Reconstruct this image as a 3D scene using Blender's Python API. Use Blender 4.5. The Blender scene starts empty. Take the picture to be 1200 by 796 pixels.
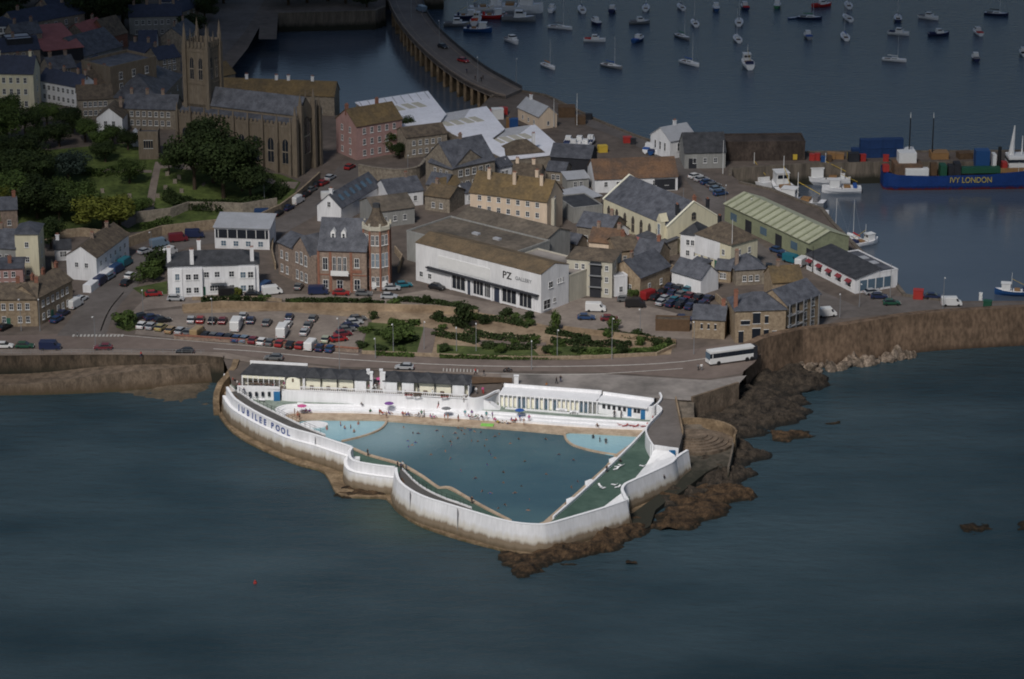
import bpy, bmesh, math, random
from mathutils import Vector, Matrix, noise
from mathutils.geometry import tessellate_polygon
random.seed(11)
R = math.radians
scene = bpy.context.scene
COL = scene.collection
rnd = random.random
def ru(a, b): return a + (b - a) * random.random()

# ------------------------------------------------------------------ camera
F, PITCH, CAMZ = 3400.0, R(19.0), 227.0
cP, sP = math.cos(PITCH), math.sin(PITCH)
cam_d = bpy.data.cameras.new('camera'); cam = bpy.data.objects.new('camera', cam_d); COL.objects.link(cam)
cam.location = (0, 0, CAMZ); cam.rotation_euler = (R(90) - PITCH, 0, 0)
cam_d.sensor_width = 36.0; cam_d.lens = 36.0 * F / 1200.0; cam_d.clip_start = 1; cam_d.clip_end = 20000
scene.camera = cam
scene.render.resolution_x, scene.render.resolution_y = 1024, 679
scene.view_settings.view_transform = 'Standard'; scene.view_settings.look = 'None'
scene.view_settings.exposure = 0; scene.view_settings.gamma = 1
scene.cycles.use_denoising = True
scene.cycles.max_bounces = 5; scene.cycles.diffuse_bounces = 3; scene.cycles.glossy_bounces = 3
scene.cycles.transmission_bounces = 2; scene.cycles.transparent_max_bounces = 4
scene.cycles.filter_width = 1.9
scene.cycles.caustics_reflective = False; scene.cycles.caustics_refractive = False

def sstep(a, b, x):
    t = min(1, max(0, (x - a) / (b - a))); return t * t * (3 - 2 * t)
def gz(x, y):
    """ground height above the sea: quays and promenade at 6 m, churchyard hill to the north west"""
    th = -58 - 62 * sstep(800, 900, y)
    return 6 + 7 * sstep(728, 790, y) * sstep(th, th - 32, x)
def ray(px, py):
    u = (px - 600) / F; v = (py - 398) / F
    return Vector((u, cP - v * sP, -sP - v * cP))
def P(px, py, z=0.0):
    d = ray(px, py); t = (z - CAMZ) / d.z
    return Vector((d.x * t, d.y * t, z))
def G(px, py):
    z = 6.0
    for _ in range(40):
        p = P(px, py, z); z = z * .5 + gz(p.x, p.y) * .5
    return P(px, py, z)
def scale_at(px, py): return F / (P(px, py, 6) - Vector((0, 0, CAMZ))).dot(Vector((0, cP, -sP)))

# ------------------------------------------------------------------ materials
MATS = {}
def mat(name, rgb, rough=.85, var=.18, sc=.6, rgb2=None, mix=.5, bump=0., bsc=2., streak=0, metal=0., spec=.3, stain=None, rand=0.):
    if name in MATS: return MATS[name]
    m = bpy.data.materials.new(name); m.use_nodes = True; nt = m.node_tree; N = nt.nodes; L = nt.links
    b = N['Principled BSDF']; b.inputs['Roughness'].default_value = rough; b.inputs['Metallic'].default_value = metal
    b.inputs['Specular IOR Level'].default_value = spec
    tc = N.new('ShaderNodeTexCoord'); mp = N.new('ShaderNodeMapping'); L.new(tc.outputs['Object'], mp.inputs[0])
    if streak: mp.inputs['Scale'].default_value = (1, 1, .12 if streak == 1 else streak)
    n1 = N.new('ShaderNodeTexNoise'); n1.inputs['Scale'].default_value = sc; n1.inputs['Detail'].default_value = 6; n1.inputs['Roughness'].default_value = .65
    L.new(mp.outputs[0], n1.inputs['Vector'])
    r = N.new('ShaderNodeValToRGB'); L.new(n1.outputs[0], r.inputs[0])
    c2 = rgb2 or rgb
    e = r.color_ramp.elements
    e[0].position = .5 - mix * .35; e[1].position = .5 + mix * .35
    e[0].color = tuple(c * (1 - var) for c in rgb) + (1,); e[1].color = tuple(min(1, c * (1 + var)) for c in c2) + (1,)
    col = r.outputs[0]
    n3 = N.new('ShaderNodeTexNoise'); n3.inputs['Scale'].default_value = sc * 7; n3.inputs['Detail'].default_value = 3
    L.new(mp.outputs[0], n3.inputs['Vector'])
    mx = N.new('ShaderNodeMix'); mx.data_type = 'RGBA'; mx.blend_type = 'MULTIPLY'; mx.inputs[0].default_value = 1
    mr = N.new('ShaderNodeMapRange'); mr.inputs[1].default_value = .3; mr.inputs[2].default_value = .7
    mr.inputs[3].default_value = 1 - var; mr.inputs[4].default_value = 1 + var * .4
    L.new(n3.outputs[0], mr.inputs[0]); L.new(col, mx.inputs[6]); L.new(mr.outputs[0], mx.inputs[7]); col = mx.outputs[2]
    if rand:
        oi = N.new('ShaderNodeObjectInfo'); m2 = N.new('ShaderNodeMapRange'); m2.inputs[3].default_value = 1 - rand; m2.inputs[4].default_value = 1 + rand
        L.new(oi.outputs['Random'], m2.inputs[0]); mx2 = N.new('ShaderNodeMix'); mx2.data_type = 'RGBA'; mx2.blend_type = 'MULTIPLY'; mx2.inputs[0].default_value = 1
        L.new(col, mx2.inputs[6]); L.new(m2.outputs[0], mx2.inputs[7]); col = mx2.outputs[2]
    if stain:   # weathering by height above the sea: (colour, z_full, z_none)
        gm = N.new('ShaderNodeNewGeometry'); sx = N.new('ShaderNodeSeparateXYZ'); L.new(gm.outputs['Position'], sx.inputs[0])
        n4 = N.new('ShaderNodeTexNoise'); n4.inputs['Scale'].default_value = .9; n4.inputs['Detail'].default_value = 5
        mp4 = N.new('ShaderNodeMapping'); mp4.inputs['Scale'].default_value = (1, 1, .25); L.new(gm.outputs['Position'], mp4.inputs[0]); L.new(mp4.outputs[0], n4.inputs['Vector'])
        ad = N.new('ShaderNodeMath'); ad.operation = 'MULTIPLY_ADD'; ad.inputs[1].default_value = 1.8; ad.inputs[2].default_value = -.9
        L.new(n4.outputs[0], ad.inputs[0]); ad2 = N.new('ShaderNodeMath'); ad2.operation = 'ADD'; L.new(sx.outputs[2], ad2.inputs[0]); L.new(ad.outputs[0], ad2.inputs[1])
        last = col
        for (cc, zf, zn) in stain:
            m4 = N.new('ShaderNodeMapRange'); m4.inputs[1].default_value = zf; m4.inputs[2].default_value = zn; m4.inputs[3].default_value = 1; m4.inputs[4].default_value = 0
            L.new(ad2.outputs[0], m4.inputs[0])
            mx3 = N.new('ShaderNodeMix'); mx3.data_type = 'RGBA'; L.new(m4.outputs[0], mx3.inputs[0]); L.new(last, mx3.inputs[6]); mx3.inputs[7].default_value = cc + (1,)
            last = mx3.outputs[2]
        col = last
    L.new(col, b.inputs['Base Color'])
    if bump:
        nb = N.new('ShaderNodeTexNoise'); nb.inputs['Scale'].default_value = bsc; nb.inputs['Detail'].default_value = 6
        L.new(tc.outputs['Object'], nb.inputs['Vector']); bp = N.new('ShaderNodeBump'); bp.inputs['Strength'].default_value = bump; bp.inputs['Distance'].default_value = .3
        L.new(nb.outputs[0], bp.inputs['Height']); L.new(bp.outputs[0], b.inputs['Normal'])
    MATS[name] = m; return m

def water(name, c1, c2, sc=.02, rough=.12, bump=.25, wsc=(.25, .6, 1), spec=.5, shallow=None):
    m = bpy.data.materials.new(name); m.use_nodes = True; nt = m.node_tree; N = nt.nodes; L = nt.links
    b = N['Principled BSDF']; b.inputs['Roughness'].default_value = rough; b.inputs['IOR'].default_value = 1.33; b.inputs['Specular IOR Level'].default_value = spec
    tc = N.new('ShaderNodeTexCoord')
    n1 = N.new('ShaderNodeTexNoise'); n1.inputs['Scale'].default_value = sc; n1.inputs['Detail'].default_value = 7; n1.inputs['Roughness'].default_value = .6
    mp1 = N.new('ShaderNodeMapping'); mp1.inputs['Scale'].default_value = (.6, 1.3, 1); L.new(tc.outputs['Object'], mp1.inputs[0]); L.new(mp1.outputs[0], n1.inputs['Vector'])
    r = N.new('ShaderNodeValToRGB'); r.color_ramp.elements[0].position = .38; r.color_ramp.elements[1].position = .64
    r.color_ramp.elements[0].color = c1 + (1,); r.color_ramp.elements[1].color = c2 + (1,)
    L.new(n1.outputs[0], r.inputs[0]); L.new(r.outputs[0], b.inputs['Base Color'])
    if shallow:
        vd = N.new('ShaderNodeVectorMath'); vd.operation = 'DISTANCE'; vd.inputs[1].default_value = (shallow[0], shallow[1], 1.0)
        gg = N.new('ShaderNodeNewGeometry'); L.new(gg.outputs['Position'], vd.inputs[0]); ms = N.new('ShaderNodeMapRange'); ms.interpolation_type = 'SMOOTHSTEP'
        ms.inputs[1].default_value = 3; ms.inputs[2].default_value = shallow[2]; ms.inputs[3].default_value = .8; ms.inputs[4].default_value = 0; L.new(vd.outputs['Value'], ms.inputs[0])
        mm = N.new('ShaderNodeMix'); mm.data_type = 'RGBA'; L.new(ms.outputs[0], mm.inputs[0]); L.new(r.outputs[0], mm.inputs[6]); mm.inputs[7].default_value = shallow[3] + (1,)
        L.new(mm.outputs[2], b.inputs['Base Color'])
    mp = N.new('ShaderNodeMapping'); mp.inputs['Scale'].default_value = wsc; mp.inputs['Rotation'].default_value = (0, 0, R(12)); L.new(tc.outputs['Object'], mp.inputs[0])
    n2 = N.new('ShaderNodeTexNoise'); n2.inputs['Scale'].default_value = 1.; n2.inputs['Detail'].default_value = 8; n2.inputs['Roughness'].default_value = .62
    L.new(mp.outputs[0], n2.inputs['Vector'])
    bp = N.new('ShaderNodeBump'); bp.inputs['Strength'].default_value = bump; bp.inputs['Distance'].default_value = .6
    L.new(n2.outputs[0], bp.inputs['Height']); L.new(bp.outputs[0], b.inputs['Normal'])
    MATS[name] = m; return m

M = dict(
 white=mat('white_paint', (.84, .84, .86), .7, .07, .35, streak=1),
 white_town=mat('white_render', (.78, .78, .80), .8, .10, .4, streak=1, rand=.06),
 cream=mat('cream_render', (.68, .63, .47), .8, .1, .4, streak=1),
 cream_lit=mat('cream_plaster', (.90, .87, .72), .7, .06, .8),
 peach=mat('peach_render', (.70, .56, .43), .8, .1, .4, streak=1),
 pink=mat('pink_render', (.42, .26, .24), .85, .12, .5),
 beige=mat('beige_render', (.52, .49, .41), .85, .12, .5, streak=1),
 grey_render=mat('grey_render', (.30, .30, .29), .85, .15, .5, streak=1),
 stone=mat('granite_stone', (.24, .20, .16), .9, .25, 1.2, (.30, .26, .21), rand=.1),
 stone_tan=mat('tan_stone', (.30, .22, .15), .9, .25, 1.2, (.34, .27, .19), rand=.08),
 church_stone=mat('church_stone', (.25, .20, .145), .9, .3, .6, (.17, .14, .11), streak=1),
 brick=mat('brown_brick', (.24, .185, .15), .9, .22, 1.3, (.31, .235, .19)),
 redbrick=mat('red_brick', (.28, .13, .09), .9, .2, 1.5),
 slate=mat('slate_roof', (.070, .075, .092), .7, .22, .5, (.11, .115, .135), rand=.12),
 slate_dark=mat('dark_slate_roof', (.042, .045, .052), .7, .25, .6, (.06, .062, .07)),
 slate_brown=mat('brown_slate_roof', (.10, .08, .066), .85, .3, .7, (.14, .11, .08), rand=.12),
 navy_roof=mat('navy_slate_roof', (.045, .055, .09), .7, .2, .6),
 lichen=mat('lichen_roof', (.10, .085, .065), .9, .25, .2, (.20, .135, .06), mix=.8),
 lichen_brown=mat('lichen_brown_roof', (.11, .09, .065), .9, .25, .3, (.175, .125, .075), mix=.7),
 rust_roof=mat('rusty_sheet_roof', (.11, .09, .08), .9, .25, .25, (.20, .11, .06), mix=.7),
 felt=mat('felt_flat_roof', (.10, .09, .08), .95, .3, .12, (.17, .14, .11), mix=.8),
 pale_roof=mat('pale_sheet_roof', (.40, .41, .44), .6, .1, .3),
 shed_roof=mat('white_sheet_roof', (.84, .84, .90), .6, .08, .2),
 green_roof=mat('green_sheet_roof', (.43, .44, .32), .7, .12, .25),
 green_wall=mat('green_sheet_wall', (.27, .29, .19), .8, .15, .3),
 redroof=mat('red_sheet_roof', (.36, .13, .12), .8, .15, .3),
 dark=mat('dark_cladding', (.03, .032, .04), .8, .2, .5),
 glass=mat('window_glass', (.02, .025, .035), .12, .1, .5, spec=.6),
 glass_blue=mat('blue_window_glass', (.10, .16, .22), .12, .1, .5, spec=.6),
 frame=mat('white_frame', (.75, .75, .75), .6, .04),
 door=mat('dark_door', (.04, .05, .08), .5, .1), door_blue=mat('blue_door', (.03, .16, .35), .5, .1), door_green=mat('green_door', (.04, .14, .10), .5, .1),
 asphalt=mat('asphalt', (.165, .128, .112), .95, .12, .08, (.20, .16, .14), mix=.9),
 asphalt_grey=mat('grey_asphalt', (.13, .113, .105), .95, .12, .1, (.155, .138, .13)),
 ground=mat('town_ground', (.11, .09, .078), .95, .25, .05, (.16, .13, .112), mix=.8),
 pave=mat('pavement', (.21, .17, .145), .95, .12, .2, (.25, .205, .175)),
 gravel=mat('gravel', (.20, .165, .145), .95, .14, .12, (.26, .22, .19)),
 gravel_pale=mat('pale_concrete', (.17, .155, .145), .95, .14, .06, (.30, .27, .25), mix=.35),
 path=mat('sandy_path', (.24, .17, .11), .95, .2, .2, (.33, .25, .17)),
 grass=mat('grass', (.045, .075, .018), .95, .35, .12, (.10, .13, .035), bump=.3, bsc=3),
 lawn=mat('lawn', (.055, .085, .022), .95, .3, .2, (.09, .11, .035), bump=.3, bsc=3),
 line=mat('road_paint', (.5, .48, .45), .9, .2, 1.),
 seawall=mat('sea_wall_stone', (.13, .10, .075), .95, .32, .45, (.20, .15, .11), streak=.45, bump=.4, bsc=1.2, stain=[((.10, .07, .045), .5, 2.6), ((.05, .055, .02), -1.2, .7)]),
 pier=mat('pier_wall_stone', (.085, .06, .042), .95, .4, .2, (.20, .135, .092), mix=.7, streak=.5, bump=.4, bsc=1.2, stain=[((.035, .022, .015), -.5, 1.5)]),
 quay=mat('quay_wall_stone', (.13, .11, .09), .95, .25, .5, (.18, .15, .12), streak=1, stain=[((.03, .03, .022), 1.6, 3.2)]),
 apron=mat('apron_concrete', (.17, .115, .07), .95, .3, .35, (.26, .19, .12), bump=.5, bsc=1., stain=[((.07, .062, .02), -.3, .45)]),
 poolwall=mat('pool_wall_paint', (.76, .76, .79), .75, .09, .3, streak=1, stain=[((.58, .55, .50), 2.8, 4.0), ((.22, .17, .12), 2.0, 2.7), ((.12, .09, .055), .4, 1.6)]),
 deckgrey=mat('walkway_concrete', (.10, .095, .092), .95, .15, .5, streak=0),
 greenfloor=mat('green_terrace_paint', (.062, .115, .092), .85, .15, .15, (.085, .135, .108)),
 greenwalk=mat('worn_green_walkway', (.19, .25, .21), .9, .2, .3, (.30, .34, .30)),
 tan=mat('sandy_pool_edge', (.42, .31, .22), .9, .15, .4, (.50, .40, .30)),
 rock=mat('dark_rock', (.017, .015, .013), .9, .5, .6, (.062, .048, .036), mix=.55, bump=1., bsc=1.6, stain=[((.012, .012, .011), .2, 1.0)]),
 weed=mat('weedy_rock', (.016, .012, .009), .9, .5, .55, (.085, .052, .028), mix=.5, bump=1., bsc=1.8, stain=[((.014, .012, .008), .1, .7)]),
 boulder=mat('pale_boulder', (.10, .075, .055), .95, .45, .5, (.24, .19, .15), bump=.6, bsc=1., rand=.25),
 beach=mat('shingle', (.10, .078, .055), .95, .3, .3, (.16, .125, .09), mix=.9, bump=.5, bsc=2., stain=[((.05, .045, .032), -.6, .6)]),
 metal=mat('grey_metal', (.30, .31, .33), .5, .05, metal=.3), black=mat('black_metal', (.02, .02, .022), .5, .05),
 timber=mat('brown_timber', (.12, .075, .045), .85, .2, 1.),
 redpaint=mat('red_paint', (.38, .04, .035), .5, .05), bluepaint=mat('blue_paint', (.02, .075, .22), .5, .08), letter=mat('blue_lettering', (.03, .07, .26), .6, .03),
 yellowpaint=mat('yellow_paint', (.6, .42, .06), .6, .05), greenpaint=mat('green_paint', (.02, .09, .055), .6, .05), orange=mat('orange_paint', (.30, .17, .075), .6, .1),
 block_stone=mat('blackened_stone', (.035, .028, .026), .95, .4, .25, (.085, .065, .055), mix=.7, streak=.5), boat_white=mat('boat_white', (.86, .86, .88), .5, .04),
 coping_white=mat('sunlit_white', (.90, .90, .92), .6, .03, .5),  # sunlit look of copings and ledges put into a whiter colour
 sun_blocker=mat('sun_blocker_white', (.75, .76, .78), 1., .03, .01),
)
M['sea'] = water('sea_water', (.020, .043, .057), (.050, .082, .100), .02, .25, 1.2, (.16, .42, 1), spec=.28, shallow=(P(478, 606, 0).x, P(478, 606, 0).y, 20, (.055, .085, .075)))
M['poolwater'] = water('pool_water', (.045, .098, .128), (.072, .138, .160), .035, .2, .25, (.8, .9, 1), spec=.35, shallow=(-29, 591, 20, (.22, .34, .38)))
M['padwater'] = water('paddling_water', (.24, .42, .50), (.32, .52, .58), .06, .2, .2, (1, 1, 1))
def leafmat(name, c1, c2):
    m = mat(name, c1, .8, .4, 2.2, c2, mix=.7, rand=.2, spec=.15); return m
M['leaf_dark'] = leafmat('dark_leaves', (.020, .032, .012), (.040, .060, .020))
M['leaf_mid'] = leafmat('green_leaves', (.030, .055, .014), (.085, .125, .034))
M['leaf_yellow'] = leafmat('yellow_green_leaves', (.07, .085, .015), (.15, .16, .03))
M['leaf_blue'] = leafmat('blue_green_leaves', (.03, .05, .04), (.055, .08, .065))
M['bark'] = mat('bark', (.07, .05, .035), .95, .3, 3.)

# ------------------------------------------------------------------ objects
def tag(o, label=None, cat=None, group=None, kind=None):
    if label: o['label'] = label
    if cat: o['category'] = cat
    if group: o['group'] = group
    if kind: o['kind'] = kind
    return o
def empty(name, loc, rz=0., label=None, cat=None, group=None):
    o = bpy.data.objects.new(name, None); COL.objects.link(o); o.location = loc; o.rotation_euler = (0, 0, rz)
    o.empty_display_size = .5
    return tag(o, label, cat, group)
def link(name, me, parent=None, loc=(0, 0, 0), rot=(0, 0, 0), sc=(1, 1, 1)):
    o = bpy.data.objects.new(name, me); COL.objects.link(o); o.location = loc; o.rotation_euler = rot; o.scale = sc
    if parent is not None: o.parent = parent
    return o
def copy_tree(o, parent=None):
    c = o.copy(); COL.objects.link(c)
    if parent is not None:
        c.parent = parent
    for ch in list(o.children): copy_tree(ch, c)
    return c
class MB:
    def __init__(s): s.v = []; s.f = []
    def add(s, vs, fs):
        n = len(s.v); s.v += [tuple(v) for v in vs]; s.f += [tuple(i + n for i in f) for f in fs]; return s
    def box(s, x0, x1, y0, y1, z0, z1):
        return s.add([(x0, y0, z0), (x1, y0, z0), (x1, y1, z0), (x0, y1, z0), (x0, y0, z1), (x1, y0, z1), (x1, y1, z1), (x0, y1, z1)],
                     [(0, 3, 2, 1), (4, 5, 6, 7), (0, 1, 5, 4), (1, 2, 6, 5), (2, 3, 7, 6), (3, 0, 4, 7)])
    def prism(s, poly, z0, z1):
        """poly: list of (x,y); z0,z1 numbers or lists"""
        n = len(poly)
        a = sum(poly[i][0] * poly[(i + 1) % n][1] - poly[(i + 1) % n][0] * poly[i][1] for i in range(n))
        if a < 0: poly = poly[::-1]
        tris = tessellate_polygon([[Vector((p[0], p[1], 0)) for p in poly]])
        vs = [(p[0], p[1], z0) for p in poly] + [(p[0], p[1], z1) for p in poly]
        fs = []
        for t in tris:
            A, B, C = [Vector(poly[i][:2]) for i in t]
            cr = (B - A).cross(C - A)
            t = tuple(t) if cr > 0 else tuple(t[::-1])
            fs.append(tuple(i + n for i in t)); fs.append(t[::-1])
        for i in range(n):
            j = (i + 1) % n; fs.append((i, j, j + n, i + n))
        return s.add(vs, fs)
    def sheet(s, poly, z):
        n = len(poly)
        tris = tessellate_polygon([[Vector((p[0], p[1], 0)) for p in poly]]); fs = []
        for t in tris:
            A, B, C = [Vector(poly[i][:2]) for i in t]
            fs.append(tuple(t) if (B - A).cross(C - A) > 0 else tuple(t[::-1]))
        return s.add([(p[0], p[1], z) for p in poly], fs)
    def tube(s, p0, p1, r0, r1=None, n=8):
        p0, p1 = Vector(p0), Vector(p1); r1 = r0 if r1 is None else r1
        d = (p1 - p0).normalized(); a = d.orthogonal().normalized(); b = d.cross(a)
        vs = [p0 + (a * math.cos(2 * math.pi * i / n) + b * math.sin(2 * math.pi * i / n)) * r0 for i in range(n)]
        vs += [p1 + (a * math.cos(2 * math.pi * i / n) + b * math.sin(2 * math.pi * i / n)) * r1 for i in range(n)]
        fs = [(i, (i + 1) % n, (i + 1) % n + n, i + n) for i in range(n)] + [tuple(range(n))[::-1], tuple(range(n, 2 * n))]
        return s.add(vs, fs)
    def mesh(s, name, m, smooth=False, bev=0.):
        me = bpy.data.meshes.new(name); me.from_pydata(s.v, [], s.f); me.validate(); me.update()
        if bev:
            bm = bmesh.new(); bm.from_mesh(me); bmesh.ops.bevel(bm, geom=list(bm.edges), offset=bev, segments=1, affect='EDGES'); bm.to_mesh(me); bm.free()
        me.materials.append(m)
        if smooth:
            for p in me.polygons: p.use_smooth = True
        return me
    def build(s, name, m, parent=None, smooth=False, bev=0., **k):
        return link(name, s.mesh(name, m, smooth, bev), parent, **k)
def sm(pts, n=4, closed=False):
    """Catmull-Rom through 2D points"""
    out = []; N = len(pts); pts = [Vector(p[:2]) for p in pts]
    g = (lambda i: pts[i % N]) if closed else (lambda i: pts[min(max(i, 0), N - 1)])
    for i in range(N if closed else N - 1):
        a, b, c, d = g(i - 1), g(i), g(i + 1), g(i + 2)
        for k in range(n):
            t = k / n
            out.append(.5 * ((2 * b) + (c - a) * t + (2 * a - 5 * b + 4 * c - d) * t * t + (3 * b - a - 3 * c + d) * t ** 3))
    if not closed: out.append(pts[-1])
    return out
def px2(pts, z): return [P(p[0], p[1], z).xy for p in pts]
def sweep(path, prof, closed=False):
    """profile [(offset to the right of the path, z)] swept along a 2D path"""
    n = len(path); mb = MB(); rings = []
    for i in range(n):
        a = path[max(i - 1, 0)] if not closed else path[i - 1]; b = path[min(i + 1, n - 1)] if not closed else path[(i + 1) % n]
        d = (b - a).normalized(); nr = Vector((d.y, -d.x))
        # mitre
        if 0 < i < n - 1 or closed:
            d0 = (path[i] - a).normalized(); k = 1 / max(.5, d0.dot(d))
        else: k = 1
        rings.append([(path[i].x + nr.x * o * k, path[i].y + nr.y * o * k, z) for o, z in prof])
    m = len(prof); vs = [v for r_ in rings for v in r_]; fs = []
    for i in range(n if closed else n - 1):
        j = (i + 1) % n
        for q in range(m - 1): fs.append((i * m + q, j * m + q, j * m + q + 1, i * m + q + 1))
    if not closed: fs += [tuple(range(m)), tuple(range((n - 1) * m, n * m))[::-1]]
    mb.add(vs, fs); return mb
ORD = ['first', 'second', 'third', 'fourth', 'fifth', 'sixth', 'seventh', 'eighth', 'ninth', 'tenth', 'eleventh', 'twelfth', 'thirteenth', 'fourteenth', 'fifteenth', 'sixteenth', 'seventeenth', 'eighteenth', 'nineteenth', 'twentieth', 'twenty first', 'twenty second', 'twenty third', 'twenty fourth', 'twenty fifth']

# ------------------------------------------------------------------ light
sun_el, sun_az = R(48), R(200)       # azimuth clockwise from +Y: the sun stands behind the camera, a little to the left
sd = Vector((math.sin(sun_az) * math.cos(sun_el), math.cos(sun_az) * math.cos(sun_el), math.sin(sun_el)))
sl = bpy.data.lights.new('sun', 'SUN'); sl.energy = 5.9; sl.angle = R(16); sl.color = (1, .955, .90)
so = bpy.data.objects.new('sun', sl); COL.objects.link(so); so.location = sd * 500; so.rotation_euler = sd.to_track_quat('Z', 'Y').to_euler()
w = bpy.data.worlds.new('World'); scene.world = w; w.use_nodes = True
bg = w.node_tree.nodes['Background']; sky = w.node_tree.nodes.new('ShaderNodeTexSky'); sky.sky_type = 'NISHITA'; sky.sun_disc = False
sky.sun_elevation = sun_el; sky.sun_rotation = sun_az; sky.air_density = 1.2; sky.dust_density = 2.0; sky.ozone_density = 1.5
w.node_tree.links.new(sky.outputs[0], bg.inputs[0]); bg.inputs[1].default_value = .047

# unseen blocker added to dim the town, its gap shaped to light the pool
def add_sun_blocker():
    h = 900.; off = sd * (h / sd.z); c0 = Vector((2, 612)) + Vector((off.x, off.y))
    gap = []; out = []
    n = 72
    for i in range(n):
        a = 2 * math.pi * i / n
        k = 1 + .12 * noise.noise(Vector((math.cos(a) * 1.5, math.sin(a) * 1.5, 3)))
        gap.append((c0.x + 135 * k * math.cos(a), c0.y + 30 + 132 * k * math.sin(a)))
        out.append((c0.x + 760 * math.cos(a), c0.y + 10 + 720 * math.sin(a)))
    rings = []; zs = []
    for t in (0, .03, .12, .3, .6, 1):
        rings.append([(gap[i][0] * (1 - t) + out[i][0] * t, gap[i][1] * (1 - t) + out[i][1] * t) for i in range(n)])
    vs = []; fs = []
    for side in (0, 1):
        for q, r_ in enumerate(rings):
            th = 0 if q in (0, 5) else 26
            for (x, y) in r_:
                vs.append((x, y, h + (th * (1 + .8 * noise.noise(Vector((x, y, 0)) * .008)) if side else -th * .4 * (1 + noise.noise(Vector((x, y, 9)) * .01)))))
    K = len(rings)
    for side in (0, 1):
        for q in range(K - 1):
            for i in range(n):
                j = (i + 1) % n; b = side * K * n
                f = (b + q * n + i, b + (q + 1) * n + i, b + (q + 1) * n + j, b + q * n + j)
                fs.append(f if side else f[::-1])
    mb = MB(); mb.add(vs, fs)
    tag(mb.build('sun_blocker', M['sun_blocker'], smooth=True), kind='structure')
add_sun_blocker()

# ------------------------------------------------------------------ sea and land
mb = MB(); mb.add([(-9000, -1500, 0), (9000, -1500, 0), (9000, 16000, 0), (-9000, 16000, 0)], [(0, 1, 2, 3)])
tag(mb.build('sea', M['sea']), kind='structure')

M['calm'] = water('harbour_water', (.068, .088, .118), (.088, .110, .142), .015, .10, .12, (.3, .6, 1))
M['deep'] = water('outer_harbour_water', (.034, .060, .098), (.056, .086, .124), .008, .22, .5, (.3, .6, 1))
tag(MB().sheet([tuple(P(x, y, 0).xy) for x, y in [(850, 250), (850, 195), (1500, 195), (1500, 385), (1105, 385), (1000, 360)]], .03).build('harbour_water', M['calm']), kind='structure')
tag(MB().sheet([tuple(P(x, y, 0).xy) for x, y in [(240, 150), (240, 10), (470, 10), (482, 44), (508, 70), (560, 105), (620, 125), (600, 150)]], .03).build('basin_water', M['calm']), kind='structure')
tag(MB().sheet([tuple(P(x, y, 0).xy) for x, y in [(470, -10), (482, 44), (508, 70), (560, 105), (620, 130), (740, 185), (840, 200), (1500, 200), (1500, -10)]] + [(1500, 1900), (-60, 1900)], .015).build('outer_harbour_water', M['deep']), kind='structure')
# pier line on the right is read off its foot on the water
PIERB = [(872, 452), (886, 446), (900, 440), (940, 431), (985, 426), (1060, 414), (1120, 408.5), (1200, 404), (1300, 400)]
pier_l = sm([P(x, y, 0).xy for x, y in PIERB], 4)
south = [(-90, 420), (110, 418), (240, 419), (262, 421), (268, 436), (272, 452), (300, 455.5), (337, 457.5), (390, 459.7), (460, 463), (540, 467.5), (556, 469), (572, 467), (580, 462.5), (586, 459.5), (589, 452), (700, 461), (791, 469), (812, 470), (840, 461), (866, 452.6)]
harb = [(1300, 352), (1115, 353), (1062, 346), (1050, 331), (1012, 296), (978, 262), (965, 245), (940, 236), (905, 222), (868, 214), (858, 206), (858, 199), (945, 193), (1040, 191), (1300, 191)]
pback = [(1300, 176), (945, 178), (941, 176), (850, 176), (835, 166), (770, 168), (742, 158), (700, 141), (680, 131), (655, 119), (640, 112), (606, 106), (600, 104), (574, 114), (560, 128), (500, 140), (395, 135), (330, 130), (262, 112), (242, 108), (262, 92), (290, 57), (304, 32), (303, 46), (324, 46), (326, 18), (440, 15), (452, 10), (452, -8), (520, -8), (520, -60), (-420, -90), (-420, 420)]
q = lambda L_: [tuple(P(x, y, 6).xy) for x, y in L_]
south_w, harb_w, back_w = q(south), q(harb), q(pback)
land = south_w + [tuple(v) for v in pier_l[1:]] + harb_w + back_w
# reach far beyond the frame to the west and to the horizon behind the town
land = land[:-2] + [(-3000, 1400), (-3000, south_w[0][1] - 5)]
tag(MB().sheet(land, 6).build('ground', M['ground']), kind='structure')
def wall_run(pts, z0, z1, th, m, name, label, cat='wall', flip=False, base=None, cop=None, group=None):
    """a wall standing along pts (world 2D); its face is on the right of the path"""
    p = [Vector(v[:2]) for v in pts]
    if flip: p = p[::-1]
    prof = [(-th, z0), (-th, z1), (0, z1), (base or 0, z0)]
    o = sweep(p, prof).build(name, m); tag(o, label, cat, group)
    if cop:
        c = sweep(p, [(-th - .1, z1 + .003), (-th - .1, z1 + .25), (.12, z1 + .25), (.12, z1 + .003)]).build('coping', cop); c.parent = o
    return o
# quay faces, seen over water
wall_run(back_w[15:19], -2, 5.99, 1, M['quay'], 'quay_wall', 'stone quay wall below the road bridge landing on the inner basin')
wall_run(back_w[25:28], -2, 6.6, 1, M['quay'], 'quay_wall', 'long stone quay wall along the west side of the basin beside the church tower', cop=M['quay'])
wall_run(back_w[28:31], -2, 6.8, 1, M['quay'], 'jetty_wall', 'short pale stone jetty at the far left corner of the basin')
wall_run(back_w[30:33], -2, 7.2, 1, M['quay'], 'embankment_wall', 'stone embankment wall along the far end of the basin')
wall_run(harb_w[1:10], -2, 6.4, 1, M['quay'], 'quay_wall', 'grey quay wall behind the green shed and the restaurant', flip=False)
wall_run(harb_w[10:], -2, 6.3, 1, M['quay'], 'quay_wall', 'pier side wall behind the blue cargo ship', flip=False)
wall_run(back_w[0:2], -2, 6.3, 1, M['quay'], 'pier_back_wall', 'outer side of the far pier beyond the containers')
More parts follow.
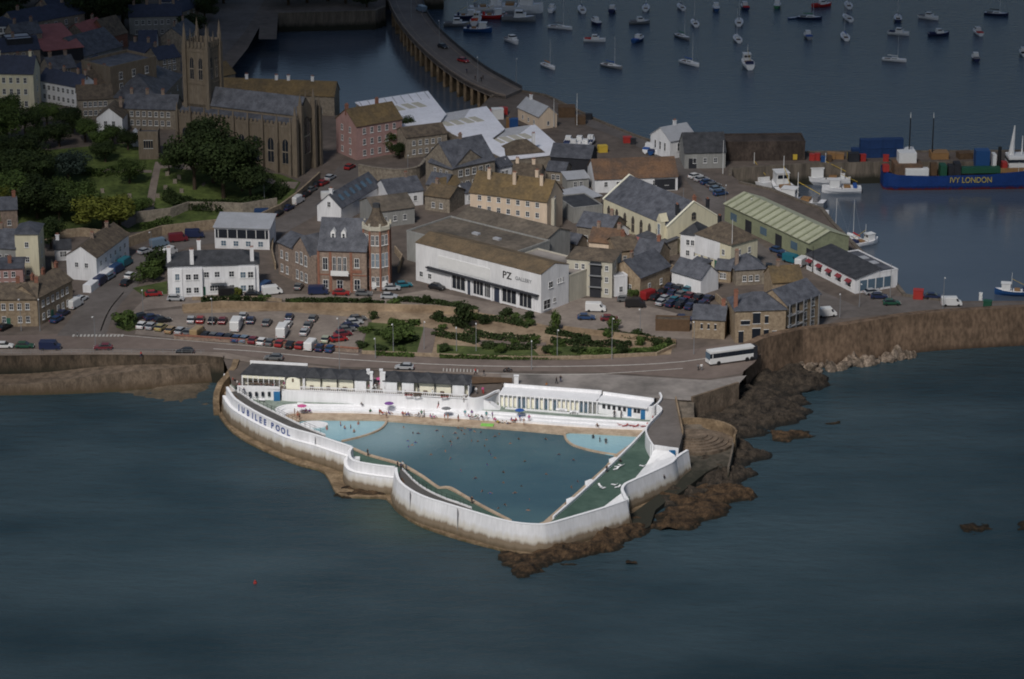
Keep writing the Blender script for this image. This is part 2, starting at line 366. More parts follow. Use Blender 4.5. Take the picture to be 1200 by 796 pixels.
wall_run(back_w[4:14], -2, 6.5, .8, M['quay'], 'harbour_wall', 'harbour side wall under the quay road facing the moored yachts')

# churchyard hill
def hill():
    x0, x1, y0, y1, st = -420, -50, 724, 1500, 6
    nx = int((x1 - x0) / st); ny = int((y1 - y0) / st); vs = []; fs = []; idx = {}
    for j in range(ny + 1):
        for i in range(nx + 1):
            x = x0 + i * st; y = y0 + j * st; z = gz(x, y)
            idx[i, j] = len(vs); vs.append((x, y, z - .04 if z > 6.03 else 5.9))
    for j in range(ny):
        for i in range(nx):
            zz = [vs[idx[a, b]][2] for a, b in ((i, j), (i + 1, j), (i, j + 1), (i + 1, j + 1))]
            if max(zz) > 5.95: fs.append((idx[i, j], idx[i + 1, j], idx[i + 1, j + 1], idx[i, j + 1]))
    mb = MB(); mb.add(vs, fs); tag(mb.build('hillside', M['ground'], smooth=True), kind='structure')
hill()
def drape(name, pts, m, dz=.03, kind='structure', st=4., sub=None):
    """sheet following the ground; pts in photo pixels read on the ground"""
    w_ = [G(x, y).xy for x, y in pts]
    tris = tessellate_polygon([[Vector((p.x, p.y, 0)) for p in w_]])
    bm = bmesh.new(); vv = [bm.verts.new((p.x, p.y, 0)) for p in w_]
    for t in tris:
        try: bm.faces.new([vv[i] for i in t])
        except ValueError: pass
    if min(gz(p.x, p.y) for p in w_) != max(gz(p.x, p.y) for p in w_):
        for _ in range(6):
            es = [e for e in bm.edges if e.calc_length() > 9]
            if not es: break
            bmesh.ops.subdivide_edges(bm, edges=es, cuts=1); bmesh.ops.triangulate(bm, faces=list(bm.faces))
    for v in bm.verts: v.co.z = gz(v.co.x, v.co.y) + dz
    for f in bm.faces:
        f.normal_update()
        if f.normal.z < 0: f.normal_flip()
    me = bpy.data.meshes.new(name); bm.to_mesh(me); bm.free(); me.materials.append(m)
    return tag(link(name, me), kind=kind)
# roads, pavements, car parks, gardens
drape('road', [(-90, 396), (60, 392), (112, 388), (150, 393), (250, 402), (420, 414), (560, 424), (680, 423), (780, 414), (850, 404), (888, 400), (900, 404), (884, 425), (868, 438), (830, 444), (700, 436), (560, 434.5), (400, 430), (300, 419), (262, 412), (110, 408), (-90, 408)], M['asphalt'], .02)
drape('promenade', [(-90, 409.5), (110, 409.5), (262, 413.5), (300, 421), (400, 433), (560, 437), (586, 439), (590, 451), (560, 440), (360, 431), (290, 425), (262, 420.5), (240, 418.5), (110, 417.5), (-90, 419.5)], M['pave'], .14)
drape('pavement', [(586, 439), (700, 438), (830, 446), (866, 441), (875, 440), (864, 452), (840, 460.5), (812, 469.5), (791, 468.5), (700, 460.5), (592, 451.5)], M['gravel_pale'], .03)
drape('street', [(66, 394), (84, 372), (96, 352), (122, 330), (148, 308), (166, 289), (190, 278), (240, 273), (300, 268), (330, 255), (352, 240), (385, 211), (396, 196), (418, 192), (425, 205), (405, 226), (372, 252), (330, 275), (300, 281), (225, 288), (196, 300), (176, 318), (156, 340), (140, 358), (130, 376), (124, 394)], M['asphalt_grey'], .045)
drape('quay_road', [(652, 124), (672, 128), (750, 160), (800, 184), (838, 213), (852, 240), (832, 246), (812, 222), (795, 200), (760, 178), (720, 160), (684, 146)], M['asphalt_grey'], .05)
drape('street', [(832, 246), (852, 240), (880, 275), (920, 312), (960, 340), (1010, 362), (960, 385), (925, 392), (905, 402), (885, 400), (930, 372), (960, 356), (925, 335), (890, 318), (862, 290)], M['asphalt_grey'], .055)
drape('yard', [(1005, 358), (1010, 345), (1060, 348), (1115, 355), (1300, 355), (1300, 364), (1110, 366), (1020, 370), (985, 374)], M['asphalt_grey'], .05)
drape('car_park', [(158, 392), (166, 366), (215, 362), (300, 362), (380, 366), (432, 372), (428, 392), (418, 411), (330, 408), (230, 399)], M['gravel'], .06)
drape('yard', [(170, 350), (200, 340), (320, 345), (470, 345), (500, 340), (560, 352), (660, 372), (720, 380), (720, 392), (600, 376), (450, 356), (330, 352), (240, 356), (175, 363), (150, 370)], M['gravel'], .05)
drape('yard', [(640, 350), (725, 350), (810, 372), (812, 398), (760, 396), (700, 380), (650, 372)], M['gravel'], .055)
drape('garden_path', [(214, 362), (260, 357.5), (430, 358), (520, 361), (600, 372), (650, 384), (720, 390), (790, 400), (786, 416), (640, 420), (480, 417), (430, 414), (436, 374), (330, 365), (215, 368)], M['path'], .075)
drape('lawn', [(432, 378), (500, 384), (492, 415), (424, 413)], M['lawn'], .10)
drape('lawn', [(512, 404), (560, 407), (624, 409), (632, 417), (512, 416)], M['lawn'], .10)
drape('lawn', [(645, 405), (700, 407), (770, 410), (765, 415), (650, 417)], M['lawn'], .10)
drape('lawn', [(138, 372), (160, 372), (164, 385), (150, 389), (136, 384)], M['lawn'], .10)
drape('lawn', [(155, 338), (196, 330), (196, 345), (170, 348)], M['lawn'], .10)
drape('garden_path', [(497, 384), (512, 387), (506, 416), (488, 416)], M['asphalt'], .13)
drape('garden_path', [(560, 399), (640, 402), (640, 406), (560, 404)], M['asphalt'], .13)
drape('churchyard_grass', [(-60, 268), (-60, 176), (60, 176), (150, 168), (205, 195), (330, 205), (352, 214), (335, 244), (300, 252), (230, 262), (160, 272), (60, 276)], M['grass'], .05)
for p_ in ([(138, 262), (170, 245), (176, 215), (182, 190), (205, 192), (203, 197), (188, 198), (183, 225), (180, 250), (150, 268)], [(120, 198), (178, 200), (178, 203), (120, 202)], [(205, 192), (230, 196), (228, 200), (204, 198)], [(300, 206), (350, 214), (345, 222), (310, 214)]):
    drape('churchyard_path', p_, M['pave'], .11)
drape('quay_road', [(205, 130), (240, 92), (285, 40), (310, 0), (318, -20), (270, -20), (250, 20), (205, 85)], M['asphalt_grey'], .05)
# painted markings on the beach road
def mark(pts, w_=.35, name='road_marking', z=None):
    pp = sm([P(x, y, 6).xy for x, y in pts], 3)
    o = sweep(pp, [(-w_ / 2, 6.03), (-w_ / 2, 6.045), (w_ / 2, 6.045), (w_ / 2, 6.03)]).build(name, M['line']); tag(o, kind='structure')
mark([(250, 409), (300, 412), (400, 421), (560, 429), (700, 429), (800, 424), (880, 411)])
mark([(130, 392), (190, 397), (300, 406), (420, 416)], .25)
mark([(560, 437), (640, 439), (700, 438.5), (800, 432)], .25)
mark([(118, 388), (124, 372), (132, 358), (145, 343)], .3)
def bays():
    mb = MB()
    for k in range(11):
        a = P(519 + k * 4, 433.2 + k * .15, 6.05); mb.box(a.x, a.x + .25, a.y - 1.2, a.y + .9, 6.05, 6.06)
    for k in range(14):
        a = P(85 + k * 4.4, 393, 6.05); mb.box(a.x, a.x + .5, a.y - 1., a.y + .6, 6.05, 6.06)
    tag(mb.build('road_marking', M['line']), kind='structure')
bays()

# ------------------------------------------------------------------ west beach, ramp, sea wall
lw = sm([P(x, y, 0).xy for x, y in [(-90, 463), (0, 463), (60, 462), (110, 460), (170, 457), (220, 452), (272, 444)]], 4)
def ramp():
    n = len(lw); out = []; inn = []
    mb = MB()
    for i, p in enumerate(lw):
        t = i / (n - 1); zt = 1.9 + 2.3 * sstep(.15, .7, t)
        out.append((p.x, p.y, zt))
    vs = []; 
    for (x, y, z) in out: vs += [(x, y - .6, -1.5), (x, y, z + .5), (x, y + .5, z + .5), (x, y + .5, z), (x, y + 12, z)]
    fs = [(i * 5 + k, (i + 1) * 5 + k, (i + 1) * 5 + k + 1, i * 5 + k + 1) for i in range(n - 1) for k in range(4)]
    mb.add(vs, fs); o = mb.build('ramp_wall', M['seawall']); tag(o, 'brown stone wall of the sloping ramp down to the beach left of the pool', 'sea wall')
ramp()
uwm = mat('shaded_wall_stone', (.06, .048, .035), .95, .35, .4, (.12, .09, .065), streak=.4, stain=[((.025, .025, .018), 2.2, 4.2)])  # dark colour stands in for the shade on this wall face
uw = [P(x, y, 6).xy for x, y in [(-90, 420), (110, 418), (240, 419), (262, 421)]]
wall_run(uw, 0, 6.5, .5, uwm, 'promenade_wall', 'upper promenade sea wall with shade painted on its face left of the pool', 'sea wall', cop=M['pave'])
def railing(pts, z, h, name, label, m, step=2., group=None):
    pp = [Vector(p[:2]) for p in pts]; mb = MB(); 
    for a, b in zip(pp[:-1], pp[1:]):
        for zz in (h, h * .5): mb.tube((a.x, a.y, z + zz), (b.x, b.y, z + zz), .03, n=4)
    r_ = mb.build('rail', m)
    e = empty(name, (pp[0].x, pp[0].y, z), 0, label, 'railing', group); r_.parent = e; r_.location = (-pp[0].x, -pp[0].y, -z)
    L_ = 0; pos = []
    for a, b in zip(pp[:-1], pp[1:]):
        d = (b - a).length; k = 0
        while k * step < d: pos.append(a + (b - a) * (k * step / d)); k += 1
    pm = None
    for i, p in enumerate(pos[:100]):
        if pm is None: pm = MB().tube((0, 0, 0), (0, 0, h), .04, n=4).mesh('post', m)
        link('post', pm, e, (p.x - pp[0].x, p.y - pp[0].y, 0))
    return e
railing([P(x, y, 6).xy for x, y in [(-20, 419.2), (50, 418.6), (110, 417.6), (180, 417.9), (240, 418.6)]], 6.75, 1.0, 'promenade_railing', 'thin metal railing along the promenade above the ramp', M['metal'], 2.2)

def rocks(name, poly, h, m, label=None, z0=-.6, st=.55, rough=1., seed=0, fall=5., kind='structure', cat=None, fz=.16):
    """rough ground rising out of the water inside a polygon (photo pixels at sea level)"""
    pg = [P(x, y, 0).xy for x, y in poly]
    xs = [p.x for p in pg]; ys = [p.y for p in pg]; x0, x1, y0, y1 = min(xs), max(xs), min(ys), max(ys)
    nx = int((x1 - x0) / st) + 1; ny = int((y1 - y0) / st) + 1; n = len(pg)
    def sdist(x, y):
        ins = False; dm = 1e9
        for i in range(n):
            a, b = pg[i], pg[(i + 1) % n]
            if (a.y > y) != (b.y > y) and x < (b.x - a.x) * (y - a.y) / (b.y - a.y) + a.x: ins = not ins
            ab = b - a; t = max(0, min(1, ((x - a.x) * ab.x + (y - a.y) * ab.y) / max(1e-6, ab.length_squared)))
            dm = min(dm, (x - a.x - ab.x * t) ** 2 + (y - a.y - ab.y * t) ** 2)
        return math.sqrt(dm) * (1 if ins else -1)
    vs = []; ok = []
    for j in range(ny + 1):
        for i in range(nx + 1):
            x = x0 + i * st; y = y0 + j * st; s_ = sdist(x, y)
            q1 = noise.fractal(Vector((x * fz * .5, y * fz, seed)), 1., 2.1, 5)
            q2 = noise.ridged_multi_fractal(Vector((x * .22, y * .4, seed + 5)), .9, 2.2, 5, 1., 2.) * .55
            f_ = sstep(-1, fall, s_ + q1 * 3.5)
            z = z0 + (h - z0) * f_ * (.62 + .55 * q1 * rough) + f_ * (q2 - .55) * 1.1 * rough
            vs.append((x + ru(-.25, .25) * st, y + ru(-.25, .25) * st, z)); ok.append(s_ > -2)
    fs = []
    for j in range(ny):
        for i in range(nx):
            a = j * (nx + 1) + i; c = (a, a + 1, a + nx + 2, a + nx + 1)
            if all(ok[k] for k in c) and max(vs[k][2] for k in c) > -.4: fs.append(c)
    mb = MB(); mb.add(vs, fs); o = mb.build(name, m)
    me = o.data; bm = bmesh.new(); bm.from_mesh(me); bmesh.ops.delete(bm, geom=[v for v in bm.verts if not v.link_faces], context='VERTS'); bm.to_mesh(me); bm.free()
    return tag(o, label, cat, kind=kind)
rocks('beach', [(-90, 468), (0, 466), (100, 466), (170, 471), (225, 477), (256, 482), (262, 452), (255, 430), (100, 430), (-90, 440)], 1.5, M['beach'], rough=.35, fall=9, st=1.5)  # beach widened seaward to stand in for the wall's dark reflection
rocks('rocky_foreshore', [(862, 446), (895, 436), (930, 430), (966, 436), (972, 452), (948, 464), (972, 480), (960, 494), (925, 500), (908, 512), (880, 520), (902, 532), (888, 548), (858, 560), (838, 566), (800, 580), (770, 590), (748, 575), (780, 545), (800, 500), (812, 468)], 2.3, M['rock'], seed=3, st=.6, rough=1.4)
rocks('rocky_foreshore', [(903, 508), (925, 504), (950, 504), (968, 510), (955, 519), (925, 519), (905, 517)], 1.1, M['weed'], seed=8, fall=2.5)
rocks('rocky_foreshore', [(752, 586), (790, 574), (840, 572), (880, 572), (887, 588), (865, 594), (852, 612), (815, 620), (780, 622), (760, 608)], 1.9, M['weed'], seed=12, fall=4)
rocks('rocky_foreshore', [(592, 640), (640, 632), (700, 622), (745, 606), (768, 606), (752, 636), (705, 652), (672, 662), (640, 674), (604, 682), (584, 670), (594, 648), (620, 632)], 2.3, M['weed'], seed=21, fall=4.5)
rocks('rocky_foreshore', [(608, 636), (625, 628), (642, 632), (650, 644), (630, 650), (612, 648)], 2.2, M['rock'], seed=27, fall=2.5)
rocks('rocky_foreshore', [(392, 572), (410, 566), (450, 570), (458, 580), (435, 584), (405, 586), (390, 582)], .7, M['weed'], seed=31, fall=2.5)
rocks('rocky_foreshore', [(1128, 618), (1148, 611), (1168, 612), (1160, 622), (1140, 629), (1128, 626)], .35, M['weed'], seed=41, fall=1.5)
rocks('rocky_foreshore', [(1188, 616), (1210, 612), (1212, 624), (1192, 625)], .35, M['weed'], seed=43, fall=1.5)
rocks('rocky_foreshore', [(966, 492), (978, 490), (982, 495), (970, 498)], .3, M['weed'], seed=44, fall=1.2)
rocks('rocky_foreshore', [(733, 657), (742, 655), (744, 661), (735, 662)], .3, M['weed'], seed=45, fall=1)

rocks('rocky_foreshore', [(762, 588), (800, 572), (846, 556), (866, 550), (890, 556), (878, 572), (850, 584), (800, 594), (770, 606)], 1.6, M['rock'], seed=51, fall=3, rough=1.4)
# pier wall on the right
o = sweep([v for v in pier_l], [(-2.2, 5.5), (-2.2, 9.4), (-.2, 9.4), (.0, 6), (.9, -2)])
tag(o.build('pier_wall', M['pier']), 'tall curved brown stone pier wall at the right edge above pale boulders', 'sea wall')
def boulder_mesh(sd_):
    bm = bmesh.new(); bmesh.ops.create_icosphere(bm, subdivisions=2, radius=1)
    for v in bm.verts:
        k = 1 + .35 * noise.noise(v.co * 1.3 + Vector((sd_, 0, 0))); v.co = Vector((v.co.x * k * 1.1, v.co.y * k * .9, v.co.z * k * .75))
    me = bpy.data.meshes.new('boulder'); bm.to_mesh(me); bm.free(); me.materials.append(M['boulder']); return me
bms = [boulder_mesh(i * 7.3) for i in range(4)]
for k in range(78):
    t = rnd(); x = 936 + 136 * t; yb = 431.5 - 17.5 * t
    y = yb + ru(-1.5, 9) * (1 - .6 * t); s_ = ru(.5, 1.7)
    p = P(x, y, 0)
    tag(link('boulder', random.choice(bms), None, (p.x, p.y - 1, ru(0, .6)), (ru(0, 3), ru(0, 3), ru(0, 6)), (s_ * ru(.7, 1.4), s_, s_ * ru(.6, 1))), 'pale boulder in the pile at the foot of the pier wall', 'boulder', 'pale boulders at the foot of the pier wall')
for (x, y, s_) in [(905, 447, 3.2), (922, 450, 3.8), (940, 455, 3.4), (895, 455, 2.6), (958, 446, 2.6)]:
    p = P(x, y, 0); o = link('boulder', bms[0], None, (p.x, p.y, .3), (0, 0, ru(0, 6)), (s_, s_ * .9, s_ * .45)); me = o.data.copy(); me.materials[0] = M['rock']; o.data = me
    tag(o, 'large smooth dark boulder on the shore below the curved pier wall', 'boulder', 'dark boulders below the pier wall')

# ------------------------------------------------------------------ the lido
# slab of the whole enclosure, then its floors as stacked prisms
O1 = [(265, 454), (269.6, 462.3), (277.7, 470.4), (300.3, 484), (323, 495), (340.5, 502.5), (369.4, 510.5), (390.8, 517.6), (411, 524.2)]
O2 = [(411.5, 524.4), (407.8, 530), (409.5, 537), (416, 541.2), (431, 544.3), (447, 546.5), (462, 548.2)]
O3 = [(462.5, 548.4), (463.5, 556), (467.5, 565), (480.5, 575), (498, 583.4), (520.7, 590.5), (551, 599.5), (581, 608.3), (606, 613.5), (631, 615.2), (646, 613.6), (680, 604), (711, 594.8), (735, 586.4)]
O4 = [(735, 586), (733, 580), (730.5, 574), (733, 568.5), (740, 564.5), (755, 558), (775, 549), (788, 542.5), (793, 537)]
O5 = [(793.2, 537), (800, 532), (807, 528)]
ZT = 6.2
w1 = sm([P(x, y, ZT).xy for x, y in O1], 5); w2 = sm([P(x, y, ZT).xy for x, y in O2], 5)
w3 = sm([P(x, y, 6.0).xy for x, y in O3], 5); w4 = sm([P(x, y, 6.0).xy for x, y in O4], 5); w5 = [P(x, y, 6.0).xy for x, y in O5]
step = [(-.5, 1), (-.5, ZT), (0, ZT), (.12, 4.3), (.85, 4.15), (1.15, 1.2), (1.3, -2)]
tall = [(-.5, 1), (-.5, 6.0), (0, 6.0), (.5, 3.2), (.95, 1.2), (1.1, -2)]
pw = empty('lido_wall', (w1[0].x, w1[0].y, 0), 0, 'long curving white sea wall of the swimming pool with stained foot', 'sea wall')
def pw_part(mb, name='wall_section', lab=None, m=None):
    o = mb.build(name, m or M['poolwall'], pw, loc=(-w1[0].x, -w1[0].y, 0))
    if lab: o['label'] = lab
pw_part(sweep(w1, step)); pw_part(sweep(w2, step)); pw_part(sweep(w3, tall)); pw_part(sweep(w4, tall)); pw_part(sweep(w5, tall))
for ww, zt in ((w1, ZT), (w2, ZT), (w3, 6.), (w4, 6.), (w5, 6.)):
    pw_part(sweep(ww, [(-.55, zt + .003), (-.55, zt + .12), (.06, zt + .12), (.06, zt + .003)]), 'coping', m=M['coping_white'])
for ww in (w1, w2):
    pw_part(sweep(ww, [(.3, 4.29), (.3, 4.36), (.92, 4.32), (.92, 4.2)]), 'ledge', m=M['coping_white'])
# vertical expansion joints
for (x, y) in [(480.5, 575), (536, 595), (369.4, 510.5)]:
    p = P(x, y, 6.0); pw_part(MB().box(p.x - .04, p.x + .04, p.y - 1.15, p.y - .03, 1.5, 5.9), 'drain_pipe', m=M['metal'])

# lettering on the upper band of the wall
def letters():
    acc = [0]
    for a, b in zip(w1[:-1], w1[1:]): acc.append(acc[-1] + (b - a).length)
    def at(s_):
        for i in range(len(acc) - 1):
            if acc[i + 1] >= s_:
                t = (s_ - acc[i]) / (acc[i + 1] - acc[i]); d = (w1[i + 1] - w1[i]).normalized(); return w1[i] + (w1[i + 1] - w1[i]) * t, d
        return w1[-1], d
    def s_of(px_):
        best = min(range(len(w1)), key=lambda i: abs((w1[i].x) - P(px_, 490, ZT).x)); return acc[best]
    # white board behind the lettering
    sign = empty('lettering', (w1[0].x, w1[0].y, 0), 0, 'blue JUBILEE POOL lettering on the curved white sea wall', 'lettering')
    L_ = [('J', 280.5, 473.6), ('U', 285.7, 477), ('B', 291.2, 480.4), ('I', 296.5, 483.2), ('L', 301, 485.6), ('E', 306, 488.2), ('E', 311, 490.6), ('P', 319.5, 494.4), ('O', 325.8, 497.2), ('O', 332, 499.9), ('L', 338.5, 502.6)]
    for ch, px_, py_ in L_:
        target = None; best = 1e9
        for k in range(int(acc[-1] * 4)):
            p, d = at(k / 4); 
            # project
            v = Vector((p.x, p.y, 5.3)) - Vector((0, 0, CAMZ)); dz = v.y * cP - v.z * sP
            sx = 600 + F * v.x / dz
            if abs(sx - px_) < best: best = abs(sx - px_); target = (p, d)
        p, d = target; nr = Vector((d.y, -d.x))
        cu = bpy.data.curves.new('t', 'FONT'); cu.body = ch; cu.size = 1.9; cu.align_x = 'CENTER'; cu.extrude = .03; cu.offset = .035
        tmp = bpy.data.objects.new('t', cu); me = bpy.data.meshes.new_from_object(tmp); bpy.data.objects.remove(tmp)
        me.materials.clear(); me.materials.append(M['letter'])
        q_ = p + nr * .16
        link('letter', me, sign, (q_.x - w1[0].x, q_.y - w1[0].y, 4.5), (R(88), 0, math.atan2(d.y, d.x)))
letters()

def pprism(name, pts, z, m, z0=-1.5, kind='structure', smooth=0, label=None, cat=None, zp=None):
    w_ = [P(x, y, z if zp is None else zp).xy for x, y in pts]
    o = MB().prism([tuple(v) for v in w_], z0, z).build(name, m)
    return tag(o, label, cat, kind=kind if not label else None)
# pool water basins
pool = [(350, 497), (366, 490), (450, 490), (560, 497), (662, 504), (745, 507), (762, 506), (725, 535), (708, 549), (685, 569), (636, 613), (628, 624), (612, 624), (597, 613), (571, 601), (551, 589.5), (523, 575), (513, 575), (493, 561.5), (475, 551.5), (463, 546), (430, 537), (412, 529), (392, 516), (360, 506)]
pprism('pool_water', pool, 1.9, M['poolwater'])
padL = sm([(366, 489), (452, 489), (452, 493), (448, 501), (438, 507), (420, 512.3), (401, 516.5), (380, 511), (352, 502), (352, 494)], 4, True)
pprism('paddling_water', padL, 2.0, M['padwater'])
padR = sm([(662, 504), (661.5, 510), (664, 516), (672, 522), (685, 526.5), (703, 530.5), (722, 533.5), (740, 521), (758, 508), (745, 503)], 4, True)
pprism('paddling_water', padR, 2.0, M['padwater'])
def kerb(pts, z, label, w_=.45, h=.25, m='tan', name='pool_kerb'):
    o = sweep(sm([P(x, y, z).xy for x, y in pts], 5), [(-w_, z - 2), (-w_, z + h), (0, z + h), (0, z - 2)]).build(name, M[m]); tag(o, label, 'kerb'); return o
kerb([(453, 490), (452, 494.5), (447, 501.5), (437, 507), (420, 512.5), (400, 517)], 2.0, 'curved kerb between the left paddling pool and the main pool')
kerb([(661, 504), (660.5, 510), (663, 516.5), (671, 522.5), (685, 527), (703, 531), (722, 534)], 2.0, 'curved kerb between the right paddling pool and the main pool')
# back edge of the pool: sandy walk, white tiers, upper walk
far = [(790, 478), (700, 462), (589, 452), (560, 462), (400, 452), (300, 445), (262, 440)]
L1f = [(386, 522), (366, 512), (350, 505), (345, 497), (352, 492.8), (366, 491.7), (400, 491.8), (450, 492.4), (500, 496), (560, 499.9), (612, 503.6), (661, 508.2)]
pprism('pool_surround', [(p.x, p.y) for p in sm(L1f, 3)] + [(668, 506.4), (700, 508), (735, 510), (752, 511), (760, 507), (772, 500)] + far + [(262, 460), (290, 480), (340, 500)], 2.3, M['tan'])
tier = [(350, 503), (338, 494), (334, 489), (338, 486), (352, 484), (375, 484), (420, 484.6), (465, 486.8), (540, 491.2), (600, 495), (680, 500.8), (745, 504), (768, 505)]
T1 = [(p.x, p.y) for p in sm(tier, 4)]
pprism('white_tier', T1 + [(780, 495)] + far + [(262, 450), (290, 474)], 2.75, M['white'], zp=2.3)
tier2 = [(346, 498), (333, 489), (329, 484.5), (335, 480), (350, 478.6), (375, 478.7), (420, 479.3), (465, 481.3), (540, 486.6), (600, 490.4), (680, 496), (745, 499.6), (768, 501)]
T2 = [(p.x, p.y) for p in sm(tier2, 4)]
pprism('white_tier', T2 + [(780, 491)] + far + [(262, 448), (285, 470)], 3.1, M['white'], zp=2.75)
tier3 = [(341, 494), (329, 486), (325, 481.5), (332, 477), (350, 474.8), (375, 475), (420, 475.4), (465, 477.4), (540, 482.2), (600, 486.3), (680, 491.8), (745, 495.4), (768, 497)]
T3 = [(p.x, p.y) for p in sm(tier3, 4)]
pprism('white_tier', T3 + [(780, 487)] + far + [(262, 446), (282, 466)], 3.4, M['white'], zp=3.1)
w3s = [(336, 490), (325, 483), (322, 479), (332, 474.5), (350, 472.8), (375, 473.2), (420, 473.6), (465, 475.2), (540, 479.6), (590, 482.5), (680, 489.2), (745, 493.4), (766, 494.4)]
pprism('upper_walk', [(p.x, p.y) for p in sm(w3s, 4)] + [(778, 484)] + far + [(264, 446), (284, 464)], 3.43, M['greenwalk'], z0=3.39)
# narrow white step along the cubicles
kerb([(592, 479.5), (680, 486.2), (752, 491)], 3.43, 'low white step along the changing cubicles', .5, .25, 'white', 'terrace_step')
# left lower green terraces outside the pool edge
pprism('green_terrace', [(409, 529), (413, 527.2), (430, 534.6), (463, 543.8), (466, 547), (464, 560), (430, 556), (408, 546), (404, 536)], 2.6, M['greenfloor'])
pprism('green_terrace', [(463, 543.8), (476, 549.5), (493, 559.5), (513, 573), (524, 573), (537, 579.6), (551, 587.8), (571, 598.6), (597, 611.5), (600, 622), (560, 612), (520, 600), (480, 585), (462, 560)], 2.5, M['greenfloor'])
kerb([(412, 527.2), (430, 534.8), (463, 544), (476, 549.8), (493, 560), (512, 573), (525, 573.3), (537, 580), (551, 588.2), (571, 599), (596, 612)], 2.3, 'pale stepped kerb along the near left side of the main pool', .8, .35, 'tan')
# near left raised walkways (dark) with inner parapets
I1 = [(277, 453), (284, 457.7), (296.5, 466.3), (318, 477), (343, 489), (361.8, 497.7), (380.6, 505.3)]
i1 = [P(x, y, 6.1).xy for x, y in I1]; i1s = sm(i1, 5)
def band(outer, inner, z, m, name='raised_walkway'):
    tag(MB().prism([tuple(v) for v in outer] + [tuple(v) for v in inner[::-1]], -1, z).build(name, m), kind='structure')
band(w1[:int(len(w1) * .9)], i1s, 5.0, M['deckgrey'])
kerb2 = lambda path, z, h, th, m, name, label, cat='parapet': tag(sweep(path, [(-th, z - 3), (-th, z + h), (0, z + h), (0, z - 3)]).build(name, m), label, cat)
kerb2(i1s, 5.0, .35, .22, M['white'], 'inner_parapet', 'thin white inner parapet of the left raised walkway')
I3 = [(470, 546), (476, 552), (486, 562), (500, 571.5), (520, 581), (536, 586.5), (552, 592.5)]
i3s = sm([P(x, y, 5.3).xy for x, y in I3], 5)
band(w3[4:int(len(w3) * .50)], i3s, 4.6, M['deckgrey'])
kerb2(i3s, 4.6, .35, .22, M['white'], 'inner_parapet', 'thin white inner parapet of the front raised walkway')
# benches along the outer side of both walkways
def bench_run(path, z, k0, k1, label, group, off=-1.3):
    bm_ = None
    for k in range(k0, k1):
        a, b = path[k], path[k + 1]; d = (b - a); L_ = d.length * .96
        e = empty('bench', (0, 0, 0), math.atan2(d.y, d.x), label, 'bench', group); nr = Vector((d.y, -d.x)).normalized()
        p = (a + b) / 2 + nr * off; e.location = (p.x, p.y, z)
        MB().box(-L_ / 2, L_ / 2, -.22, .22, .42, .5).build('seat', M['timber'], e)
        MB().box(-L_ / 2, L_ / 2, -.26, -.2, .5, .95).build('backrest', M['timber'], e)
        for s_ in (-1, 1): MB().box(s_ * L_ * .4 - .05, s_ * L_ * .4 + .05, -.2, .2, 0, .42).build('leg', M['deckgrey'], e)
bench_run(w1, 5.0, 4, 34, 'low dark bench built along the outer wall of the left raised walkway', 'benches along the left walkway')
bench_run(w3, 4.6, 5, 32, 'low dark bench built along the outer wall of the front raised walkway', 'benches along the front walkway')
railing(i1s[::3], 5.35, 1.0, 'walkway_railing', 'thin dark railing on the inner edge of the left raised walkway', M['black'], 1.5)
railing(i3s[::3], 4.95, 1.0, 'walkway_railing', 'thin dark railing on the inner edge of the front raised walkway', M['black'], 1.5)
# rounded white steps where the left walkway ends
for k, (rr, zz) in enumerate([(2.6, 2.25), (1.9, 2.4)]):
    c = P(368, 498, 2.1)
    tag(MB().prism([(c.x + rr * 1.2 * math.cos(a), c.y + rr * .8 * math.sin(a)) for a in [i * math.pi / 9 for i in range(18)]], 1, zz).build('round_step', M['white']), kind='structure')
for k in range(4):
    c = P(416.5, 541 - k * 1.1, 2.6 + k * .45); tag(MB().box(c.x - .9, c.x + .9, c.y - .2, c.y + .5 + .3 * k, 1, 2.6 + .45 * k).build('stair_flight', M['white']), kind='structure')
# right hand green deck
RG = [(757.5, 503.5), (764, 507), (766, 520), (764, 545), (792, 535), (793, 541), (738, 580), (735, 600), (700, 606), (640, 624), (632, 622), (650, 607.5), (722, 542)]
pprism('green_terrace', RG, 3.3, M['greenfloor'], zp=3.3)
pprism('pool_surround', [(722, 532), (742, 518), (757, 508), (757, 514), (722, 543), (700, 563), (650, 609), (632, 624), (632, 613), (637, 611.3), (685.5, 568), (708, 547.7)], 2.3, M['tan'])
kerb([(649.5, 608), (685, 577), (722, 541.8), (742, 522), (757.5, 505.5)], 3.3, 'long white parapet between the pool edge and the green sun deck', .4, .55, 'white', 'deck_parapet')
for (x, y, s_) in [(722, 541.5, 1.0), (694, 568, 1.2), (672, 589, 1.1)]:
    for k in range(4):
        c = P(x, y, 2.3); d = Vector((-1, -.9, 0)).normalized()
        q_ = c + Vector((-.28 * (4 - k), .12 * (4 - k), 0))
        tag(MB().box(q_.x - .35, q_.x + .35, q_.y - s_, q_.y + s_, 1.5, 2.45 + .18 * k).build('pool_steps', M['white']), kind='structure')
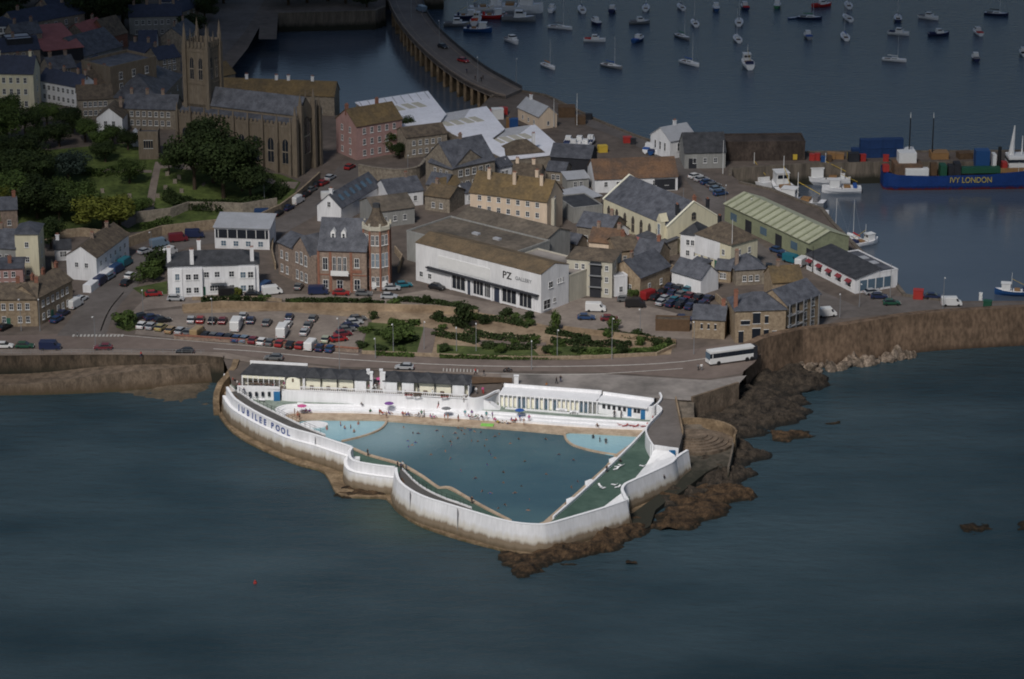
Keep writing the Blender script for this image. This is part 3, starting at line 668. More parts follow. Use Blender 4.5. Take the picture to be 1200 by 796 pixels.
# white steps on the right
for k in range(5):
    t = k / 5
    pts = [(718 + 14 * t, 592 - 2 * t), (731 + 2 * t, 577 + 2 * t), (736, 587)]
    pprism('white_stair', pts, 3.5 + .4 * k, M['white'], z0=1, zp=3.5 + .4 * k)
for k in range(6):
    t = k / 6
    pts = [(748 + 10 * t, 563 - 5 * t), (761 + 6 * t, 548 - 3 * t), (766 + 4 * t, 540 - 3 * t), (791, 533 - t), (792, 540), (775, 549)]
    pprism('white_stair', pts, 3.5 + .22 * k, M['white'], z0=1, zp=3.5 + .22 * k)
slope_q = [[(706, 595, 3.34), (722, 583, 3.34), (731.5, 575.5, 5.7), (737, 585, 5.85)], [(742, 563, 3.34), (757, 545, 3.34), (764, 533, 3.6), (767, 527, 5.6), (784, 529, 5.85), (791.5, 534, 5.85), (788, 541, 5.85), (772, 549.5, 5.85), (752, 559, 5.8)]]
# round white pier end wall and blue doors
wl = [P(x, y, 6).xy for x, y in [(762, 523.5), (770, 524.5), (784, 526.5), (795, 528)]]
o = wall_run(wl, 2, 6.4, .4, M['white'], 'white_wall', 'white wall with blue door at the right end of the green deck', 'wall')
a_ = P(784, 527.5, 6.0); b_ = P(791.5, 528.5, 6.0)
MB().box(a_.x, b_.x, a_.y - .42, a_.y - .3, 3.6, 6.1).build('door', M['door_blue'], o)
# dark roof terrace east
pprism('roof_terrace', [(768, 463), (791, 465), (797, 498), (800, 509), (795, 528), (784, 526.5), (766, 524), (760, 514), (757.5, 505), (765, 492), (774, 486), (772, 476)], 5.985, M['asphalt_grey'], z0=0)
pa = [P(x, y, 6.8).xy for x, y in [(766, 521), (761, 513), (758, 504.5), (760, 498), (767, 490), (774, 483), (776, 478.5), (771, 474)]]
tag(sweep(sm(pa, 4), [(-.35, 3), (-.35, 6.8), (0, 6.8), (0, 3)]).build('curved_parapet', M['white']), 'curved white parapet wrapping the east end of the changing rooms', 'wall')
tag(sweep([P(x, y, 6).xy for x, y in [(791, 469), (797, 498), (799, 508)]], [(-.3, 5), (-.3, 6.9), (0, 6.9), (0, 5)]).build('boundary_wall', M['path']), 'thin tan boundary wall beside the slipway path', 'wall')
# slipway path to the right and stone amphitheatre steps
def slope(name, pts, m, zb=-2):
    w_ = [P(x, y, z) for x, y, z in pts]; n = len(w_); tris = tessellate_polygon([[Vector((p.x, p.y, 0)) for p in w_]]); fs = []
    for t in tris:
        A, B, C = [w_[i].xy for i in t]; fs.append(tuple(t) if (B - A).cross(C - A) > 0 else tuple(t[::-1]))
    vs = [tuple(p) for p in w_] + [(p.x, p.y, zb) for p in w_]; fs += [(i, (i + 1) % n, (i + 1) % n + n, i + n) for i in range(n)]
    mb = MB(); mb.add(vs, fs); return tag(mb.build(name, m), kind='structure')
for s_q in slope_q: slope('white_stair', s_q, M['white'], 2)
slope('slipway_path', [(789, 466, 5.97), (814, 466, 5.97), (813, 480, 5.2), (814, 492, 4.4), (800, 500, 3.6), (796, 490, 4.4), (792, 478, 5.2)], M['quay'])
slope('slipway_path', [(798, 498, 3.6), (815, 490, 4.4), (824, 501, 3.6), (842, 508, 3.0), (853, 512, 2.8), (861, 516, 2.7), (858, 535, 2.3), (854, 550, 1.9), (848, 551, 1.9), (842, 546, 1.9), (828, 553, 1.7), (802, 574, 1.3), (779, 589, 1.0), (768, 598, .9), (762, 616, .8), (748, 624, .7), (735, 626, .7), (735, 606, .8), (790, 566, 1.3), (800, 552, 1.8)], M['quay'])
c = P(812, 520, 3)
for k in range(6):
    rr = 9.0 - k * 1.15
    tag(MB().prism([(c.x + rr * math.cos(a), c.y + 2.0 + rr * .82 * math.sin(a)) for a in [i * math.pi / 14 for i in range(28)]], 0, 3.0 + .28 * k).build('stone_steps', M['seawall']), kind='structure')
tag(sweep(sm([(c.x + 9.6 * math.cos(a), c.y + 2 + 8.2 * math.sin(a)) for a in [R(-20) + i * R(200) / 10 for i in range(11)]], 2), [(-.5, 1), (-.5, 5.2), (0, 5.2), (0, 1)]).build('curved_wall', M['apron']), 'curved stone wall around the old stepped platform beside the slipway', 'wall')
wall_run([P(x, y, 2.9).xy for x, y in [(861, 517), (858.5, 533), (854.5, 551)]], -1, 3.5, .4, M['quay'], 'slipway_wall', 'low stone wall at the seaward end of the slipway path', 'wall', flip=True)
wall_run([P(x, y, 6).xy for x, y in [(812, 470), (840, 461), (866, 452.6)]], -1, 6.9, .6, M['seawall'], 'sea_wall', 'brown stone sea wall running from the slipway to the curved pier wall', 'sea wall')
# apron around the foot
ap = [(250, 462), (255, 482), (262, 494), (272.7, 505.5), (292, 518), (315, 529), (335, 538), (352, 544), (368, 548), (380, 553), (388, 566), (394, 577), (408, 581), (432, 582), (452, 583), (462, 594), (478, 607), (500, 618), (540, 631), (575, 640), (600, 646), (640, 650), (680, 642), (710, 630), (745, 612), (762, 600), (770, 560), (600, 560), (450, 520), (300, 470), (262, 430)]
pprism('rock_apron', [(p.x, p.y) for p in sm(ap, 2)], .55, M['apron'], z0=-2)
# stone wall leading down left of the walkway
def sloping_wall(pts, th_, m, name, label):
    w_ = [P(x, y, z) for x, y, z in pts]; vs = []; n = len(w_)
    for i, p in enumerate(w_):
        a_ = w_[max(i - 1, 0)]; b_ = w_[min(i + 1, n - 1)]; d = (b_ - a_).xy.normalized(); nr = Vector((d.y, -d.x))
        vs += [(p.x - nr.x * th_, p.y - nr.y * th_, -1), (p.x - nr.x * th_, p.y - nr.y * th_, p.z), (p.x + nr.x * th_, p.y + nr.y * th_, p.z), (p.x + nr.x * th_, p.y + nr.y * th_, -1)]
    fs = [(i * 4 + k, (i + 1) * 4 + k, (i + 1) * 4 + k + 1, i * 4 + k + 1) for i in range(n - 1) for k in range(3)] + [(0, 1, 2, 3), tuple(range(4 * n - 4, 4 * n))[::-1]]
    mb = MB(); mb.add(vs, fs); tag(mb.build(name, m), label, 'wall')
sloping_wall([(277, 421, 6.5), (274, 430, 6.3), (266, 440, 5.6), (258, 449, 4.6), (254, 460, 3.4), (253, 470, 2.4), (254, 480, 1.4)], .7, M['apron'], 'side_wall', 'brown stone wall curving down beside the left end of the pool')

# ------------------------------------------------------------------ buildings
WIN = {}
def win_mesh(w_, h_, kind):
    k = (round(w_, 2), round(h_, 2), kind)
    if k in WIN: return WIN[k]
    f = MB(); t = .09 if w_ > .7 else .07
    if kind != 'dark':
        f.box(-w_ / 2, w_ / 2, -.07, .02, 0, t); f.box(-w_ / 2, w_ / 2, -.07, .02, h_ - t, h_)
        f.box(-w_ / 2, -w_ / 2 + t, -.07, .02, t, h_ - t); f.box(w_ / 2 - t, w_ / 2, -.07, .02, t, h_ - t)
        if w_ > .8: f.box(-.035, .035, -.06, .0, t, h_ - t)
        f.box(-w_ / 2 + t, w_ / 2 - t, -.055, .0, h_ * .5 - .03, h_ * .5 + .03)
        f.box(-w_ / 2 - .12, w_ / 2 + .12, -.16, .02, -.1, -.002)
    else:
        f.box(-w_ / 2 - .08, w_ / 2 + .08, -.12, .02, -.1, -.002); f.box(-w_ / 2 - .05, w_ / 2 + .05, -.08, .02, h_ + .002, h_ + .12)
    g = MB()
    if kind == 'arch':
        n = 7; pts = [(-w_ / 2 + .02, -.03, .02), (w_ / 2 - .02, -.03, .02)] + [((w_ / 2 - .02) * math.cos(math.pi * i / n), -.03, h_ * .8 + h_ * .2 * math.sin(math.pi * i / n)) for i in range(n + 1)]
        g.add(pts, [tuple(range(len(pts)))])
        f = MB(); f.box(-w_ / 2 - .1, w_ / 2 + .1, -.16, .02, -.14, -.002); f.box(-.05, .05, -.07, 0, 0, h_ * .97); f.box(-w_ / 2, w_ / 2, -.06, 0, h_ * .45, h_ * .5)
        f.box(-w_ / 2 - .12, -w_ / 2, -.1, .02, 0, h_ * .82); f.box(w_ / 2, w_ / 2 + .12, -.1, .02, 0, h_ * .82)
    else:
        g.box(-w_ / 2 + .01, w_ / 2 - .01, -.03, .0, .01, h_ - .01)
    fm = 'stone' if kind == 'stone' or kind == 'arch' else 'frame'
    WIN[k] = (f.mesh('window', M[fm]), g.mesh('pane', M['glass_blue' if kind == 'blue' else 'glass'])); return WIN[k]
def window(par, x, y, z, w_=1., h_=1.5, rz=0., kind='sash'):
    a, b = win_mesh(w_, h_, kind); o = link('window', a, par, (x, y, z), (0, 0, rz)); link('pane', b, o); return o
def slab(mb, a, b, c, d, t=.16):
    """roof slab from four corners (eaves a-b, ridge c-d), thickness t downwards"""
    vs = [Vector(v) for v in (a, b, c, d)]; lo = [v - Vector((0, 0, t)) for v in vs]
    mb.add(vs + lo, [(0, 1, 2, 3), (7, 6, 5, 4), (0, 4, 5, 1), (1, 5, 6, 2), (2, 6, 7, 3), (3, 7, 4, 0)])
def block(e, L_, D, h, roof, rh, wm, rm, x0=0., y0=0., down=3., ov=.35, z=0., wn='wall', rn='roof'):
    x1, y1 = x0 + L_, y0 + D; wl_ = MB()
    if roof == 'gable':
        ym = (y0 + y1) / 2; pts = [(y0, z - down), (y1, z - down), (y1, z + h), (ym, z + h + rh), (y0, z + h)]
        wl_.add([(x0, p[0], p[1]) for p in pts] + [(x1, p[0], p[1]) for p in pts], [(4, 3, 2, 1, 0), (5, 6, 7, 8, 9), (0, 1, 6, 5), (1, 2, 7, 6), (2, 3, 8, 7), (3, 4, 9, 8), (4, 0, 5, 9)])
        r_ = MB(); k = rh / (D / 2) * ov; b = .18
        slab(r_, (x0 - ov * .6, y0 - ov, z + h - k + b), (x1 + ov * .6, y0 - ov, z + h - k + b), (x1 + ov * .6, ym, z + h + rh + b), (x0 - ov * .6, ym, z + h + rh + b))
        slab(r_, (x1 + ov * .6, y1 + ov, z + h - k + b), (x0 - ov * .6, y1 + ov, z + h - k + b), (x0 - ov * .6, ym, z + h + rh + b), (x1 + ov * .6, ym, z + h + rh + b))
    elif roof == 'gabley':
        xm = (x0 + x1) / 2; pts = [(x0, z - down), (x1, z - down), (x1, z + h), (xm, z + h + rh), (x0, z + h)]
        wl_.add([(p[0], y0, p[1]) for p in pts] + [(p[0], y1, p[1]) for p in pts], [(0, 1, 2, 3, 4), (9, 8, 7, 6, 5), (1, 0, 5, 6), (2, 1, 6, 7), (3, 2, 7, 8), (4, 3, 8, 9), (0, 4, 9, 5)])
        r_ = MB(); k = rh / (L_ / 2) * ov; b = .18
        slab(r_, (x0 - ov, y1 + ov * .6, z + h - k + b), (x0 - ov, y0 - ov * .6, z + h - k + b), (xm, y0 - ov * .6, z + h + rh + b), (xm, y1 + ov * .6, z + h + rh + b))
        slab(r_, (x1 + ov, y0 - ov * .6, z + h - k + b), (x1 + ov, y1 + ov * .6, z + h - k + b), (xm, y1 + ov * .6, z + h + rh + b), (xm, y0 - ov * .6, z + h + rh + b))
    elif roof == 'hip':
        wl_.box(x0, x1, y0, y1, z - down, z + h); r_ = MB()
        a, b, c, d = x0 - ov, x1 + ov, y0 - ov, y1 + ov
        i = min((b - a), (d - c)) / 2 * .95
        if (b - a) >= (d - c): p, q_ = (a + i, (c + d) / 2), (b - i, (c + d) / 2)
        else: p, q_ = ((a + b) / 2, c + i), ((a + b) / 2, d - i)
        zz = z + h + .02; t = zz + rh
        vs = [(a, c, zz), (b, c, zz), (b, d, zz), (a, d, zz), (p[0], p[1], t), (q_[0], q_[1], t)]
        if (b - a) >= (d - c): fs = [(0, 1, 5, 4), (1, 2, 5), (2, 3, 4, 5), (3, 0, 4), (3, 2, 1, 0)]
        else: fs = [(0, 1, 4), (1, 2, 5, 4), (2, 3, 5), (3, 0, 4, 5), (3, 2, 1, 0)]
        r_.add(vs, fs)
    elif roof == 'mono':
        wl_.add([(x0, y0, z - down), (x1, y0, z - down), (x1, y1, z - down), (x0, y1, z - down), (x0, y0, z + h), (x1, y0, z + h), (x1, y1, z + h + rh), (x0, y1, z + h + rh)],
                [(0, 3, 2, 1), (4, 5, 6, 7), (0, 1, 5, 4), (1, 2, 6, 5), (2, 3, 7, 6), (3, 0, 4, 7)])
        r_ = MB(); k = rh / D * ov; slab(r_, (x0 - ov, y0 - ov, z + h + .2 - k), (x1 + ov, y0 - ov, z + h + .2 - k), (x1 + ov, y1 + ov, z + h + rh + .2 + k), (x0 - ov, y1 + ov, z + h + rh + .2 + k))
    else:
        wl_.box(x0, x1, y0, y1, z - down, z + h); r_ = MB(); r_.box(x0 + .25, x1 - .25, y0 + .25, y1 - .25, z + h + .003, z + h + .12)
        pr = MB()
        for bx_ in ((x0 - .05, x1 + .05, y0 - .05, y0 + .25), (x0 - .05, x1 + .05, y1 - .25, y1 + .05), (x0 - .05, x0 + .25, y0 + .25, y1 - .25), (x1 - .25, x1 + .05, y0 + .25, y1 - .25)):
            pr.box(*bx_, z + h + .004, z + h + .004 + max(.35, rh))
        pr.build('parapet', wm, e)
    wo = wl_.build(wn, wm, e); ro = r_.build(rn, rm, e); return wo, ro
def wins(e, L_, D, rows, cols, sides, w_=1., h_=1.5, kind='sash', x0=0., y0=0., m_=1.4, skip=()):
    """rows: list of z; cols: number on the front; sides: [('R'|'L', number)]"""
    for ri, z in enumerate(rows):
        for i in range(cols):
            if (ri, i) in skip: continue
            window(e, x0 + m_ + (L_ - 2 * m_) * ((i + .5) / cols), y0 - .01, z, w_, h_, 0, kind)
        for s_, n in sides:
            for i in range(n):
                yy = y0 + 1.2 + (D - 2.4) * ((i + .5) / n)
                window(e, x0 + L_ + .01 if s_ == 'R' else x0 - .01, yy, z, w_, h_, R(90) if s_ == 'R' else R(-90), kind)
def chimney(par, x, y, z0, z1, m='brick', w_=.9, d_=.6, pots=3):
    c_ = MB().box(x - w_ / 2, x + w_ / 2, y - d_ / 2, y + d_ / 2, z0, z1).box(x - w_ / 2 - .08, x + w_ / 2 + .08, y - d_ / 2 - .08, y + d_ / 2 + .08, z1 + .003, z1 + .2).build('chimney', M[m], par)
    for k in range(pots):
        MB().tube((x + (k - (pots - 1) / 2) * w_ / pots, y, z1 + .2), (x + (k - (pots - 1) / 2) * w_ / pots, y, z1 + .65), .12, .1, 6).build('chimney_pot', M['redbrick'], c_)
def frame_of(A, B, zb=None):
    a = G(*A) if zb is None else P(A[0], A[1], zb)
    b = P(B[0], B[1], a.z) if zb is None else P(B[0], B[1], zb)
    if zb is None:
        gb = G(*B)
        if abs(gb.z - a.z) > .05: b = gb
    d = (b - a); return Vector((a.x, a.y, min(a.z, b.z))), math.atan2(d.y, d.x), Vector((d.x, d.y)).length
def house(name, label, A, B, D, h, roof='gable', rh=3., wall='stone', roofm='slate', rows=(1.0, 3.7), cols=4, sides=(('R', 1),), chim=((.1, .5), (.9, .5)), chm='brick',
          cat='house', w_=1., wh=1.5, kind='sash', door=None, group=None, zb=None, ov=.35):
    a, th, L_ = frame_of(A, B, zb); e = empty(name, a, th, label, cat, group)
    wo, ro = block(e, L_, D, h, roof, rh, M[wall], M[roofm], ov=ov)
    skip = set()
    if door is not None:
        dx = L_ * door; MB().box(dx - .55, dx + .55, -.06, .02, 0, 2.2).build('door', M[random.choice(['door', 'door_blue', 'door_green'])], e)
        if cols: skip.add((0, min(range(cols), key=lambda i: abs(1.4 + (L_ - 2.8) * ((i + .5) / cols) - dx))))
    wins(e, L_, D, rows, cols, sides, w_, wh, kind, skip=skip)
    for c in chim:
        x = L_ * c[0]; y = D * c[1]; 
        chimney(ro, x, y, h + (.2 if roof in ('hip', 'flat') else rh * .55), h + rh + 1.2, chm)
    return e, L_, D
H = house
# guest house on the beach road
e, L_, D = H('guest_house', 'white two storey guest house with grey hipped roof and white chimneys facing the car park', (197.5, 347.5), (304, 344), 9, 7.6, 'hip', 2.6, 'white_town', 'slate_dark', (1., 4.5), 0, (('R', 2),), ((.02, .3), (.27, .05), (.93, .1), (.35, .9)), 'white_town', 'hotel', 1.0, 1.6, door=.385)
for x0_, wd in ((1.2, 2.6), (3.9, 5.2)):
    MB().box(x0_ * L_ / 24, (x0_ + wd) * L_ / 24, -1.1, -.003, 0, 7.2).build('bay', M['white_town'], e)
for x_ in (2.5,): 
    for z in (1., 4.4): window(e, x_ * L_ / 24, -1.13, z, 1.1, 1.7, kind='blue')
for x_ in (5.4, 7.4):
    for z in (1., 4.4): window(e, x_ * L_ / 24, -1.13, z, 1.3, 1.5)
for x_ in (10.2, 13, 16.8): window(e, x_ * L_ / 24, -.01, 4.5, 1.3, 1.5)
for x_ in (11.6, 12.9, 14.2, 16.8): window(e, x_ * L_ / 24, -.01, 1., 1.2, 1.5)
MB().box(11 * L_ / 24, 15 * L_ / 24, -1.4, -.01, 3.5, 3.65).box(11 * L_ / 24, 15 * L_ / 24, -1.4, -1.32, 3.66, 4.5).build('balcony', M['white_town'], e)
MB().box(18.6 * L_ / 24, 23 * L_ / 24, -.9, -.003, 0, 7.2).build('bay', M['white_town'], e)
for x_ in (19.8, 21.8):
    for z in (1., 4.4): window(e, x_ * L_ / 24, -.93, z, 1.4, 1.6, kind='blue' if x_ < 20 else 'sash')
# grey roofed block behind it
e, L_, D = H('office', 'white modern block with pale grey roof and dark window band behind the guest house', (252, 291), (316, 293), 9, 5.6, 'mono', 1.2, 'white_town', 'pale_roof', (), 0, (), (), cat='building')
MB().box(.3, L_ - .3, -.12, -.003, 2.9, 5.2).build('window_band', M['glass'], e)
for k in range(6): MB().box(1 + k * (L_ - 2) / 5 - .08, 1 + k * (L_ - 2) / 5 + .08, -.2, -.123, 2.9, 5.2).build('mullion', M['frame'], e)
for k in range(4): window(e, 2.3 + k * (L_ - 4.6) / 3, -.01, .7, 1.4, 1.5, kind='blue')
# cottages left of the street
e, L_, D = H('cottage', 'white rendered cottage row with dark roof and gable facing the beach road', (79, 327), (114, 330), 21, 6.2, 'gabley', 2.6, 'white_town', 'slate_brown', (3.3,), 2, (('R', 6),), ((.5, .35), (.5, .8)), door=None, wh=1.3)
wins(e, L_, D, (.9,), 0, (('R', 6),), .9, 1.3)
MB().box(L_ + .003, L_ + 2.2, -9, 9, -1, 1.9).build('yard_wall', M['white_town'], e)
H('cottage_annex', 'small white annex with dark roof left of the cottage row', (65, 306), (84, 305), 5, 3.2, 'gable', 1.6, 'white_town', 'slate_dark', (1,), 2, (), ((.2, .5),), 'white_town', 'building')
e, L_, D = H('terrace_house', 'brown stone terrace end facing the sea at the left edge', (-25, 383.5), (45, 382.5), 8, 7., 'gable', 2.6, 'stone_tan', 'slate_brown', (1, 4.2), 6, (), ((.3, .5), (.66, .5), (.97, .5)), 'redbrick', door=.5, wh=1.6)
e, L_, D = H('terrace_house', 'brown stone terrace receding up the side street', (45, 382.5), (86, 360), 8, 7., 'gable', 2.6, 'stone_tan', 'slate_brown', (1, 4.2), 6, (('R', 1),), ((.3, .5), (.6, .5), (.97, .5)), 'redbrick', door=.4, wh=1.6)
H('town_house', 'tall cream rendered block with flat roof behind the brown terrace', (20, 327), (47, 327), 9, 11.6, 'hip', 1.6, 'cream', 'slate', (1, 4.4, 8.2), 1, (('R', 1),), (), wh=1.4, cat='house')
H('town_house', 'grey rendered house with slate roof at the left edge beside the cream block', (-25, 325), (20, 327), 10, 8., 'gable', 3.4, 'grey_render', 'slate', (1.2, 4.8), 4, (), ((.5, .5),))
H('pink_house', 'small pink rendered house below the cream block at the left edge', (-12, 342), (28, 341), 6, 5.8, 'mono', .8, 'pink', 'slate', (1, 3.6), 3, (('R', 1),), ((.6, .5),), 'redbrick')
H('brick_house', 'red brick house end with chimney behind the cream block', (2, 282), (22, 281), 6, 8.4, 'gable', 2.4, 'brick', 'slate', (4,), 1, (('R', 1),), ((.85, .5),), 'redbrick')
# gothic brick building with octagonal tower
a, th, L_ = frame_of((374, 341.5), (430, 343.5)); e = empty('gothic_building', a, th, 'ornate brown brick gothic building with slate roof, left gable wing and spired corner tower', 'building')
wo, ro = block(e, L_, 13, 10.8, 'gable', 6.2, M['brick'], M['slate'])
for k in (.28, .50):   # twin dormers
    x = L_ * k; dm = MB(); y = 2.4; z = 10.8 + 6.2 * (y / 6.5) - .3
    dm.add([(x - .6, y, z), (x + .6, y, z), (x + .6, y, z + 1.7), (x, y, z + 2.5), (x - .6, y, z + 1.7), (x - .6, y + 2.8, z), (x + .6, y + 2.8, z), (x + .6, y + 2.8, z + 1.7), (x, y + 2.8, z + 2.5), (x - .6, y + 2.8, z + 1.7)], [(0, 1, 2, 3, 4), (1, 6, 7, 2), (2, 7, 8, 3), (3, 8, 9, 4), (4, 9, 5, 0)])
    d_ = dm.build('dormer', M['frame'], ro); window(d_, x, y - .02, z + .2, .7, 1.3)
for x, z, w2, h2 in ((.14, .9, 1.3, 2.2), (.44, .9, 1.5, 2.2), (.80, .6, 1.5, 2.8), (.14, 5.6, 1.3, 3.2), (.80, 6.4, 1.2, 2.4)): window(e, L_ * x, -.02, z, w2, h2)
MB().box(L_ * .27, L_ * .64, -1.5, -.003, 4.6, 4.9).box(L_ * .27, L_ * .64, -1.5, -1.4, 4.903, 5.9).build('balcony', M['frame'], e)
for k in range(3): window(e, L_ * (.33 + .11 * k), -.02, 5.2, .9, 3.8)
for z in (4.3, 10.3): MB().box(-.05, L_ + .05, -.1, -.003, z, z + .25).build('string_course', M['redbrick'], e)
for x in (0, L_ * .25, L_ * .68): MB().box(x - .3, x + .3, -.16, -.004, -.5, 10.8).build('pilaster', M['redbrick'], e)
MB().box(L_ * .70, L_ * .9, -.12, -.004, 5.0, 5.8).build('brick_panel', M['redbrick'], e)
# left wing
a2, th2, L2 = frame_of((327, 321), (371, 341)); inv = Matrix.Rotation(-th, 4, 'Z'); loc = inv @ (a2 - a)
wng = MB(); wo2 = empty('wing', (0, 0, 0)); bpy.data.objects.remove(wo2)
e2 = link('wing', MB().box(0, L2, 0, 8, -2, 8.4).mesh('wing', M['brick']), e, (loc.x, loc.y, 0), (0, 0, th2 - th))
gw = MB(); xm = L2 * .62
gw.add([(xm - 4, -.02, 8.4), (xm + 4, -.02, 8.4), (xm, -.02, 12.2), (xm - 4, 8, 8.4), (xm + 4, 8, 8.4), (xm, 8, 12.2)], [(0, 1, 2), (5, 4, 3)]); gw.build('gable', M['brick'], e2)
rw = MB(); slab(rw, (xm - 4.3, 8, 8.3), (xm - 4.3, -.3, 8.3), (xm, -.3, 12.5), (xm, 8, 12.5)); slab(rw, (xm + 4.3, -.3, 8.3), (xm + 4.3, 8, 8.3), (xm, 8, 12.5), (xm, -.3, 12.5))
slab(rw, (-.3, -.3, 8.4), (xm - 3.6, -.3, 8.4), (xm - 3.6, 4, 10.6), (-.3, 4, 10.6)); slab(rw, (-.3, 8.3, 8.4), (xm - 3.6, 8.3, 8.4), (xm - 3.6, 4, 10.6), (-.3, 4, 10.6)); rw.build('wing_roof', M['slate'], e2)
for k in range(3):
    window(e2, xm - 2 + 2 * k, -.03, 1, 1.1, 2.3); window(e2, xm - 2 + 2 * k, -.03, 5.2, 1.1, 3.2 if k == 1 else 2.7)
for k in range(2): window(e2, 1.6 + 2.4 * k, -.03, 1, 1, 2); window(e2, 1.6 + 2.4 * k, -.03, 4.6, 1, 2)
# tower
pt = G(440.5, 340.5); lt = inv @ (pt - a); tw = MB(); rr = 3.35
tw.prism([(rr * math.cos(R(22.5 + 45 * i)), rr * math.sin(R(22.5 + 45 * i))) for i in range(8)], -2, 15.4)
t_ = tw.build('tower', M['brick'], e, loc=(lt.x, lt.y + 2.8, 0))
MB().prism([(3.7 * math.cos(R(22.5 + 45 * i)), 3.7 * math.sin(R(22.5 + 45 * i))) for i in range(8)], 15.4, 16.3).build('tower_cornice', M['beige'], t_)
sp = MB(); rings = [(3.0, 16.3), (2.0, 17.6), (1.3, 19.2), (.95, 20.6)]
for (r0, z0), (r1, z1) in zip(rings[:-1], rings[1:]): sp.tube((0, 0, z0), (0, 0, z1), r0, r1, 8)
sp.build('spire', M['slate_brown'], t_); MB().tube((0, 0, 20.6), (0, 0, 21.5), 1.0, .9, 8).build('lantern', M['slate_dark'], t_)
for i in range(8):
    an = R(45 * i + 22.5); MB().box(-.22, .22, -.22, .22, 16.3, 17.1).build('finial', M['beige'], t_, loc=(3.45 * math.cos(an), 3.45 * math.sin(an), 0))
for an in (-90, -45, -135):
    ap_ = rr * math.cos(R(22.5)) + .02; c_, s_ = math.cos(R(an)), math.sin(R(an))
    for dx in (-.55, .55):
        for z, h2 in ((1.2, 2.4), (6, 3.6), (11.6, 2.6)): window(t_, ap_ * c_ - dx * s_, ap_ * s_ + dx * c_, z, .85, h2, R(an + 90), 'blue' if z == 6 else 'sash')
for i in range(8):
    an = R(22.5 + 45 * i); MB().box(-.22, .22, -.22, .22, -1, 15.4).build('pilaster', M['redbrick'], t_, loc=((rr) * math.cos(an), (rr) * math.sin(an), 0))
# art gallery
a, th, L_ = frame_of((487.5, 328.5), (634, 367.5)); e = empty('gallery', a, th, 'long white commercial building with PZ GALLERY sign, dark shop windows and brown roof', 'building')
wo, ro = block(e, L_, 10.5, 9.8, 'gable', 1.5, M['white_town'], M['lichen_brown'], ov=.1)
MB().box(L_ * .10, L_ * .985, -1.0, -.004, 4.25, 4.55).build('canopy', M['dark'], e)
for f0, f1 in ((.30, .40), (.47, .545), (.56, .60), (.70, .805), (.835, .925)):
    o = MB().box(L_ * f0, L_ * f1, -.06, .0, .6, 4.0).build('shop_window', M['glass'], e)
    for k in range(1, 3): MB().box(L_ * (f0 + (f1 - f0) * k / 3) - .05, L_ * (f0 + (f1 - f0) * k / 3) + .05, -.12, -.063, .6, 4.0).build('mullion', M['frame'], o)
for f0 in (.415, .635): MB().box(L_ * f0, L_ * f0 + 1.6, -.07, .0, 0, 3.6).build('door', M['door'], e)
for f0 in (.045, .115): window(e, L_ * f0, -.01, 1.3, 1.2, 1.4)
for f0 in (.29, .42, .455, .62, .69, .82, .945): MB().box(L_ * f0 - .2, L_ * f0 + .2, -.3, -.005, -.5, 4.24).build('pillar', M['white_town'], e)
MB().box(L_ * .19, L_ * .60, -.14, -.006, 5.0, 8.0).build('banner', M['frame'], e)
for yy, zz, w2, h2 in ((3.6, 5.6, 1.6, 1.6), (6.4, 6.0, .45, 1.3), (7.3, 6.0, .45, 1.3), (8.2, 6.0, .45, 1.3), (2.2, .6, 2.6, 2.4), (5, 1.6, 1, 1.2)): window(e, L_ + .01, yy, zz, w2, h2, R(90))
def text(par, body, size, loc, rot, m, name='sign_lettering', ext=.02):
    cu = bpy.data.curves.new('t', 'FONT'); cu.body = body; cu.size = size; cu.extrude = ext; cu.offset = size * .015
    tmp = bpy.data.objects.new('t', cu); me = bpy.data.meshes.new_from_object(tmp); bpy.data.objects.remove(tmp)
    me.materials.clear(); me.materials.append(m); return link(name, me, par, loc, rot)
text(e, 'PZ', 2.5, (L_ * .70, -.05, 6.6), (R(90), 0, 0), M['black']); text(e, 'GALLERY', 1.25, (L_ * .80, -.05, 6.9), (R(90), 0, 0), M['metal'])
# the wide flat roofs behind the gallery
u = Vector((math.cos(th), math.sin(th))); v_ = Vector((-u.y, u.x))
def behind(x, y): p = Vector((a.x, a.y)) + u * x + v_ * y; return Vector((p.x, p.y, 6))
e2 = empty('warehouse', behind(-13, 11), th, 'wide flat roofed grey brown warehouse behind the white gallery', 'building')
block(e2, 33, 17, 7.4, 'flat', .5, M['grey_render'], M['felt']); 
for k in range(2): MB().box(14 + 7 * k, 16 + 7 * k, 9, 10.2, 7.53, 8.0).build('skylight', M['pale_roof'], e2)
e2 = empty('warehouse', behind(-11, 28.3), th, 'flat dark felt roofed store between the gothic building and the peach flats', 'building')
block(e2, 30, 9, 8.0, 'gable', 1.6, M['grey_render'], M['felt'])
e2 = empty('warehouse', behind(20.3, 11), th, 'pale flat roofed extension at the back right corner of the gallery', 'building')
block(e2, 20, 12, 6.6, 'flat', .4, M['beige'], M['gravel_pale'])
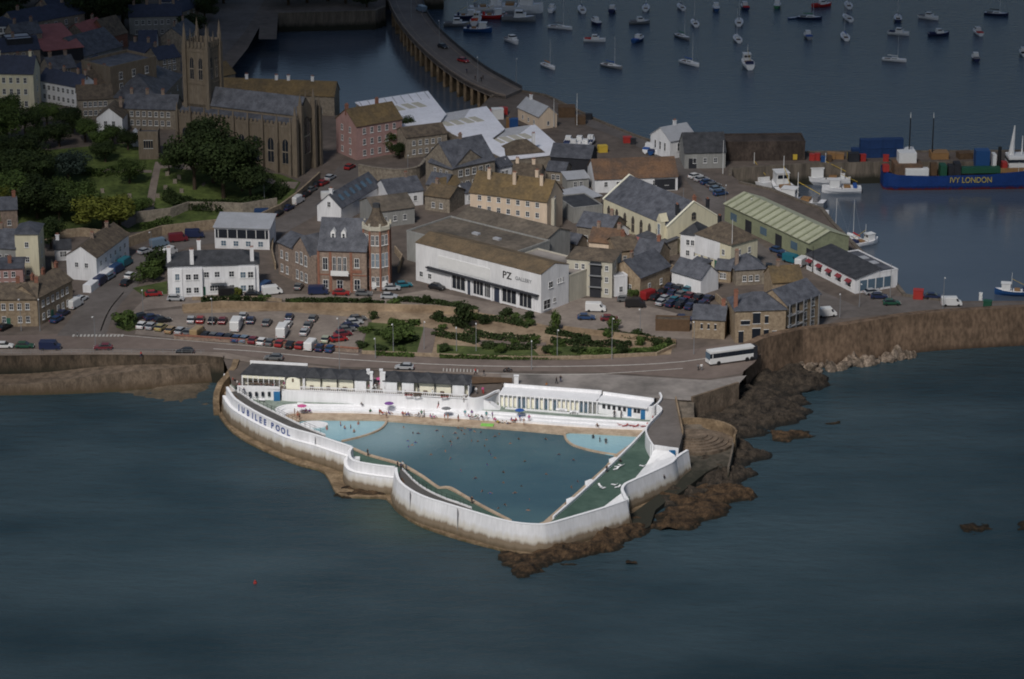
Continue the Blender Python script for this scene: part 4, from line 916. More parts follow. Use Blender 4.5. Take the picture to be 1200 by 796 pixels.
# flats and buildings right of the gallery
e, L_, D = H('flats', 'three storey beige flats with dark stair windows right of the gallery', (664, 345), (717, 349.5), 10, 9.2, 'hip', 1.8, 'beige', 'slate_brown', (1, 3.9, 6.8), 0, (('R', 2),), (), cat='flats')
for z in (1, 3.9, 6.8):
    for f_ in (.22, .36, .88): window(e, L_ * f_, -.01, z, .9, 1.4)
MB().box(L_ * .52, L_ * .76, -.5, -.004, 0, 9.0).build('stair_bay', M['dark'], e)
for k in range(3): MB().box(L_ * .50, L_ * .78, -1.0, -.505, 2.6 + 2.9 * k, 2.8 + 2.9 * k).build('balcony', M['metal'], e)
H('outbuilding', 'low white flat roofed block beside the beige flats', (720, 348), (735, 346), 6, 5.0, 'flat', .3, 'white_town', 'pale_roof', (1,), 1, (), (), cat='building')
H('stone_house', 'brown stone building with blue grey slate roof left of the dense car park', (750, 347.5), (785, 333), 10, 4.8, 'gable', 3.4, 'stone_tan', 'slate', (1,), 2, (('L', 2),), ((.25, .5),))
H('stone_house', 'low slate roofed range behind the dense car park stone building', (742, 318), (770, 322), 8, 4.5, 'gable', 3, 'stone_tan', 'slate', (1,), 2, (), ((.8, .5),), 'redbrick')
H('white_gable_house', 'low house with grey green roof and bright white gable end above the packed cars', (787, 336), (821, 346), 6.5, 4.2, 'gable', 2.7, 'white_town', 'slate', (), 0, (('R', 1),), (), wh=1.3)
# yellow hall
a, th, L_ = frame_of((707, 265.5), (782, 299)); e = empty('assembly_hall', a, th, 'large cream hall with blue grey slate roof and a row of tall arched windows', 'hall')
wo, ro = block(e, L_, 16, 7.6, 'gable', 5.2, M['cream'], M['slate'], ov=.05)
for k in range(7): window(e, 2.6 + k * (L_ - 7) / 6, -.02, 2.2, 1.1, 4.2, 0, 'arch')
window(e, L_ + .02, 8, 8.2, 1.2, 2.0, R(90), 'arch')
for k, x0_ in enumerate((-.1, L_ - .35)):
    cp = MB(); slab(cp, (x0_, -.3, 7.75), (x0_ + .5, -.3, 7.75), (x0_ + .5, 8, 13.25), (x0_, 8, 13.25), .3); slab(cp, (x0_ + .5, 16.3, 7.75), (x0_, 16.3, 7.75), (x0_, 8, 13.25), (x0_ + .5, 8, 13.25), .3); cp.build('coping', M['cream_lit'], ro)
tb = MB(); tb.box(L_ - 3.2, L_ - 1.2, -1.2, -.004, -.5, 8.6).add([(L_ - 3.3, -1.3, 8.6), (L_ - 1.1, -1.3, 8.6), (L_ - 2.2, -1.3, 10.6), (L_ - 3.3, 1, 8.6), (L_ - 1.1, 1, 8.6), (L_ - 2.2, 1, 10.6)], [(0, 1, 2), (1, 4, 5, 2), (3, 0, 2, 5), (5, 4, 3)])
t_ = tb.build('turret', M['cream'], e); window(t_, L_ - 2.2, -1.22, 5.0, 1.1, 3.0, 0, 'blue')
chimney(ro, L_ - 1, 3.5, 9, 12.5, 'dark'); chimney(ro, L_ - 1, 13, 9, 12.5, 'dark'); chimney(ro, L_ - .6, 8.5, 12.8, 14, 'redbrick')
# white and yellow house in front of the hall
H('villa', 'white house with dark hipped roof in front of the cream hall gable', (797, 303), (820, 306), 7, 6.6, 'hip', 2.4, 'white_town', 'slate_dark', (1, 3.8), 2, (), (), door=.8)
e, L_, D = H('villa', 'house with dark hipped roof, white front and yellow side beside the long green shed', (814, 307), (856, 320.5), 9.5, 7.4, 'hip', 3.4, 'cream', 'slate_brown', (1, 4.2), 4, (('R', 2),), ((.3, .5),), 'dark', door=.6)
MB().box(0, L_ * .7, -.1, -.02, 2.4, 7.2).build('render_panel', M['white_town'], e)
wall_run([P(x, y, 6).xy for x, y in [(812, 311), (838, 297), (846, 300)]], 5, 8.2, .3, M['white_town'], 'garden_wall', 'sloping white topped garden wall in front of the villa', flip=True)
# peach apartments
e, L_, D = H('apartment_house', 'three storey peach apartment house with lichen covered roof and pale chimneys', (551, 263), (641, 275), 10, 9.0, 'gable', 4.4, 'peach', 'lichen', (1.2, 4.2, 7.0), 7, (), ((.18, .35), (.52, .3), (.72, .75), (.86, .35)), 'peach', 'flats', 1.1, 1.4)
for k in range(3): window(e, L_ + .01, 5, 1.2 + 3 * k, .9, 2.0, R(90))
MB().box(L_ + .003, L_ + .9, 2.6, 3.6, 0, 9).build('stair_bay', M['beige'], e)
# slate hipped grey stone building
e, L_, D = H('stone_office', 'two storey grey stone building with big slate roof in front of the white sheds', (531, 227), (580, 217), 13, 7.4, 'gable', 5.6, 'stone', 'slate', (1, 4.4), 5, (('L', 3),), ((.5, .5),), wh=1.9, w_=1.3, cat='building')
H('stone_office', 'grey stone gabled wing at the left of the slate roofed stone building', (503, 218), (531, 227), 12, 7., 'gable', 4.4, 'stone', 'slate', (1, 4.4), 3, (), (), cat='building')
H('pink_house', 'tall pink fronted building with yellow lichen roof and brick chimneys beside the church', (418, 188), (471.5, 178.5), 11, 10, 'gable', 3.8, 'pink', 'lichen', (1, 4.2, 7.4), 5, (('L', 2),), ((.02, .5), (.72, .6)), 'redbrick', 'house', 1., 1.7)
H('stone_store', 'low dark stone store between the pink building and the white sheds', (476, 186), (524, 180), 8, 6.2, 'gable', 2, 'stone', 'slate_brown', (1, 3.6), 5, (), (), w_=1., wh=1.4, cat='building')
# white sheds
def shed(label, poly, z, sky_):
    w_ = [P(x, y, z) for x, y in poly]; n = len(w_); o0 = w_[0].copy(); o0.z = 6; e_ = empty('market_shed', o0, 0, label, 'shed', None)
    pl = [(p.x - o0.x, p.y - o0.y) for p in w_]
    MB().prism(pl, -1, z - 6 - .02).build('wall', M['stone'], e_); cx = sum(p[0] for p in pl) / n; cy = sum(p[1] for p in pl) / n
    r_ = MB(); big = [((p[0] - cx) * 1.02 + cx, (p[1] - cy) * 1.02 + cy) for p in pl]
    r_.prism(big, z - 6, z - 6 + .25); ro_ = r_.build('roof', M['shed_roof'], e_)
    for i, (x, y) in enumerate(sky_):
        p = P(x, y, z); k = link('skylight', MB().box(-1.2, 1.2, -2.8, 2.8, 0, .12).mesh('skylight', M['beige']), ro_, (p.x - o0.x, p.y - o0.y, z - 6 + .26), (0, 0, R(30)))
    a_, b_, c_, d_ = [Vector(q_) for q_ in (big[0], big[1], big[2], big[-2])]
    for k in range(9):
        t = (k + .5) / 9; p_ = a_ * (1 - t) + b_ * t; q2 = p_ + (c_ - b_).normalized() * min(9., (c_ - b_).length * .9)
        mb_ = MB(); dd = (b_ - a_).normalized() * .12; mb_.add([(p_.x - dd.x, p_.y - dd.y, z - 6 + .253), (p_.x + dd.x, p_.y + dd.y, z - 6 + .253), (q2.x + dd.x, q2.y + dd.y, z - 6 + .253), (q2.x - dd.x, q2.y - dd.y, z - 6 + .253), (p_.x, p_.y, z - 6 + .5), (q2.x, q2.y, z - 6 + .5)], [(0, 1, 4), (2, 3, 5), (0, 4, 5, 3), (1, 2, 5, 4)]); mb_.build('roof_rib', M['pale_roof'], ro_)
    return e_
shed('large white roofed shed nearest the church with brown skylights', [(417, 121), (501, 108), (522, 134.5), (513.5, 146.5), (481, 152), (446, 142)], 12.0, [(466, 128), (479, 125.6), (491, 124)])
shed('middle large white roofed shed with four brown skylights', [(514, 147), (522.5, 134.5), (570, 126), (591, 152), (576.5, 163), (590, 171), (592, 187), (560, 171), (530, 157)], 11.0, [(523, 146), (535, 144.6), (547, 142.6), (558, 141)])
shed('right hand large white roofed shed with four brown skylights', [(577, 163.5), (591.5, 152.5), (627, 147.5), (650, 168), (646, 182), (592.5, 188), (591, 171)], 10.0, [(582, 166.4), (594, 164.6), (605, 162.5), (616.5, 160.8)])
H('cafe', 'small white building with dark brown hipped roof in front of the right white shed', (594, 200), (637, 196), 8, 4.4, 'hip', 3.2, 'white_town', 'slate_brown', (1.4,), 3, (), ((.85, .5),), 'white_town', 'building')
H('boat_store', 'dark navy clad store with grey roof behind the peach apartments', (645, 200), (692, 203), 9, 4.2, 'gable', 2.6, 'dark', 'slate', (), 0, (), (), cat='shed')
H('slate_cottage', 'small slate roofed house between the stone building and peach apartments', (600, 222), (632, 224), 7, 4., 'gable', 2.6, 'stone', 'slate_brown', (1,), 2, (), ((.1, .5), (.7, .5)), 'peach')
e, L_, D = H('quay_store', 'long white walled quay store with rust coloured roof along the harbour road', (697, 226.5), (794, 223), 13, 4.0, 'gable', 3.8, 'white_town', 'rust_roof', (1.6,), 6, (), (), cat='building')
MB().box(L_ * .72, L_ * .97, -.1, .0, .2, 3.4).build('shed_door', M['dark'], e)
H('white_shed', 'white gabled shed with small roof vent on the harbour edge', (785, 187), (815, 181), 9, 5.4, 'gable', 3., 'white_town', 'pale_roof', (2,), 2, (('L', 3),), ((.55, .5),), 'white_town', 'shed', .8, 2.4)
e, L_, D = H('long_shed', 'grey walled shed with dark roof and white gable trim beside the dark harbour wall', (802, 198), (850, 197), 11, 4.8, 'gable', 4.2, 'grey_render', 'slate_dark', (1.6,), 3, (), (), cat='shed')
MB().box(1.2, 3.4, -.08, 0, 0, 3).build('shed_door', M['dark'], e)
e, L_, D = H('harbour_block', 'massive dark stone block wall with flat top on the old pier', (850, 189), (943, 188), 9, 5.2, 'flat', .5, 'block_stone', 'block_stone', (), 0, (), (), cat='wall')
MB().box(L_ - 3.4, L_ - 2.2, -.3, -.01, .3, 1.8).build('noticeboard', M['yellowpaint'], e)
H('kiosk_building', 'small tan gabled building with pinkish roof at the foot of the road bridge', (607, 140.5), (632, 152), 6, 4., 'gable', 2.6, 'peach', 'pale_roof', (1,), 3, (('R', 1),), ((.2, .5),), 'white_town', 'building', .8, 1.2)
# long green shed
a, th, L_ = frame_of((849, 259), (948, 306)); e = empty('green_shed', a, th, 'very long pale green sheet metal boat shed with ribbed roof beside the inner harbour', 'shed')
wo, ro = block(e, L_, 12, 4.8, 'gable', 2.3, M['green_wall'], M['green_roof'], ov=.4)
for k in range(13):
    x = (k + .5) * L_ / 13; rb = MB(); sl_ = 2.3 / 6
    slab(rb, (x - .35, -.45, 4.8 - .17 + .26 + .12), (x + .35, -.45, 4.8 - .17 + .26 + .12), (x + .35, 5.9, 7.1 + .26 + .12), (x - .35, 5.9, 7.1 + .26 + .12), .12); rb.build('roof_rib', M['green_wall'], ro)
for k in range(6): MB().box(3 + k * 7.2, 6 + k * 7.2, -.07, .0, .0 if k % 2 else 1.2, 3.2).build('shed_door' if k % 2 else 'window_strip', M['dark'] if k % 2 else M['glass_blue'], e)
# restaurant
a, th, L_ = frame_of((945, 315.5), (1002, 344.5)); e = empty('restaurant', a, th, 'white harbour restaurant with dark purple grey roof and red awnings', 'restaurant')
block(e, L_, 7, 3.9, 'mono', 1.5, M['white_town'], M['slate_dark']); block(e, L_ * .8, 5, 4.4, 'flat', .3, M['white_town'], M['slate'], x0=L_ * .2, y0=7.3, wn='rear_block', rn='rear_roof')
for k in range(5): 
    x = L_ * (.08 + .2 * k); window(e, x, -.01, 1., 1.6, 1.4); aw = MB(); slab(aw, (x - 1.1, -1.0, 2.5), (x + 1.1, -1.0, 2.5), (x + 1.1, -.02, 3.1), (x - 1.1, -.02, 3.1), .06); aw.build('awning', mat('awning_cloth', (.22, .04, .05), .9, .1), e)
MB().box(L_ + .01, L_ + .1, 1, 10.5, .6, 3.2).build('shop_front', M['glass_blue'], e)
for k in range(5): MB().box(L_ + .103, L_ + .2, 1 + k * 2.35, 1.2 + k * 2.35, .2, 3.6).build('pillar', M['frame'], e)
for k in range(2): MB().box(L_ * (.42 + .2 * k), L_ * (.52 + .2 * k), 8, 11, 4.53, 4.7).build('skylight', M['pale_roof'], e)
# stone buildings at the head of the pier wall
H('stone_hall', 'low tan stone building with small slit windows next to the white coach', (811, 396), (849, 398), 8, 4.8, 'gable', 2.2, 'stone_tan', 'slate', (2.4,), 3, (), ((.9, .5),), 'redbrick', 'building', .5, 1.2, 'dark')
e, L_, D = H('stone_hall', 'tall tan stone building with slate roof and tall dark openings behind the coach', (861, 402), (920, 400), 10, 7.8, 'hip', 3., 'stone_tan', 'slate', (), 0, (), ((.03, .2),), 'redbrick', 'building')
for x, z, w2, h2 in ((.12, 0, 1.2, 2.8), (.42, 0, 2.0, 3.4), (.42, 4.6, 1.8, 2.6), (.62, 0, 1.2, 3.0), (.62, 4.6, .9, 1.8), (.78, 0, 1, 2.6), (.2, 4.4, 2.2, 1.0)): window(e, L_ * x, -.01, z, w2, h2, 0, 'dark')
e, L_, D = H('stone_flats', 'tan stone flats with dark balconies and curved slate roof beside the pier wall', (921, 398), (960, 384), 9, 8.4, 'gable', 2.8, 'stone_tan', 'slate', (), 0, (('R', 1),), (), cat='flats')
for z in (.6, 3.4, 6.1):
    for x in (.1, .32, .55, .78): window(e, L_ * x, -.01, z, 1.2, 1.9, 0, 'dark' if x in (.1, .32) else 'sash')
for x in (.02, .22, .44, .66, .9): MB().box(L_ * x - .12, L_ * x + .12, -.8, -.56, -.5, 8.6).build('pillar', M['metal'], e)
for z in (3.0, 5.7): MB().box(0, L_ * .45, -.8, -.004, z, z + .18).build('balcony', M['metal'], e)
H('slate_house', 'small slate roofed stone house across the road from the long green shed', (862, 335), (897, 333), 8, 4., 'hip', 3, 'stone', 'slate', (1,), 3, (), ((.1, .3),))
H('slate_house', 'low house with rusty lichen roof behind the pier head stone buildings', (905, 352), (940, 350), 8, 4.6, 'gable', 2.8, 'stone_tan', 'lichen', (1,), 2, (), ((.3, .5),))
H('stone_wall_store', 'brown timber fenced store at the edge of the packed car park', (768, 388), (808, 389), 3, 2.6, 'flat', .2, 'timber', 'slate_brown', (), 0, (), (), cat='shed')
# town between the gothic building and the harbour
H('gable_row', 'low slate roofed range with white gable and a row of small skylights', (372, 259), (400, 262.5), 24, 4.4, 'gabley', 3.2, 'white_town', 'slate', (4.2,), 1, (), ((.5, .06),), 'white_town', 'building')
gr = [o for o in COL.objects if o.name.startswith('gable_row')][0]; rf = [c for c in gr.children if c.name.startswith('roof')][0]
Lg = frame_of((372, 259), (400, 262.5))[2]
for k in range(6):
    r_ = MB(); y = 3 + k * 3.4; x0_, x1_ = Lg * .66, Lg * .86; zf = lambda x: 4.4 + 3.2 * (1 - abs(x - Lg / 2) / (Lg / 2)) + .2
    slab(r_, (x1_, y, zf(x1_)), (x1_, y + 1.4, zf(x1_)), (x0_, y + 1.4, zf(x0_)), (x0_, y, zf(x0_)), -.12); r_.build('skylight', M['glass_blue'], rf)
H('workshop', 'grey roofed workshop behind the spire of the gothic building', (440, 268), (486, 262), 11, 4.6, 'gable', 2.4, 'grey_render', 'felt', (1.4,), 3, (), (), cat='building')
H('workshop', 'pale grey sheet roofed workshop behind the curved stone wall', (455, 245), (496, 240), 10, 4.2, 'gable', 2.6, 'white_town', 'slate', (1.4,), 4, (), ((.7, .5),), cat='building')
H('workshop', 'low workshop with moss roof left of the peach apartments', (498, 246), (527, 250), 9, 4.2, 'gable', 2., 'stone', 'lichen_brown', (1,), 2, (), ((.2, .5),), cat='building')
H('stone_cottage', 'small stone cottage with slate roof below the stone office', (500, 232), (522, 235), 7, 4., 'gable', 2.4, 'stone', 'slate', (1,), 2, (), ())
H('workshop', 'flat roofed dark store beside the peach apartment gable', (672, 262), (706, 258), 12, 4, 'flat', .3, 'grey_render', 'slate_dark', (), 0, (), (), cat='building')
H('workshop', 'pale roofed lean to between the peach apartments and the cream hall', (676, 250), (704, 244), 8, 3.4, 'mono', .8, 'stone', 'pale_roof', (), 0, (), (), cat='building')
H('slate_house', 'blue slate roofed house in front of the peach apartment gable', (676, 286), (716, 292), 9, 5, 'gable', 2.6, 'stone', 'slate', (1.2,), 3, (), ((.8, .5),))
H('stone_house', 'rusty roofed stone house behind the beige flats', (690, 303), (724, 306), 8, 4.6, 'gable', 2.6, 'peach', 'rust_roof', (1.2,), 3, (), ((.2, .5), (.9, .5)))
H('stone_house', 'brown house with red tiled lean to between the flats and the cream hall', (722, 312), (750, 309), 8, 4, 'gable', 2.4, 'stone_tan', 'slate_brown', (1,), 2, (), ((.5, .5),), 'redbrick')
H('stone_house', 'low stone range with slate roof under the cream hall side', (745, 292), (772, 303), 6, 3.4, 'mono', 1., 'stone', 'slate', (1,), 3, (), ())
for A_, B_, D_, h_, rf_, rm_, wm_, lb in [((545, 240), (556, 238), 5, 3.4, 'gable', 'slate', 'white_town', 'small white annex at the left foot of the peach apartments'), ((640, 214), (662, 216), 6, 3.6, 'gable', 'slate', 'stone', 'stone shed with slate roof before the dark navy store'), ((665, 224), (690, 222), 5, 3.2, 'mono', 'pale_roof', 'grey_render', 'pale roofed lean to left of the quay store'), ((655, 296), (676, 300), 5, 3.2, 'gable', 'slate', 'stone', 'slate roofed outbuilding behind the beige flats'), ((700, 282), (722, 288), 5, 3.4, 'gable', 'slate_brown', 'white_town', 'white walled shed with brown roof by the cream hall'), ((724, 296), (742, 302), 4, 3, 'mono', 'redroof', 'stone', 'small red sheet roofed shed at the cream hall'), ((838, 330), (856, 332), 5, 3.4, 'gable', 'slate', 'stone_tan', 'small stone store between the yellow villa and packed cars'), ((520, 236), (540, 232), 5, 4.0, 'gable', 'lichen', 'stone', 'mossy roofed stone store left of the peach apartments'), ((583, 212), (600, 208), 5, 3.8, 'gable', 'slate', 'white_town', 'white walled store right of the slate roofed stone office'), ((428, 240), (446, 236), 5, 3.2, 'flat', 'felt', 'stone', 'flat roofed store beside the row of skylights'), ((806, 322), (822, 326), 4, 2.8, 'mono', 'slate', 'stone', 'lean to store in front of the white villa'), ((735, 212), (752, 212), 4, 0.2, 'flat', 'pave', 'stone', 'low stone platform before the quay store')][:11]:
    H('outbuilding', lb, A_, B_, D_, h_, rf_, 1.8 if rf_ == 'gable' else .7, wm_, rm_, (1,), 2, (), (), cat='outbuilding')
# yard walls between the buildings
for i, (pts_, lb) in enumerate([([(640, 286), (668, 290), (680, 300)], 'behind the beige flats'), ([(724, 330), (736, 322), (742, 330)], 'right of the beige flats'), ([(786, 318), (798, 324), (824, 330)], 'before the villa'), ([(838, 352), (850, 362), (842, 376)], 'right of the packed car yard'), ([(462, 296), (470, 306), (466, 320)], 'between gothic building and gallery'), ([(320, 276), (318, 300), (322, 316)], 'left of the gothic building'), ([(60, 312), (64, 336), (84, 344)], 'below the cottage annex')]):
    wall_run([P(x, y, 6).xy for x, y in pts_], 5.5, 7.8, .35, M['stone_tan'], 'yard_wall', 'brown stone yard wall ' + lb)
# churchyard side walls
wall_run([G(x, y).xy for x, y in [(150, 290), (190, 276), (240, 270), (300, 264), (330, 250), (352, 234), (376, 212)]], 4, 8.6, .5, M['stone_tan'], 'churchyard_wall', 'tall brown stone retaining wall below the churchyard along the street')
wall_run([G(x, y).xy for x, y in [(160, 262), (200, 256), (222, 246), (248, 247), (285, 251), (325, 246)]], 4, 9.4, .5, M['stone'], 'terrace_wall', 'grey stone terrace wall inside the churchyard below the dark hedge')
wall_run([G(x, y).xy for x, y in [(50, 282), (95, 277), (150, 282)]], 3, 8.2, .5, M['stone_tan'], 'garden_wall', 'stone wall behind the white cottage row')
wall_run([P(x, y, 6).xy for x, y in sm([(420, 208), (440, 212), (470, 214), (492, 210), (500, 200)], 4)], 5, 9.6, .6, M['stone'], 'curved_wall', 'curved grey stone retaining wall in front of the pink building', cop=M['stone'])
wall_run([P(x, y, 6).xy for x, y in [(204, 397.5), (300, 404), (420, 413.5)]], 5.5, 6.9, .4, M['brick'], 'car_park_wall', 'low red brick wall along the front of the seafront car park', cop=M['redbrick'])
wall_run([P(x, y, 6).xy for x, y in [(424, 415), (500, 418), (600, 421.5), (680, 421.5), (770, 417), (792, 407)]], 5.5, 6.8, .4, M['stone_tan'], 'garden_front_wall', 'low tan stone wall along the front of the sunken garden')
wall_run([P(x, y, 6).xy for x, y in [(214, 365), (260, 361), (340, 363), (434, 364), (510, 366), (560, 372)]], 5.5, 7.7, .5, M['path'], 'garden_terrace_wall', 'long sandy retaining wall between the car park and the upper road')
wall_run([P(x, y, 6).xy for x, y in [(660, 388), (700, 393), (760, 400), (792, 404)]], 5.5, 7.2, .4, M['path'], 'garden_terrace_wall', 'sandy retaining wall along the back of the right hand garden beds')
wall_run([P(x, y, 6).xy for x, y in [(225, 352), (300, 351), (330, 354)]], 5.5, 6.8, .4, M['stone_tan'], 'front_wall', 'low stone wall in front of the guest house forecourt')

# ------------------------------------------------------------------ church
cz = G(350, 209).z; a, th, L_ = frame_of((209, 190.5), (344, 207.5), cz)
a.z = cz; e = empty('church', a, th, 'large granite gothic church with tall pinnacled west tower and slate roofs', 'church')
aisle_h = 14.6; DD = 14.6
MB().box(0, L_, 0, DD, -6, aisle_h).build('wall', M['church_stone'], e)
r_ = MB(); slab(r_, (.2, 1., aisle_h + .2), (L_ - .2, 1., aisle_h + .2), (L_ - .2, 3.9, aisle_h + 1.6), (.2, 3.9, aisle_h + 1.6)); r_.build('aisle_roof', M['slate'], e)
nv = MB(); y0_, y1_, ym = 3.4, 11.2, 7.3; zt = aisle_h + 2.2; zr = zt + 4.4
nv.add([(0, y0_, aisle_h), (0, y1_, aisle_h), (0, y1_, zt), (0, ym, zr), (0, y0_, zt), (L_ + .6, y0_, aisle_h), (L_ + .6, y1_, aisle_h), (L_ + .6, y1_, zt), (L_ + .6, ym, zr), (L_ + .6, y0_, zt)], [(4, 3, 2, 1, 0), (5, 6, 7, 8, 9), (0, 5, 9, 4), (1, 2, 7, 6)]); nv.build('nave_wall', M['church_stone'], e)
r_ = MB(); slab(r_, (8.5, y0_ - .3, zt + .1), (L_ + .4, y0_ - .3, zt + .1), (L_ + .4, ym, zr + .2), (8.5, ym, zr + .2)); slab(r_, (L_ + .4, y1_ + .3, zt + .1), (8.5, y1_ + .3, zt + .1), (8.5, ym, zr + .2), (L_ + .4, ym, zr + .2)); r_.build('nave_roof', M['slate'], e)
r_ = MB(); slab(r_, (L_ - .2, DD - .2, aisle_h + .2), (.2, DD - .2, aisle_h + .2), (.2, 11.3, aisle_h + 1.6), (L_ - .2, 11.3, aisle_h + 1.6)); r_.build('aisle_roof', M['lichen'], e)
nb = 8
for k in range(nb + 1):
    x = k * L_ / nb; x = min(max(x, .4), L_ - .4)
    b_ = MB().box(x - .4, x + .4, -1.3, -.004, -6, 9.5).box(x - .35, x + .35, -.8, -.005, 9.503, aisle_h + .8).build('buttress', M['church_stone'], e)
    MB().tube((x, -.4, aisle_h + .8), (x, -.4, aisle_h + 3.2), .34, .05, 4).build('pinnacle', M['church_stone'], b_)
    if k < nb:
        xc = x + L_ / nb / 2; window(e, xc, -.02, 3.6, 1.9, 7.0, 0, 'arch')
cr = MB()
for k in range(int(L_ / 1.3)): cr.box(.3 + k * 1.3, 1.0 + k * 1.3, -.05, .3, aisle_h + .003, aisle_h + .9)
cr.box(0, L_, -.12, -.008, aisle_h - .7, aisle_h - .3); cr.build('battlement', M['church_stone'], e)
# east end: gable, big window, corner turrets
window(e, L_ + .65, ym, 5.2, 3.6, 10.5, R(90), 'arch'); 
for yy in (1.7, 12.9): window(e, L_ + .02, yy, 4.0, 1.7, 6.5, R(90), 'arch')
for yy in (y0_, y1_, 0.2, DD - .2):
    hh = aisle_h + (5 if yy in (y0_, y1_) else 2.2)
    t_ = MB().box(L_ + .003, L_ + 1.5, yy - .6, yy + .6, -6, hh).build('buttress', M['church_stone'], e); MB().tube((L_ + .75, yy, hh), (L_ + .75, yy, hh + 3.4), .6, .06, 6).build('pinnacle', M['church_stone'], t_)
MB().tube((L_ + .4, ym, zr), (L_ + .4, ym, zr + 2), .2, .05, 4).build('finial', M['church_stone'], e)
# tower
tx0, ty0, tw_, thh = 1.4, 3.4, 7.2, 0
base_c = Vector((tx0 + tw_ / 2, ty0 + tw_ / 2)); th_top = 33.
t_ = MB().box(tx0, tx0 + tw_, ty0, ty0 + tw_, -4, th_top).build('tower', M['church_stone'], e)
for sx in (0, 1):
    for sy in (0, 1):
        x = tx0 + sx * tw_; y = ty0 + sy * tw_
        MB().box(x - .6, x + .6, y - .6, y + .6, -4, th_top + .6).build('buttress', M['church_stone'], t_)
        MB().tube((x, y, th_top + .6), (x, y, th_top + 2.8), .6, .55, 8).tube((x, y, th_top + 2.8), (x, y, th_top + 7.0), .6, .05, 8).build('pinnacle', M['church_stone'], t_)
pc = MB()
for k in range(5):
    q_ = .9 + k * (tw_ - 2.4) / 4
    for (xa, xb, ya, yb) in ((tx0 + q_, tx0 + q_ + .8, ty0 - .25, ty0 + .1), (tx0 + q_, tx0 + q_ + .8, ty0 + tw_ - .1, ty0 + tw_ + .25), (tx0 - .25, tx0 + .1, ty0 + q_, ty0 + q_ + .8), (tx0 + tw_ - .1, tx0 + tw_ + .25, ty0 + q_, ty0 + q_ + .8)): pc.box(xa, xb, ya, yb, th_top + .003, th_top + 1.8)
for x, y in ((tx0 + tw_ / 2, ty0 - .1), (tx0 + tw_ / 2, ty0 + tw_ + .1), (tx0 - .1, ty0 + tw_ / 2), (tx0 + tw_ + .1, ty0 + tw_ / 2)): pc.tube((x, y, th_top), (x, y, th_top + 4.6), .3, .05, 4)
pc.build('battlement', M['church_stone'], t_)
for z in (th_top - 1.2, th_top - 10.5): 
    MB().box(tx0 - .15, tx0 + tw_ + .15, ty0 - .15, ty0 + tw_ + .15, z, z + .4).build('string_course', M['church_stone'], t_)
for dx in (-1.4, 1.4):
    window(t_, tx0 + tw_ / 2 + dx, ty0 - .02, th_top - 9, 1.2, 6.2, 0, 'arch'); window(t_, tx0 + tw_ + .02, ty0 + tw_ / 2 + dx, th_top - 9, 1.2, 6.2, R(90), 'arch')
# hillside houses, top left
H('town_house', 'large cream house with navy slate roof at the left edge above the trees', (-20, 128), (41, 129), 9, 11, 'gable', 4.2, 'cream', 'navy_roof', (1, 4.6, 8), 6, (('R', 1),), ((.9, .5), (.3, .5)), 'cream', wh=1.7)
H('terrace_house', 'row of pale blue and white cottages stepping down behind the churchyard trees', (46, 118), (93, 127), 7.5, 6.4, 'gable', 2.8, 'white_town', 'navy_roof', (1, 3.8), 7, (('R', 1),), ((.1, .5), (.45, .5), (.8, .5), (.98, .5)), 'brick')
H('chapel', 'square three storey grey brown stone building with tall windows', (131, 119), (185, 120), 13, 13.4, 'flat', .9, 'church_stone', 'slate', (1.5, 6.4, 9.8), 3, (('R', 2),), (), cat='building', w_=1.3, wh=2.2)
H('slate_hall', 'big slate roofed hall between the square stone building and the church tower', (186, 122), (214, 118), 16, 8, 'hip', 5.6, 'stone', 'slate', (1.5, 4.8), 3, (('R', 2),), ())
H('white_gable_house', 'small white gabled cottage with brown roof and two windows above the churchyard', (114, 158), (144, 158.5), 9, 5, 'gabley', 2.9, 'white_town', 'slate_brown', (2.4,), 2, (), ((.8, .7),), 'brick', w_=1., wh=1.7)
H('terrace_house', 'grey terrace with dormers behind the churchyard gatehouse', (146, 150), (207, 152), 8, 6, 'gable', 3.2, 'stone', 'slate', (1, 3.6), 7, (), ((.1, .5), (.4, .5), (.7, .5)), 'brick')
H('terrace_house', 'dark roofed terrace with pale dormers between the cottages and the square stone building', (92, 140), (133, 138), 8, 6, 'gable', 3.2, 'stone', 'slate_brown', (1, 3.6), 5, (), ((.2, .5), (.55, .5)), 'redbrick')
e, L_, D = H('gatehouse', 'small square granite gatehouse with slit windows in the churchyard', (163, 187), (186, 187), 5, 7, 'flat', 1.0, 'church_stone', 'slate', (3.2,), 4, (), (), cat='gatehouse', w_=.5, wh=2.2, kind='dark')
H('garden_hut', 'tiny white gabled hut behind the granite gatehouse', (156, 172), (168, 171), 3, 2.8, 'gabley', 1.6, 'white_town', 'pale_roof', (), 0, (), (), cat='hut')
H('warehouse', 'warehouse with faded red roof in the upper left of the town', (52, 66), (98, 72), 22, 4.6, 'mono', 3.2, 'dark', 'redroof', (), 0, (), (), cat='building')
H('warehouse', 'warehouse with pale grey sloping roof and blue ridge in the upper left', (99, 72), (144, 70), 16, 4.6, 'gable', 5, 'grey_render', 'slate', (), 0, (), (), cat='building')
H('store', 'low dark navy roofed store in front of the pale grey warehouse', (92, 98), (131, 98), 10, 5.4, 'gable', 3.4, 'dark', 'navy_roof', (), 0, (), ((.5, .2),), 'pale_roof' if False else 'white_town', 'building')
H('white_house', 'small white house with navy roof behind the square stone building', (163, 66), (184, 66), 7, 5, 'gable', 2.8, 'white_town', 'navy_roof', (1, 3.), 2, (), ())
H('terrace_house', 'long grey terrace near the top edge left of the church tower', (152, 40), (214, 42), 8, 7, 'gable', 3.2, 'grey_render', 'navy_roof', (1, 4.2), 7, (), ((.1, .5), (.35, .5), (.6, .5), (.85, .5)), 'brick')
